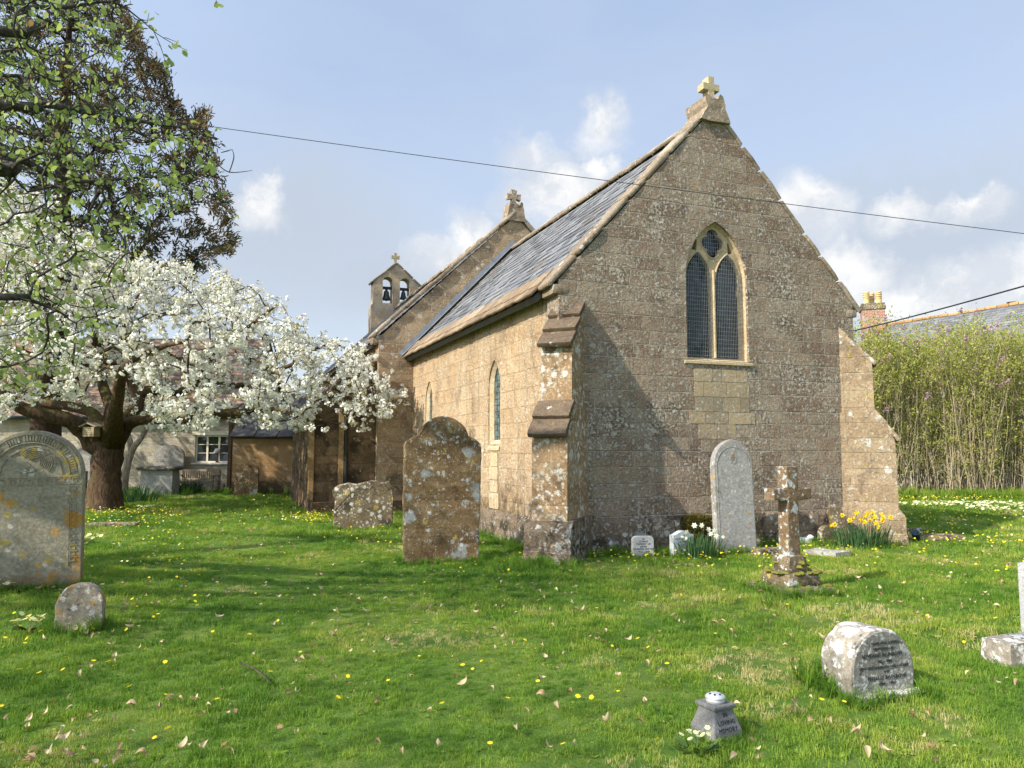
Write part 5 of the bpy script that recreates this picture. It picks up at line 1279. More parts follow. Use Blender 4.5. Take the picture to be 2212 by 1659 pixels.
# ------------------------------------------------------------------ trees
class Skeleton:
    """branches grown from a few hand-laid limbs out to scattered end points"""
    def __init__(s): s.P = []; s.par = []; s.fix = []; s.chains = []; s.cnt = None

    def limb(s, pts, rads, sub=4, attach=None, wob=0.05):
        pts = [Vector(p) for p in pts]; n = len(pts); ids = []
        if attach is not None: ids.append(attach)
        for i in range(n - 1):
            p0, p1, p2, p3 = pts[max(i - 1, 0)], pts[i], pts[i + 1], pts[min(i + 2, n - 1)]
            for k in range(sub):
                t = k / sub
                q = 0.5 * ((2 * p1) + (p2 - p0) * t + (2 * p0 - 5 * p1 + 4 * p2 - p3) * t * t + (3 * p1 - p0 - 3 * p2 + p3) * t ** 3)
                q = q + noise.noise_vector(q * 1.3) * wob
                s.P.append(q); s.par.append(ids[-1] if ids else -1); s.fix.append(rads[i] + (rads[i + 1] - rads[i]) * t); ids.append(len(s.P) - 1)
        s.P.append(pts[-1]); s.par.append(ids[-1]); s.fix.append(rads[-1]); ids.append(len(s.P) - 1)
        s.chains.append(ids); return ids

    def near(s, p):
        A = np.array([tuple(q) for q in s.P]); return int(np.argmin(((A - np.array(tuple(p))) ** 2).sum(1)))

    def grow(s, targets, step=0.22, droop=0.0, jit=0.05, maxd=4.0):
        T = np.array([tuple(t) for t in targets]); A = np.array([tuple(q) for q in s.P])
        d = np.array([np.sqrt(((A - t) ** 2).sum(1)).min() for t in T]); order = np.argsort(d); new = []
        buf = np.zeros((len(A) + len(T) * 40, 3)); buf[:len(A)] = A; m = len(A)
        for i in order:
            t = T[i]; dd = ((buf[:m] - t) ** 2).sum(1); j = int(np.argmin(dd)); dist = math.sqrt(dd[j])
            if dist > maxd or dist < 0.08: continue
            n = max(2, int(dist / step)); p0 = s.P[j]; p3 = Vector(t); pj = s.par[j]
            dr = (s.P[j] - s.P[pj]).normalized() if pj >= 0 else Vector((0, 0, 1))
            c = p0 + dr * dist * 0.42 + Vector((0, 0, droop * dist)); ids = [j]
            for k in range(1, n + 1):
                f = k / n; q = p0 * (1 - f) ** 2 + c * 2 * f * (1 - f) + p3 * f * f
                if k < n: q = q + Vector((random.gauss(0, jit), random.gauss(0, jit), random.gauss(0, jit))) * min(dist, 0.6)
                s.P.append(q); s.par.append(ids[-1]); s.fix.append(0.0); ids.append(len(s.P) - 1)
                if m < len(buf): buf[m] = tuple(q); m += 1
            s.chains.append(ids); new.append(ids)
        return new

    def radii(s, tip=0.006, power=0.48):
        n = len(s.P); c = np.zeros(n); kids = np.zeros(n, dtype=int)
        for i in range(n):
            if s.par[i] >= 0: kids[s.par[i]] += 1
        for i in range(n - 1, -1, -1):
            if kids[i] == 0: c[i] += 1
            if s.par[i] >= 0: c[s.par[i]] += c[i]
        r = tip * np.maximum(c, 1) ** power
        for i in range(n):
            if s.fix[i] > 0: r[i] = s.fix[i]
            elif s.par[i] >= 0: r[i] = min(r[i], r[s.par[i]] * 0.95)
        return r

    def mesh(s, name, mat, parent, tip=0.006, power=0.48, bark=0.12):
        r = s.radii(tip, power); mb = MB()
        for ch in s.chains:
            big = max(r[i] for i in ch); k = 14 if big > 0.2 else 8 if big > 0.05 else 5 if big > 0.015 else 4
            rr = [r[i] for i in ch]
            if rr[0] > rr[1] * 1.6 and len(rr) > 2 and s.fix[ch[1]] == 0: rr[0] = rr[1] * 1.3
            mb.tube([s.P[i] for i in ch], rr, k, big > 0.02, 0.5, bark if big > 0.05 else 0.0, 5.0)
        return mb.build(name, mat, parent, True, False), r


def inside(poly, u, v):
    c = False; n = len(poly)
    for i in range(n):
        (x1, y1), (x2, y2) = poly[i], poly[(i + 1) % n]
        if (y1 > v) != (y2 > v) and u < (x2 - x1) * (v - y1) / (y2 - y1) + x1: c = not c
    return c


def pick_targets(poly, y0, y1, n, dens=None):
    us = [p[0] for p in poly]; vs = [p[1] for p in poly]; out = []
    while len(out) < n:
        u, v = random.uniform(min(us), max(us)), random.uniform(min(vs), max(vs))
        if inside(poly, u, v) and (dens is None or random.random() < dens(u, v)): out.append(at(u, v, random.uniform(y0, y1)))
    return out


def pompoms(C, rad, per, size):
    """blossom heads: petals standing on little balls"""
    C = np.repeat(np.asarray(C), per, axis=0); n = rand_unit(len(C)); Rr = rad * rng.uniform(0.55, 1.05, size=(len(C), 1))
    P = C + n * Rr; nn = n + 0.55 * rand_unit(len(C)); nn /= np.linalg.norm(nn, axis=1)[:, None]
    D = np.cross(nn, rand_unit(len(C))); D /= (np.linalg.norm(D, axis=1)[:, None] + 1e-9); L = size * rng.uniform(0.7, 1.2, size=len(C))
    return leaf_faces(P - D * L[:, None] * 0.5, D, nn, L, L * 0.9, 0.12)


def build_cherry():
    t = thing('cherry_tree', 'spreading cherry tree covered in white blossom with thick forked trunk', 'tree', (-10.5, 19.9, 0)); base = Vector((-10.5, 19.9, 0))
    s = Skeleton(); Y = 19.9
    A = lambda u, v, dy=0.0: at(u, v, Y + dy)
    tr = s.limb([(-10.52, Y, -0.25), (-10.5, Y, 0.25), (-10.53, Y, 0.8), (-10.5, Y, 1.35), (-10.42, Y, 1.75)], [0.58, 0.44, 0.38, 0.36, 0.34], 4, None, 0.02)
    top = tr[-1]
    left = s.limb([A(205, 965), A(183, 935, -.2), A(143, 905, -.6), A(60, 888, -1.0), A(0, 852, -1.2), A(-80, 800, -1.4), A(-170, 690, -1.6)], [0.28, 0.22, 0.19, 0.155, 0.13, 0.09, 0.05], 4, top)
    l2 = s.limb([A(215, 925), A(200, 893, .3), A(160, 878, .5), A(85, 866, .7), A(30, 832, 1.0), A(-60, 780, 1.4)], [0.20, 0.15, 0.125, 0.10, 0.075, 0.04], 4, tr[-2])
    r1 = s.limb([A(262, 925), A(300, 906, -.3), A(365, 908, -.5), A(402, 907, -.6), A(417, 892, -.7), A(455, 893, -.7), A(520, 890, -.8), A(560, 880, -.9), A(640, 895, -1.1), A(730, 915, -1.3)], [0.20, 0.135, 0.12, 0.115, 0.10, 0.105, 0.095, 0.07, 0.045, 0.02], 4, top)
    up = s.limb([A(268, 920), A(298, 868, .2), A(284, 815, .3), A(276, 775, .4), A(282, 735, .4), A(270, 690, .5), A(300, 640, .7), A(330, 600, .9)], [0.24, 0.165, 0.135, 0.115, 0.09, 0.07, 0.045, 0.02], 4, top)
    r2 = s.limb([A(318, 842, .3), A(383, 850, .5), A(433, 832, .7), A(533, 833, .9), A(583, 806, 1.0), A(640, 785, .9), A(685, 753, .8), A(735, 746, .7), A(800, 790, .6)], [0.13, 0.115, 0.09, 0.075, 0.065, 0.055, 0.045, 0.03, 0.012], 4, s.near(A(298, 860, .2)))
    s.limb([A(250, 782, .4), A(190, 785, .2), A(150, 795, 0), A(60, 760, -.3)], [0.11, 0.09, 0.07, 0.03], 4, s.near(A(276, 780, .4)))
    s.limb([A(268, 735, .2), A(235, 738, 0), A(204, 742, -.3), A(206, 690, -.6), A(190, 620, -1)], [0.10, 0.10, 0.09, 0.07, 0.03], 4, s.near(A(282, 740, .4)))
    s.limb([A(250, 880, -1.0), A(270, 800, -2.0), A(320, 760, -2.8), A(400, 740, -3.4)], [0.16, 0.12, 0.08, 0.03], 4, top)
    s.limb([A(240, 880, 1.0), A(220, 790, 2.2), A(300, 700, 3.0), A(420, 660, 3.4)], [0.16, 0.12, 0.08, 0.03], 4, top)
    s.limb([A(430, 810, .7), A(470, 760, .2), A(540, 700, -.4), A(600, 660, -.6)], [0.09, 0.07, 0.05, 0.02], 4, s.near(A(433, 832, .7)))
    poly = [(-260, 470), (-120, 400), (0, 385), (100, 425), (180, 500), (250, 535), (400, 568), (500, 590), (590, 640), (660, 692), (710, 726), (765, 732), (800, 758), (840, 800), (872, 834), (884, 862), (850, 880), (828, 905), (780, 918), (700, 922), (600, 925), (520, 915), (450, 930), (340, 930), (300, 905), (210, 880), (120, 860), (0, 900), (-260, 800)]
    tg = []
    while len(tg) < 1300:
        u = random.uniform(-260, 885); v = random.uniform(380, 935)
        if not inside(poly, u, v): continue
        e = abs(random.gauss(0, 1)); k = min(1.0, (v - 380) / 300.0); dy = random.uniform(-1, 1) * (1.5 + 2.6 * k) * (1.0 if u < 650 else 0.55)
        if 190 < u < 300 and v > 860: continue
        if v > 800 and u < 280 and random.random() < 0.6: continue
        if 180 < u < 400 and v > 690 and random.random() < 0.35: continue
        if 400 < u < 640 and 800 < v < 890 and random.random() < 0.4: continue
        q = at(u, v, Y + dy)
        if noise.noise(q * 0.75) < -0.12 and random.random() < 0.85: continue
        tg.append(q)
    new = s.grow(tg, 0.2, 0.06, 0.06, 5.0)
    # short side twigs
    tips = []
    for ch in new:
        for i in ch[1:]:
            if random.random() < 0.8:
                tips.append(s.P[i] + Vector((random.gauss(0, .24), random.gauss(0, .24), random.gauss(-0.02, .15))))
    tips = [p for p in tips if inside(poly, *proj(p)) or random.random() < .3]
    new2 = s.grow(tips, 0.14, 0.05, 0.05, 1.0)
    tk, r = s.mesh('trunk', M['cherry_bark'], None, 0.007, 0.46, 0.16)
    C = []; leafP = []
    for ch in new + new2:
        L = len(ch)
        for k, i in enumerate(ch[1:]):
            f = (k + 1) / L; p = s.P[i]
            if f < 0.3: continue
            u, v = proj(p)
            for q in range(3 if random.random() < 0.5 else 2):
                C.append(tuple(p + Vector((random.gauss(0, .06), random.gauss(0, .06), random.gauss(-0.03, .06)))))
            if random.random() < (0.6 if p.z > 5.0 or u > 640 else 0.4): leafP.append(tuple(p + Vector((random.gauss(0, .07), random.gauss(0, .07), random.gauss(0.07, .06)))))
    C = np.array(C); print('cherry clusters', len(C))
    if len(C) > 19000: C = C[rng.permutation(len(C))[:19000]]
    V, F = pompoms(C, 0.062, 8, 0.068)
    cl = rng.uniform(0, 1, size=len(C)); tone = np.clip(np.repeat(cl, 8) * 0.5 + rng.uniform(0, 1, size=len(F)) * 0.5, 0, 1)
    crown = cloud_mesh('crown', V, F, M['blossom'], None, tone)
    lp = np.repeat(np.array(leafP), 3, axis=0); D = rand_unit(len(lp)); D[:, 2] = np.abs(D[:, 2]) * 0.6
    V, F = leaf_faces(lp, D, rand_unit(len(lp)), 0.085 * rng.uniform(0.6, 1.2, len(lp)), 0.035); fl = cloud_mesh('young_leaves', V, F, M['cherry_leaf'], None, rng.uniform(0, 1, len(lp)))
    for o in (tk, crown, fl): o.parent = t; o.matrix_parent_inverse = Matrix.Translation(-base)
    # nest box on the trunk
    b = thing('nest_box', 'small slatted wooden nest box fixed high on the blossom tree trunk', 'nest box', tuple(at(198, 932, 19.25)), R(-12))
    mb = MB(); mb.box(-0.15, 0.15, -0.10, 0.12, -0.13, 0.11)
    for k in range(5): mb.box(-0.16, 0.16, -0.118, -0.103, -0.125 + k * 0.048, -0.088 + k * 0.048)
    mb.build('box', M['pale_wood'], b)
    mb = MB(); mb.prism([(-0.24, 0.10), (0, 0.19), (0.24, 0.10), (0.24, 0.13), (0, 0.225), (-0.24, 0.13)], FX, -0.17, 0.16); mb.build('roof', M['old_wood'], b)
    mb = MB(); mb.box(-0.03, 0.03, 0.0, 0.35, -0.25, -0.13); mb.build('bracket', M['dark_wood'], b)


def build_beech():
    at_ = lambda u, v, y: at(u, v, y * 0.78)
    base = Vector((-12.6, 6.6, 0)); t = thing('beech_tree', 'beech branches with fresh green leaves hanging into the top left corner', 'tree', tuple(base))
    s = Skeleton()
    tr = s.limb([base + Vector((0, 0, -.3)), base + Vector((0, 0, 1)), base + Vector((.1, .1, 3)), base + Vector((.2, .3, 6)), base + Vector((.1, .6, 9)), base + Vector((.3, .9, 12))], [0.55, 0.42, 0.36, 0.28, 0.18, 0.06], 4)
    n_ = lambda z: s.near(base + Vector((0.1, 0.2, z)))
    s.limb([(-8.0, 5.4, 3.9), at_(-60, 362, 7.4), at_(0, 357, 7.9), at_(52, 350, 8.1), at_(110, 378, 8.3), at_(200, 395, 8.6), at_(330, 385, 8.9), at_(430, 372, 9.1)], [0.13, 0.06, 0.04, 0.033, 0.025, 0.017, 0.011, 0.005], 4, n_(3.2))
    s.limb([(-8.2, 5.4, 5.6), at_(-40, 60, 7.3), at_(60, 20, 7.6), at_(140, 10, 7.9), at_(240, 0, 8.2), at_(300, 38, 8.4), at_(345, 75, 8.5), at_(398, 106, 8.6)], [0.11, 0.045, 0.02, 0.015, 0.010, 0.006, 0.004, 0.002], 4, n_(5.0))
    s.limb([(-8.0, 5.4, 2.9), at_(-60, 640, 7.0), at_(60, 650, 7.4), at_(150, 690, 7.6)], [0.09, 0.03, 0.016, 0.006], 4, n_(2.4))
    s.limb([(-8.0, 5.4, 4.8), at_(-40, 220, 7.6), at_(90, 230, 8.0), at_(230, 250, 8.5), at_(350, 270, 8.9), at_(440, 280, 9.2)], [0.12, 0.045, 0.03, 0.02, 0.012, 0.006], 4, n_(4.4))
    for a in range(9):
        ang = R(40 * a + 15); z = 3.6 + (a * 37 % 50) / 10.0; rr = 4.2 + (a % 3) * 0.7
        if R(40) < ang < R(100): continue
        e = base + Vector((math.cos(ang) * rr, math.sin(ang) * rr, z + 1.5)); m = base + Vector((math.cos(ang) * rr * .5, math.sin(ang) * rr * .5, z + 1.0))
        if proj(e)[0] > -150 and e.y > 0: continue
        s.limb([m, e], [0.11, 0.03], 6, n_(z))
    poly = [(-90, -120), (255, -60), (268, 60), (258, 150), (300, 205), (360, 246), (445, 272), (474, 300), (478, 360), (470, 410), (420, 440), (350, 470), (300, 530), (270, 610), (250, 710), (190, 750), (110, 820), (-90, 900)]
    tg = pick_targets(poly, 5.3, 7.4, 760, lambda u, v: 1.0 if v < 470 else 0.75)
    new = s.grow(tg, 0.10, -0.03, 0.05, 4.0)
    tb = []
    for ch in new:
        for i in ch[1:]:
            if random.random() < 0.9: tb.append(s.P[i] + Vector((random.gauss(0.05, .11), random.gauss(0, .11), random.gauss(-.02, .08))))
    tb = [p for p in tb if inside(poly, *proj(p))]
    newb = s.grow(tb, 0.08, -0.02, 0.05, 1.0)
    for q in ([(330, 62), (348, 100), (360, 138)], [(318, 50), (322, 28)], [(300, 40), (285, 75)], [(360, 82), (385, 92)]):
        new.append(s.limb([at_(u, v, 8.5) for u, v in q], [0.004] * (len(q) - 1) + [0.002], 4, s.near(at_(q[0][0], q[0][1], 8.5)), 0.01))
    for q in ([(468, 352), (495, 372), (545, 368)], [(495, 372), (505, 340), (501, 322)], [(455, 405), (480, 440), (515, 466)], [(478, 330), (500, 325)], [(380, 240), (392, 228)], [(340, 215), (357, 195)]):
        s.limb([at_(u, v, 9.0) for u, v in q], [0.005] * (len(q) - 1) + [0.002], 4, s.near(at_(q[0][0], q[0][1], 9.0)), 0.01)
    s.limb([at_(430, -60, 8.6), at_(455, -20, 8.6), at_(470, 6, 8.6)], [0.006, 0.004, 0.002], 4, s.near(at_(240, 0, 8.2)), 0.01)
    hang = [tuple(at_(u, v, y)) for u, v, y in ((471, 8, 8.6), (469, 3, 8.6), (515, 466, 9.0), (455, 398, 9.0), (474, 415, 9.0), (480, 415, 9.0), (470, 276, 9.1), (398, 106, 8.6), (395, 108, 8.6))]
    off = []
    while len(off) < 1350:
        q = rand_unit(1)[0] * (random.random() ** 0.4); p = Vector((-10.0 + q[0] * 6.6, 2.8 + q[1] * 6.3, 7.4 + q[2] * 4.6)); u, v = proj(p)
        if p.y > -0.5 and u > -70 and v > -90: continue
        g_ = p - SDIR * ((p.z - 1.8) / SDIR.z)          # keep the crown clear of the light that reaches the church wall and the right-hand stones
        lx = (g_.x - OX) * math.cos(TH) + (g_.y - OY) * math.sin(TH); ly = -(g_.x - OX) * math.sin(TH) + (g_.y - OY) * math.cos(TH)
        if (lx > -1.1 and ly > -1.3) or g_.x > 1.9 - 0.15 * g_.y: continue
        off.append(p)
    new3 = s.grow(off, 0.35, 0.02, 0.05, 6.0)
    tk, r = s.mesh('trunk', M['beech_bark'], None, 0.0027, 0.45, 0.08)
    LP = []
    for ch in new + newb:
        for k, i in enumerate(ch[1:]):
            if k / len(ch) > 0.1 and random.random() < 0.85:
                for _ in range(random.choice((1, 2, 2, 3))): LP.append(tuple(s.P[i] + Vector((random.gauss(0, .03), random.gauss(0, .03), random.gauss(-.01, .025)))))
    LP += hang * 2
    LP = np.array(LP); n = len(LP); D = rand_unit(n) * 0.8 + np.array([0.25, 0.05, -0.75]); L = 0.062 * rng.uniform(0.6, 1.3, n)
    V, F = leaf_faces(LP, D, rand_unit(n), L, L * 0.66, 0.25); tn = np.clip(rng.normal(0.45, 0.22, n), 0, 1)
    LQ = []
    for ch in new3:
        for k, i in enumerate(ch[1:]):
            for _ in range(3): LQ.append(tuple(s.P[i] + Vector((random.gauss(0, .16), random.gauss(0, .16), random.gauss(-.02, .14)))))
    LQ = np.array(LQ); m = len(LQ); D = rand_unit(m) * 0.9 + np.array([0, 0, -0.5]); L = 0.10 * rng.uniform(0.6, 1.2, m); V2, F2 = leaf_faces(LQ, D, rand_unit(m), L, L * 0.7, 0.2)
    print('beech leaves', n, m)
    cr = cloud_mesh('crown', np.vstack([V, V2]), np.vstack([F, F2 + len(V)]), M['beech_leaf'], None, np.concatenate([tn, rng.uniform(0, 1, m)]))
    for o in (tk, cr): o.parent = t; o.matrix_parent_inverse = Matrix.Translation(-base)


def build_yew():
    base = Vector((-15.6, 25.6, 0)); t = thing('yew_tree', 'tall dark evergreen tree with brown tips rising behind the white blossom', 'tree', tuple(base))
    s = Skeleton(); s.limb([base + Vector((0, 0, -.2)), base + Vector((0, 0, 3)), base + Vector((.2, 0, 8)), base + Vector((0, 0.1, 13)), base + Vector((.1, 0, 17))], [0.55, 0.45, 0.33, 0.2, 0.05], 5)
    poly = [(-330, -260), (185, -200), (215, -40), (240, 40), (268, 80), (287, 98), (290, 158), (318, 168), (332, 162), (345, 232), (372, 262), (402, 285), (421, 255), (430, 322), (447, 380), (462, 440), (488, 512), (474, 548), (400, 600), (250, 640), (100, 700), (-330, 760)]
    tg = []
    while len(tg) < 2000:
        u, v = random.uniform(-330, 490), random.uniform(-260, 760)
        if not inside(poly, u, v): continue
        k = max(0.15, min(1.0, (490 - u) / 400.0)); y = 25.6 + random.uniform(-3.6, 3.6) * k
        p = at(u, v, y)
        if p.z < 3.4: continue
        tg.append(p)
    new = s.grow(tg, 0.4, 0.05, 0.05, 7.0)
    edge = []
    for k in range(1, len(poly) - 1):
        (u0, v0), (u1, v1) = poly[k], poly[(k + 1) % len(poly)]
        if u0 < 180 or u1 < 180: continue
        for j in range(9):
            f = random.random(); edge.append(at(u0 + (u1 - u0) * f + random.uniform(2, 26), v0 + (v1 - v0) * f - random.uniform(-4, 28), 25.6 + random.gauss(0, .7)))
    new += s.grow(edge, 0.22, 0.08, 0.03, 2.5)
    tk, r = s.mesh('trunk', M['yew_bark'], None, 0.012, 0.45, 0.1)
    P, D, T = [], [], []
    for ch in new:
        for k, i in enumerate(ch[1:]):
            p = s.P[i]; pr = s.P[s.par[i]]; d = (p - pr).normalized(); f = (k + 1) / len(ch)
            out = min(1.0, max(0, (p.x - base.x + 1) / 6.0)) * 0.5 + min(1, max(0, (p.z - 6) / 9.0)) * 0.6
            for q in range(19):
                a = Vector(tuple(rand_unit(1)[0])); dd = (d * 0.9 + a * 0.75 + Vector((0, 0, 0.15))).normalized()
                P.append(tuple(p + Vector((random.gauss(0, 1), random.gauss(0, 1), random.gauss(0, .8))) * (0.16 - 0.11 * f))); D.append(tuple(dd)); T.append(min(1, max(0, random.gauss(0.25 + 0.62 * out * (0.4 + 0.6 * f), 0.2))))
    P, D = np.array(P), np.array(D); n = len(P); print('yew', n)
    V, F = leaf_faces(P, D, rand_unit(n), 0.19 * rng.uniform(0.6, 1.4, n), 0.052, 0.1); cr = cloud_mesh('crown', V, F, M['yew_leaf'], None, np.array(T))
    for o in (tk, cr): o.parent = t; o.matrix_parent_inverse = Matrix.Translation(-base)


def build_small_trees():
    base = Vector(tuple(at(268, 1050, 27.4))); base.z = 0; Y = 27.4
    t = thing('small_tree', 'small pale barked forked tree between the blossom tree trunk and the chest tomb', 'tree', tuple(base)); s = Skeleton()
    a = s.limb([base + Vector((0, 0, -.2)), at(268, 1035, Y), at(275, 1000, Y), at(288, 968, Y), at(305, 945, Y), at(322, 915, Y + .2), at(338, 870, Y + .4), at(345, 820, Y + .5)], [0.17, 0.15, 0.125, 0.115, 0.09, 0.07, 0.05, 0.02], 4)
    s.limb([at(280, 950, Y), at(279, 930, Y), at(300, 890, Y - .2), at(296, 840, Y - .3)], [0.10, 0.07, 0.05, 0.02], 4, s.near(at(285, 972, Y)))
    s.limb([at(313, 920, Y), at(312, 880, Y), at(330, 840, Y)], [0.05, 0.04, 0.02], 4, s.near(at(308, 940, Y)))
    poly = [(230, 640), (470, 640), (440, 840), (330, 890), (260, 860)]; s.grow(pick_targets(poly, 26, 29, 170), 0.3, 0, 0.07, 4.0)
    tk, r = s.mesh('trunk', M['pale_bark'], None, 0.008, 0.45, 0.05); tk.parent = t; tk.matrix_parent_inverse = Matrix.Translation(-base)
    base = Vector((19.8, 45.0, 0)); t = thing('bare_tree', 'far leafless tree top showing just right of the brick chimney', 'tree', tuple(base)); s = Skeleton()
    s.limb([base + Vector((0, 0, -.2)), base + Vector((0, 0, 4)), base + Vector((.5, 0, 7))], [0.25, 0.18, 0.1], 4)
    c = at(1945, 720, 45.0)
    tg = [Vector((c.x + random.gauss(0, .9), 45 + random.gauss(0, .8), c.z + random.uniform(-1.6, 1.0))) for _ in range(120)]; s.grow(tg, 0.3, 0.08, 0.05, 6)
    tk, r = s.mesh('trunk', M['twig'], None, 0.012, 0.45, 0.0); tk.parent = t; tk.matrix_parent_inverse = Matrix.Translation(-base)


def build_hedge():
    base = Vector((15.0, 25.5, 0)); t = thing('lilac_thicket', 'tall thicket of pale upright lilac stems with fresh green leaves and mauve flowers', 'hedge', tuple(base))
    mb = MB(); LP = []; FLW = []; tw = MB()
    for k in range(1150):
        x = random.uniform(11.0, 20.5); depth = random.random() ** 1.3 * 3.4; y = 24.9 + depth + 0.2 * math.sin(x * 2)
        h = random.uniform(4.3, 6.15) * (0.93 + 0.07 * math.sin(x * 1.7)) + depth * 0.12
        if x < 12.2: h *= 0.72 + 0.28 * (x - 11.0) / 1.2
        lx, ly = random.gauss(0.0, 0.55), random.gauss(-0.28, 0.4); bend = random.gauss(0, 0.3); pts = []
        for i in range(8):
            f = i / 7; pts.append(Vector((x + lx * f ** 1.6 + bend * math.sin(f * 3.1) + random.gauss(0, .025), y + ly * f ** 1.6 + random.gauss(0, .025), -0.1 + h * f)))
        r0 = random.uniform(0.006, 0.016); mb.tube(pts, [r0 * (1 - 0.7 * i / 7) for i in range(8)], 4, False)
        for q in range(random.randint(3, 7)):
            f = random.uniform(0.12, 0.97); i = min(6, int(f * 7)); p = pts[i].lerp(pts[i + 1], f * 7 - i); L = random.uniform(0.25, 0.8) * (1.1 - 0.4 * f)
            d = Vector((random.gauss(0, .5), random.gauss(-.15, .5), random.uniform(0.5, 1.1))).normalized(); e = p + d * L; mid = p.lerp(e, 0.5) + Vector((random.gauss(0, .03), random.gauss(0, .03), -.03))
            tw.tube([p, mid, e], [0.006, 0.005, 0.003], 3, False)
            dn = 16 if f > 0.3 else 9
            for j in range(dn): LP.append(tuple(p.lerp(e, random.uniform(0.3, 1.05)) + Vector((random.gauss(0, .07), random.gauss(0, .07), random.gauss(0, .06)))))
        for j in range(26): LP.append(tuple(pts[-1] + Vector((random.gauss(0, .15), random.gauss(0, .13), random.gauss(-.15, .2)))))
        if random.random() < 0.20: FLW.append(pts[-1] + Vector((0, 0, .06)))
        elif random.random() < 0.06: FLW.append(pts[5] + Vector((random.gauss(0, .15), -0.2, 0)))
    st = mb.build('stems', M['cane'], None, True, False); tg_ = tw.build('twigs', M['cane'], None, False, False)
    LP = np.array(LP); n = len(LP); D = rand_unit(n) + np.array([0, -0.2, 0.45]); L = 0.085 * rng.uniform(0.5, 1.25, n); V, F = leaf_faces(LP, D, rand_unit(n), L, L * 0.55, 0.2)
    print('hedge leaves', n, 'flowers', len(FLW))
    fo = cloud_mesh('foliage', V, F, M['lilac_leaf'], None, np.clip(rng.normal(.5, .25, n), 0, 1))
    C = []
    for p in FLW:
        h = random.uniform(0.12, 0.24)
        for j in range(7): C.append(tuple(p + Vector((random.gauss(0, .03), random.gauss(0, .03), h * j / 7 - 0.05)) ))
    V, F = pompoms(np.array(C), 0.032, 7, 0.05); fl = cloud_mesh('blossom', V, F, M['lilac_flower'], None, rng.uniform(0, 1, len(F)))
    for o in (st, tg_, fo, fl): o.parent = t; o.matrix_parent_inverse = Matrix.Translation(-base)


# ------------------------------------------------------------------ flowers and clumps
def strap_leaves(mb, n, rx, ry, h0, h1, w, lean=0.35):
    for k in range(n):
        a = random.uniform(0, 6.283); r = math.sqrt(random.random()); b = Vector((rx * r * math.cos(a), ry * r * math.sin(a), -0.02)); h = random.uniform(h0, h1)
        d = Vector((math.cos(a) * r * lean + random.gauss(0, .1), math.sin(a) * r * lean + random.gauss(0, .1), 0)); s = Vector((-math.sin(a + random.gauss(0, .8)), math.cos(a), 0)).normalized() * w / 2
        ps = [b, b + d * h * .3 + Vector((0, 0, h * .5)), b + d * h * .8 + Vector((0, 0, h * .88)), b + d * h * (1.25 + random.random() * .5) + Vector((0, 0, h * random.uniform(.8, 1.02)))]
        mb.add([ps[0] - s, ps[0] + s, ps[1] + s, ps[1] - s, ps[2] + s * .8, ps[2] - s * .8, ps[3]], [(0, 1, 2, 3), (3, 2, 4, 5), (5, 4, 6)])


def daffodil_head(mb, p, face, petal, trumpet, depth, tone=None):
    face = Vector(face).normalized(); a = face.orthogonal().normalized(); b = face.cross(a); rot = random.uniform(0, 1)
    for k in range(6):
        t = rot + k * math.pi / 3; d = a * math.cos(t) + b * math.sin(t); s = face.cross(d) * petal * 0.3
        mb.add([p, p + d * petal * .5 + s + face * .004, p + d * petal - face * .004, p + d * petal * .5 - s + face * .004], [(0, 1, 2, 3)], random.random() if tone is None else tone)
    for k in range(8):
        t0, t1 = k * math.pi / 4, (k + 1) * math.pi / 4; r0, r1 = trumpet * .55, trumpet
        q = [p + (a * math.cos(t) + b * math.sin(t)) * r + face * z for t, r, z in ((t0, r0, 0), (t1, r0, 0), (t1, r1, depth), (t0, r1, depth))]
        mb.add(q, [(0, 1, 2, 3)], 0.1)


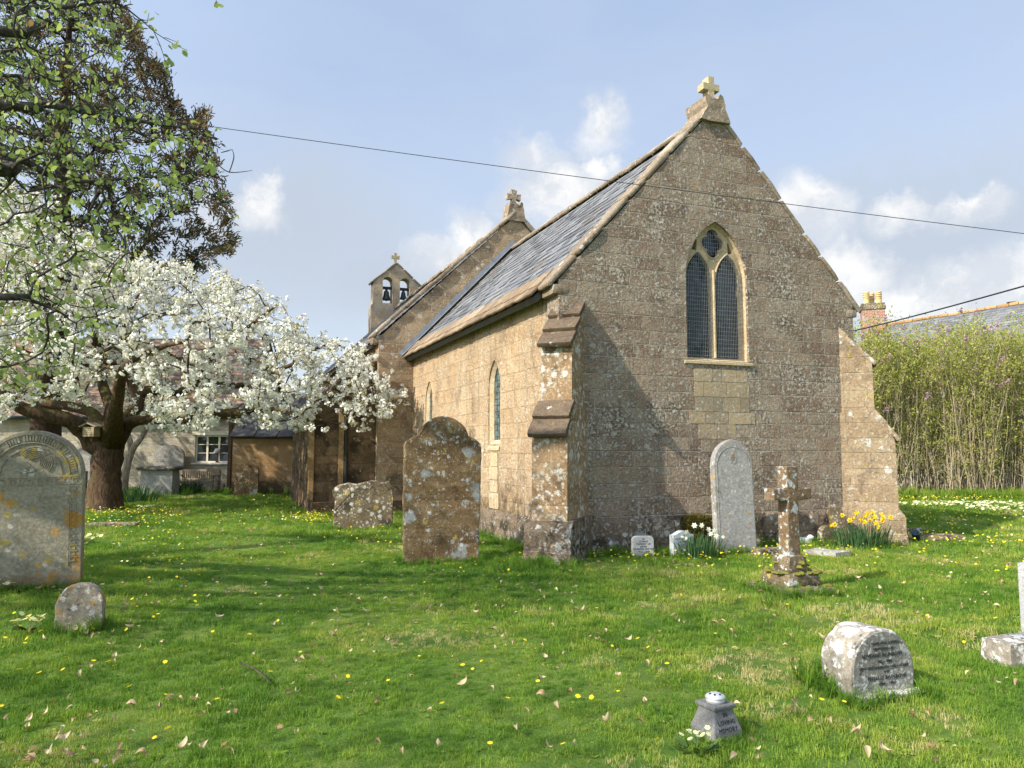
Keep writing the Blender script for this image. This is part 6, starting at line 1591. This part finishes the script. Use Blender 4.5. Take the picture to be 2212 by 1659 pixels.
def build_clumps():
    # yellow daffodils by the right buttress
    t = thing('daffodil_clump', 'clump of yellow trumpet daffodils in flower by the sunlit right buttress', 'daffodils', (5.60, 12.35, 0))
    mb = MB(); strap_leaves(mb, 230, 0.46, 0.22, 0.22, 0.44, 0.014); mb.build('leaves', M['daff_leaf'], t, False, False)
    for (u, v) in ((1820, 1113), (1842, 1118), (1858, 1122), (1868, 1128), (1851, 1108), (1873, 1110), (1886, 1106), (1890, 1117), (1902, 1111), (1908, 1117), (1924, 1117), (1905, 1125), (1893, 1130), (1803, 1133), (1794, 1136), (1868, 1116), (1880, 1124), (1900, 1139), (1836, 1124)):
        p = at(u, v, random.uniform(12.1, 12.45)) - Vector((5.60, 12.35, 0)); fb = MB(); ft = (p.x * 0.55, p.y * .3, 0)
        daffodil_head(fb, p, (random.gauss(-.3, .5), random.gauss(-.8, .3), random.gauss(0.05, .2)), 0.047, 0.024, 0.035)
        f = fb.build('flower', M['daffodil'], t, False, False); sb = MB(); sb.tube([ft, (p.x * .85, p.y * .8, p.z * .6), tuple(p - Vector((0, -.02, .012)))], 0.004, 4); sb.build('stem', M['daff_leaf'], f, False, False)
    # white narcissi
    t = thing('narcissus_clump', 'clump of white narcissi growing before the small pale headstone', 'narcissi', (2.74, 11.25, 0))
    mb = MB(); strap_leaves(mb, 190, 0.32, 0.2, 0.18, 0.40, 0.013, 0.3); mb.build('leaves', M['daff_leaf'], t, False, False)
    for (u, v) in ((1500, 1135), (1516, 1135), (1531, 1144), (1535, 1153), (1548, 1158), (1543, 1146), (1483, 1150), (1562, 1160), (1482, 1163), (1474, 1160)):
        p = at(u, v, random.uniform(11.05, 11.3)) - Vector((2.74, 11.25, 0)); fb = MB(); daffodil_head(fb, p, (random.gauss(-.1, .4), -1, random.gauss(0.1, .2)), 0.046 if v < 1160 else 0.03, 0.014, 0.012)
        f = fb.build('flower', M['narcissus'], t, False, False); sb = MB(); sb.tube([(p.x * 0.5, p.y * .3, 0), (p.x * .85, p.y * .8, p.z * .6), tuple(p - Vector((0, -.02, .012)))], 0.0035, 4); sb.build('stem', M['daff_leaf'], f, False, False)
    # dark leaf clump behind the cross
    q = ground_at(1738, 1170); t = thing('leaf_clump', 'dark blue green strap leaf clump without flowers behind the stone cross', 'plant', (q.x, q.y + .1, 0)); mb = MB(); strap_leaves(mb, 120, 0.22, 0.16, 0.3, 0.52, 0.014, 0.3); mb.build('leaves', M['daff_leaf'], t, False, False)
    for (u, v, lab, n_) in ((300, 1085, 'dark strap leaf clump at the right foot of the blossom tree trunk', 150), (178, 1098, 'dark strap leaf clump at the left foot of the blossom tree trunk', 80), (400, 1064, 'dark leafy clump between the chest tomb and the bench', 130)):
        q = ground_at(u, v); t = thing('leaf_clump', lab, 'plant', (q.x, q.y, 0)); mb = MB(); strap_leaves(mb, n_, 0.5, 0.35, 0.25, 0.6, 0.03, 0.5); mb.build('leaves', M['daff_leaf'], t, False, False)
    # pale flowers on the low kerb
    q = ground_at(1655, 1182); t = thing('flower_bunch', 'small bunch of pale pink and white flowers by the low kerb stone', 'flowers', (q.x, q.y + .15, 0)); mb = MB(); strap_leaves(mb, 40, 0.16, 0.1, 0.12, 0.28, 0.014, 0.5); mb.build('leaves', M['broad_leaf'], t, False, False)
    mb = MB()
    for k in range(16): daffodil_head(mb, Vector((random.gauss(0.03, .11), random.gauss(-.05, .05), random.uniform(.16, .32))), (random.gauss(0, .4), -1, .5), random.uniform(.03, .05), .012, .01)
    mb.build('blossoms', M['pink_flower'], t, False, False)
    # mossy mound on the plinth behind the gothic stone
    p = at(1500, 1135, 12.05); t = thing('moss_mound', 'brown green mossy mound on the plinth between pale and gothic headstones', 'moss', (p.x, p.y, 0)); n = 5200
    q = rand_unit(n); q[:, 1] = -np.abs(q[:, 1]); P = q * np.array([0.37, 0.22, 0.17]) * (0.9 + 0.16 * rng.uniform(size=(n, 1))) + np.array([0, 0.05, 0.40]); P[:, 2] = np.where(P[:, 2] > 0.50, 0.50 + (P[:, 2] - 0.5) * 0.3, P[:, 2]); P[:, 2] -= np.where(P[:, 2] < .33, 0.10 * rng.uniform(size=n), 0)
    V, F = leaf_faces(P, q + 0.5 * rand_unit(n), rand_unit(n), 0.045, 0.014); cloud_mesh('fronds', V, F, M['moss'], t, rng.uniform(0, 1, n))
    mb = MB(); mb.block((0, 0.08, 0.36), (0.34, 0, 0), (0, 0.2, 0), (0, 0, 0.16), 0.03, 0.4, None, 8.0); mb.build('cushion', M['moss_skin'], t)
    # primroses
    spots = [(1508, 1622, 1.1, 'nearest pale yellow primrose clump at the foot of the lettered memorial vase'), (185, 1175, 2.2, 'pale primrose patch in the grass right of the large ornate headstone'), (10, 1278, 1.2, 'small white primrose tuft at the base of the ornate headstone'),
             (1326, 1190, 1.0, 'small pale primrose tuft left of the black lettered granite headstone'), (1632, 1186, 1.0, 'pale primrose tuft right of the foot of the gothic headstone'), (1330 - 700, 1068, 1.2, 'pale primrose tuft under the dark stone shed'), (310, 1105, 1.6, 'white primrose tuft right of the blossom tree trunk'), (415, 1060, 1.5, 'yellow primrose patch under the garden bench'), (60, 1370, 0.8, 'tiny pale primrose tuft left of the small lichened headstone')]
    for (u, v, s, lab) in spots:
        q = ground_at(u, v); primrose(q, s, lab, None)
    for k, (u, v) in enumerate(((1975, 1098), (2010, 1094), (2045, 1099), (2080, 1095), (2115, 1100), (2150, 1094), (2185, 1098), (2210, 1103), (2130, 1108), (2170, 1110))):
        primrose(ground_at(u, v), 3.0, 'pale yellow primrose drift in the bank under the lilac thicket', 'primroses under the lilac thicket')


def primrose(q, s, lab, group):
    t = thing('primrose_clump', lab, 'primrose', (q.x, q.y, gh(q.x, q.y)), random.uniform(0, 6), group); near = q.y < 6
    n = 22; a = rng.uniform(0, 6.283, n); r = 0.02 + 0.09 * s * rng.uniform(0, 1, n) ** .5; P = np.stack([r * np.cos(a) * .6, r * np.sin(a) * .6, np.full(n, 0.01)], 1); D = np.stack([np.cos(a), np.sin(a), rng.uniform(.25, .9, n)], 1)
    U = np.cross(np.cross(D, np.array([0, 0, 1.0])), D); V, F = leaf_faces(P, D, U, 0.085 * rng.uniform(.7, 1.2, n) * (1 if near else 1.3), 0.036 * (1 if near else 1.3), .12); cloud_mesh('leaves', V, F, M['broad_leaf'], t, rng.uniform(0, 1, n))
    k = 13 if near else int(16 + 5 * s)
    mb = MB()
    for i in range(k):
        ang = random.uniform(0, 6.283); rr = 0.10 * s * math.sqrt(random.random()) * (0.9 if near else 1.6); p = Vector((rr * math.cos(ang), rr * math.sin(ang), random.uniform(.08, .13) * (1 if near else 1.15)))
        up = Vector((random.gauss(0, .4), random.gauss(-.1, .4), 1)).normalized(); aa = up.orthogonal().normalized(); bb = up.cross(aa); R_ = 0.0155 if near else 0.02 + 0.006 * s
        fb = MB() if near else mb
        for j in range(5):
            th = j * 1.2566 + i; d = aa * math.cos(th) + bb * math.sin(th); w = up.cross(d) * R_ * .52
            fb.add([p, p + d * R_ * .55 + w, p + d * R_ + w * .7, p + d * R_ * .93, p + d * R_ - w * .7, p + d * R_ * .55 - w], [(0, 1, 2, 3, 4, 5)])
        if near:
            f = fb.build('flower', M['primrose'], t, False, False); e = MB(); e.lathe([(0.0035, .0005), (0.0, .0015)], 6, Matrix.Translation(p) @ up.to_track_quat('Z', 'Y').to_matrix().to_4x4()); e.build('eye', M['celandine'], f, False, False)
    if not near: mb.build('blossoms', M['primrose'], t, False, False)


# ------------------------------------------------------------------ lawn
BLOCKED = [(-5.36, 8.66, .1), (-1.0, 10.9, .1)]


def in_church(x, y):
    dx, dy = x - OX, y - OY; lx = dx * math.cos(TH) + dy * math.sin(TH); ly = -dx * math.sin(TH) + dy * math.cos(TH)
    return (-0.08 < lx < CW + 0.1 and -0.08 < ly < CL) or (-2.4 < lx < 6.7 and ly > CL)


def wedge_points(y0, y1, dens, half=0.80, ymin=1.6):
    a = math.pi / 2 - half; n = int(dens * half * (y1 * y1 - y0 * y0)); r = np.sqrt(rng.uniform(y0 * y0, y1 * y1, n)); th = rng.uniform(math.pi / 2 - half, math.pi / 2 + half, n)
    return np.stack([r * np.cos(th), r * np.sin(th)], 1)


def fbm(x, y, s, o=0.0):
    return noise.fractal(Vector((x * s, y * s, o)), 0.9, 2.0, 4)


def tuft_mesh(name, n, rad, h0, h1, w, lean, seed):
    rd = random.Random(seed); vs, fs = [], []
    for k in range(n):
        a = rd.uniform(0, 6.283); r = rad * math.sqrt(rd.random()); bx, by = r * math.cos(a), r * math.sin(a); h = rd.uniform(h0, h1); t = rd.uniform(0, 6.283); ln = lean * rd.uniform(.2, 1.3); dx, dy = math.cos(t) * ln * h, math.sin(t) * ln * h
        sx, sy = -math.sin(t + rd.gauss(0, .7)) * w / 2, math.cos(t + rd.gauss(0, .7)) * w / 2; o = len(vs)
        vs += [(bx - sx, by - sy, -.01), (bx + sx, by + sy, -.01), (bx + dx * .35 + sx * .9, by + dy * .35 + sy * .9, h * .6), (bx + dx * .35 - sx * .9, by + dy * .35 - sy * .9, h * .6), (bx + dx, by + dy, h * (1 - ln * .25))]
        fs += [(o, o + 1, o + 2, o + 3), (o + 3, o + 2, o + 4)]
    me = bpy.data.meshes.new(name); me.from_pydata(vs, [], fs); me.materials.append(M['grass']); me.update(); return bpy.data.objects.new(name, me)


def weed_mesh(name, n, L, seed):
    rd = random.Random(seed); vs, fs = [], []
    for k in range(n):
        a = k * 6.283 / n + rd.gauss(0, .25); l = L * rd.uniform(.6, 1.1); up = rd.uniform(.15, .7); d = Vector((math.cos(a), math.sin(a), up)).normalized(); s = Vector((-math.sin(a), math.cos(a), 0)) * l * .28; o = len(vs); b = Vector((0, 0, .0)) + d * l * .2
        vs += [tuple(b), tuple(b + d * l * .4 + s), tuple(b + d * l * .8 + s * .7 - Vector((0, 0, l * .1))), tuple(b + d * l - Vector((0, 0, l * .2))), tuple(b + d * l * .8 - s * .7 - Vector((0, 0, l * .1))), tuple(b + d * l * .4 - s)]; fs += [tuple(range(o, o + 6))]
    me = bpy.data.meshes.new(name); me.from_pydata(vs, [], fs); me.materials.append(M['grass']); me.update(); return bpy.data.objects.new(name, me)


def scatter(name, variants, P, rot, scl, tone, idx):
    """one object: points that each carry one instance of a small plant"""
    me = bpy.data.meshes.new(name); n = len(P); me.vertices.add(n); me.vertices.foreach_set('co', np.asarray(P, dtype=np.float32).ravel())
    for nm, typ, dat, key in (('rot', 'FLOAT_VECTOR', rot, 'vector'), ('scl', 'FLOAT_VECTOR', scl, 'vector'), ('tone', 'FLOAT', tone, 'value'), ('idx', 'INT', idx, 'value')):
        a = me.attributes.new(nm, typ, 'POINT'); a.data.foreach_set(key, np.ascontiguousarray(dat, dtype=np.int32 if typ == 'INT' else np.float32).ravel())
    me.materials.append(M['grass']); ob = bpy.data.objects.new(name, me); COL.objects.link(ob)
    ng = bpy.data.node_groups.new(name, 'GeometryNodeTree'); ng.interface.new_socket('Geometry', in_out='INPUT', socket_type='NodeSocketGeometry'); ng.interface.new_socket('Geometry', in_out='OUTPUT', socket_type='NodeSocketGeometry')
    N, Lk = ng.nodes, ng.links; gi, go, jn = N.new('NodeGroupInput'), N.new('NodeGroupOutput'), N.new('GeometryNodeJoinGeometry')
    def attr(nm, typ):
        a = N.new('GeometryNodeInputNamedAttribute'); a.data_type = typ; a.inputs[0].default_value = nm; return a.outputs[0]
    for k, v in enumerate(variants):
        oi = N.new('GeometryNodeObjectInfo'); oi.inputs['Object'].default_value = v; oi.inputs['As Instance'].default_value = True
        cmp_ = N.new('FunctionNodeCompare'); cmp_.data_type = 'INT'; cmp_.operation = 'EQUAL'; Lk.new(attr('idx', 'INT'), cmp_.inputs[2]); cmp_.inputs[3].default_value = k
        ip = N.new('GeometryNodeInstanceOnPoints'); Lk.new(gi.outputs[0], ip.inputs['Points']); Lk.new(cmp_.outputs[0], ip.inputs['Selection']); Lk.new(oi.outputs['Geometry'], ip.inputs['Instance'])
        er = N.new('FunctionNodeEulerToRotation'); Lk.new(attr('rot', 'FLOAT_VECTOR'), er.inputs[0]); Lk.new(er.outputs[0], ip.inputs['Rotation']); Lk.new(attr('scl', 'FLOAT_VECTOR'), ip.inputs['Scale']); Lk.new(ip.outputs[0], jn.inputs[0])
    Lk.new(jn.outputs[0], go.inputs[0]); md = ob.modifiers.new('scatter', 'NODES'); md.node_group = ng
    return ob


PATH = [(-11.6, 28.3), (-8.0, 21.0), (-5.2, 14.5), (-2.9, 10.0), (-0.8, 6.0), (0.3, 3.0)]


def on_path(x, y):
    for (x0, y0), (x1, y1) in zip(PATH[:-1], PATH[1:]):
        if y1 <= y <= y0:
            return abs(x - (x0 + (x1 - x0) * (y - y0) / (y1 - y0))) < 1.05 + 0.2 * noise.noise(Vector((x, y, 0)))
    return False


def lawn_tone(x, y):
    """fresh, mossy and parched patches of the turf"""
    a = fbm(x, y, 0.55, 1.7) * 0.38 + fbm(x, y, 2.3, 4.1) * 0.26; dry = max(0.0, fbm(x, y, 0.8, 9.2) - 0.15) * 0.75
    bias = 0.10 if (x > 0.5 and y < 12) else 0.0
    return 0.42 + a + dry + bias


def build_lawn():
    var = [tuft_mesh('short_tuft', 22, 0.062, 0.028, 0.065, 0.0052, 0.6, 1), tuft_mesh('short_tuft', 26, 0.07, 0.02, 0.055, 0.0048, 0.9, 2), tuft_mesh('short_tuft', 20, 0.055, 0.035, 0.08, 0.005, 0.5, 3), tuft_mesh('short_tuft', 30, 0.08, 0.02, 0.05, 0.0055, 1.1, 4),
           tuft_mesh('long_tuft', 26, 0.05, 0.10, 0.24, 0.007, 0.55, 5), weed_mesh('weed', 7, 0.05, 6), weed_mesh('weed', 9, 0.035, 7)]
    P, rot, scl, tone, idx = [], [], [], [], []

    def put(x, y, s, t, i, tilt=0.12):
        P.append((x, y, gh(x, y))); rot.append((random.gauss(0, tilt), random.gauss(0, tilt), random.uniform(0, 6.283))); scl.append((s, s, s * random.uniform(.8, 1.2))); tone.append(min(1, max(0, t + random.gauss(0, .09)))); idx.append(i)
    for (a, b, dens, s) in ((1.5, 7.0, 380, 0.82), (7.0, 13.0, 160, 1.1), (13.0, 22.0, 55, 1.7), (22.0, 36.0, 22, 2.3)):
        for x, y in wedge_points(a, b, dens):
            if in_church(x, y): continue
            if y > 25.0 and x > 11.0 and y > 26: continue
            k = fbm(x, y, 1.1, 3.0); t = lawn_tone(x, y); worn = fbm(x, y, 0.8, 9.2)
            if worn > 0.45 and random.random() < 0.55: continue
            i = random.choice((0, 1, 2, 3)) if random.random() > 0.085 else random.choice((5, 6))
            pth = on_path(x, y); put(x, y, s * (0.85 + 0.35 * k) * (0.85 if worn > 0.3 else 1.0) * (0.74 if pth else 1.0), t + (0.06 if pth else 0.0), i)
    stones = [(-1.0, 10.86, .55, .12, R(13)), (-5.36, 8.62, .52, .1, R(17)), (-3.67, 6.60, .19, .08, R(12)), (-2.93, 15.1, .58, .12, R(8)), (3.40, 11.76, .34, .1, R(18)), (1.88, 11.12, .17, .07, R(10)), (2.5, 11.38, .18, .08, R(24)), (2.30, 5.03, .27, .17, R(19)), (4.52, 6.48, .42, .14, R(21)), (3.1, 8.62, .36, .35, R(24)), (1.125, 4.36, .1, .1, R(28)), (5.18, 12.66, .17, .1, R(16))]
    for (cx, cy, hx, hy, a) in stones:
        n = int(60 * (hx + hy) * 2) if hx > 0.12 else 9
        for k in range(n):
            sx, sy = random.choice(((1, random.uniform(-1, 1)), (-1, random.uniform(-1, 1)), (random.uniform(-1, 1), -1), (random.uniform(-1, 1), -1)))
            lx, ly = sx * (hx + abs(random.gauss(.02, .035))), sy * (hy + abs(random.gauss(.02, .035))); x, y = cx + lx * math.cos(a) - ly * math.sin(a), cy + lx * math.sin(a) + ly * math.cos(a)
            put(x, y, random.uniform(.35, .8) * (0.45 if hx < .15 else 0.8), 0.30, 4, .2)
    for (u, v, n, sp, s) in ((1800, 1485, 34, .09, 1.0), (2120, 1448, 8, .08, .5), (165, 1365, 24, .14, .8), (1480, 1200, 20, .3, .9), (1680, 1285, 22, .25, .8)):
        q = ground_at(u, v)
        for k in range(n): put(q.x + random.gauss(0, sp), q.y + random.gauss(0, sp), s * random.uniform(.6, 1.1), 0.34, 4, .25)
    for k in range(420):       # longer grass along the church walls
        f = random.uniform(0, 1); p = lw(random.uniform(0.1, CW), -0.16 - abs(random.gauss(0, .1))) if f < 0.45 else lw(-0.16 - abs(random.gauss(0, .1)), random.uniform(0, CL)) if f < 0.8 else lw(-0.7 + random.gauss(0, .25), -0.75 + random.gauss(0, .25))
        put(p.x, p.y, random.uniform(.4, .9), 0.32, 4, .2)
    for k in range(900):       # rank growth under the thicket and along the cottage
        x = random.uniform(10.8, 19); put(x, 24.7 + random.gauss(0, .35), random.uniform(.9, 2.0), 0.55, random.choice((4, 4, 5)), .2)
    for k in range(260): put(random.uniform(-24, -7.5), 28.9 + random.gauss(0, .4) if random.random() < .6 else 26.7 + random.gauss(0, .1), random.uniform(.8, 1.6), 0.3, 4, .2)
    o = scatter('grass', var, P, rot, scl, tone, idx); structure(o, 'stuff', 'short green lawn grass with longer tufts round the stones'); print('tufts', len(P))


def flower_disc(mb, x, y, z, r, n, tone=None, tilt=.35):
    up = Vector((random.gauss(0, tilt), random.gauss(-.1, tilt), 1)).normalized(); a = up.orthogonal().normalized(); b = up.cross(a); p = Vector((x, y, z)); o = random.uniform(0, 1)
    for j in range(n):
        t = o + j * 6.283 / n; d = a * math.cos(t) + b * math.sin(t); w = up.cross(d) * r * .28
        mb.add([p, p + d * r * .55 + w, p + d * r + up * r * .1, p + d * r * .55 - w], [(0, 1, 2, 3)], random.random() * .8 if tone is None else tone)


def build_scatter():
    proto = []
    for k in range(6):
        mb = MB(); flower_disc(mb, 0, 0, 0.045 + .005 * k, 0.0165, 8)
        proto.append(mb)
    pos = []
    patches = [(-4.4, 6.2, 1.6, 44), (-2.6, 4.8, 1.5, 34), (-3.2, 7.6, 1.6, 30), (-1.0, 5.0, 1.6, 16), (0.4, 4.6, 1.2, 14), (1.3, 5.2, 0.7, 12), (3.6, 6.6, 0.9, 12), (2.0, 9.6, 1.6, 26), (0.6, 7.0, 1.4, 10), (4.6, 9.6, 1.4, 24)]
    for (cx, cy, sp, n) in patches:
        for k in range(n):
            x, y = cx + random.gauss(0, sp * .7), cy + random.gauss(0, sp * .6)
            u, v = proj((x, y, 0.05))
            if y > 3.6 and 0 < u < 2212 and v < 1655 and not in_church(x, y): pos.append((x, y))
    base = None; meshes = []
    for i, (x, y) in enumerate(pos):
        k = i % 6
        if i < 6:
            o = proto[k].build('celandine', M['celandine'], None, False, False); meshes.append(o)
            tag(o, 'single yellow star shaped celandine flower scattered in the lawn', 'flower', 'celandines in the lawn')
        else:
            o = meshes[k].copy(); COL.objects.link(o)
        o.location = (x, y, gh(x, y)); o.rotation_euler = (0, 0, random.uniform(0, 6.28)); s = random.uniform(.8, 1.25); o.scale = (s, s, s)
    mb = MB()      # the many small far flowers
    far = [(-7.5, 16.5, 1.8, 1.5, 190), (-4.6, 17.2, 1.4, 1.0, 300), (-9.2, 18.3, 1.2, .8, 130), (-6.2, 12.5, 1.4, 2.0, 90), (-4.6, 10.5, .9, 1.2, 60), (2.4, 10.9, 1.6, .35, 120), (4.3, 11.6, 1.4, .6, 110), (7.6, 13.0, 1.5, 1.0, 220), (9.5, 17.0, 2.5, 2.0, 300), (7.0, 10.5, 1.6, 1.4, 90), (-2.0, 13.2, .8, 1.2, 70), (-11.3, 28.0, .8, .5, 90), (-1.0, 9.5, 1.5, 1.0, 30), (12.5, 23.5, 2.0, .9, 260), (-6.5, 22, 3, 2.0, 120)]
    for (cx, cy, sx, sy, n) in far:
        for k in range(n):
            x, y = cx + random.gauss(0, sx * .7), cy + random.gauss(0, sy * .7)
            if in_church(x, y) or y < 8 or (on_path(x, y) and random.random() < .85): continue
            flower_disc(mb, x, y, gh(x, y) + random.uniform(.05, .10) * (1 + y / 30), 0.0145 + 0.00045 * y, 6, 0.9 + .1 * random.random() if random.random() < .22 else None, .5)
    structure(mb.build('wildflower_carpet', M['celandine'], None, False, False), 'stuff', 'countless small yellow and white flowers in the far grass')
    # fallen leaves: the nearest ones one by one, the rest as litter
    def dead_leaf(seed):
        rd = random.Random(seed); L = rd.uniform(.045, .075); W = L * rd.uniform(.45, .65); c1, c2 = rd.uniform(.4, 1.3), rd.uniform(-1.2, 1.4); vs = []; nx, ny = 6, 5
        for i in range(nx):
            f = i / (nx - 1); w = W * math.sin(math.pi * min(.97, max(.03, f)) ** .85)
            for j in range(ny):
                g = j / (ny - 1) - .5; x = (f - .5) * L; y = g * w; z = c1 * abs(g) * w + c2 * (f - .5) ** 2 * L * 2 + rd.gauss(0, .0018); vs.append((x, y, z + .012))
        fs = [(i * ny + j, i * ny + j + 1, (i + 1) * ny + j + 1, (i + 1) * ny + j) for i in range(nx - 1) for j in range(ny - 1)]
        return vs, fs
    shapes = [dead_leaf(40 + k) for k in range(10)]; lm = []; pts = []
    drifts = [(-2.3, 3.95, .35, .15, 34), (-2.9, 4.3, .5, .3, 16), (-1.9, 4.6, .5, .3, 14), (1.75, 4.35, .3, .25, 18), (-3.4, 6.2, .5, .3, 12), (0.2, 6.0, .8, .5, 14)]
    while len(pts) < 300 - sum(d[4] for d in drifts):
        x, y = wedge_points(3.6, 9.5, 0.3, 0.62)[0] if False else (random.uniform(-4.5, 4.5), random.uniform(3.75, 9.0))
        u, v = proj((x, y, 0))
        if 0 < u < 2212 and v < 1655 and random.random() < 0.25 + 0.75 * (1 if (fbm(x, y, .7, 2.2) > -.1) else 0): pts.append((x, y))
    for (cx, cy, sx, sy, n) in drifts: pts += [(cx + random.gauss(0, sx), max(3.7, cy + random.gauss(0, sy))) for _ in range(n)]
    for i, (x, y) in enumerate(pts):
        k = i % 10
        if i < 10:
            mb = MB(); tone = random.uniform(.15, .95); mb.add(shapes[k][0], shapes[k][1], tone); o = mb.build('fallen_leaf', M['dead_leaf'], None, True, False); lm.append(o)
            tag(o, 'curled dry brown leaf lying on the lawn', 'fallen leaf', 'fallen leaves on the lawn')
        else:
            o = lm[k].copy(); COL.objects.link(o)
        o.location = (x, y, gh(x, y) + random.uniform(.035, .06)); o.rotation_euler = (random.gauss(0, .45), random.gauss(0, .45), random.uniform(0, 6.28)); s = random.uniform(.65, 1.2); o.scale = (s, s, s)
    mb = MB()
    for k in range(2600):
        x, y = random.uniform(-9, 9), random.uniform(7.5, 22) if k > 300 else random.uniform(3.8, 8.0)
        if in_church(x, y) or abs(x) > y * .75: continue
        vs, fs = shapes[k % 10]; s = random.uniform(.5, 1.1) if y > 7.5 else random.uniform(.25, .55); Mx = Matrix.Translation((x, y, gh(x, y) + .03)) @ Matrix.Rotation(random.uniform(0, 6.28), 4, 'Z') @ Matrix.Rotation(random.gauss(0, .5), 4, 'X') @ Matrix.Scale(s, 4)
        mb.add([Mx @ Vector(v) for v in vs], fs, random.uniform(.1, 1))
    structure(mb.build('leaf_litter', M['dead_leaf'], None, True, False), 'stuff', 'small scraps of dry leaf strewn over the lawn')
    mb = MB(); q = [ground_at(520, 1445), ground_at(550, 1460), ground_at(572, 1478), ground_at(583, 1490)]; mb.tube([p + Vector((0, 0, .045)) for p in q], [.005, .006, .005, .003], 6); tag(mb.build('fallen_twig', M['twig'], None), 'thin curved bare twig lying on the lawn', 'twig')


build_cherry()
build_beech()
build_yew()
build_small_trees()
build_hedge()
build_clumps()
build_lawn()
build_scatter()
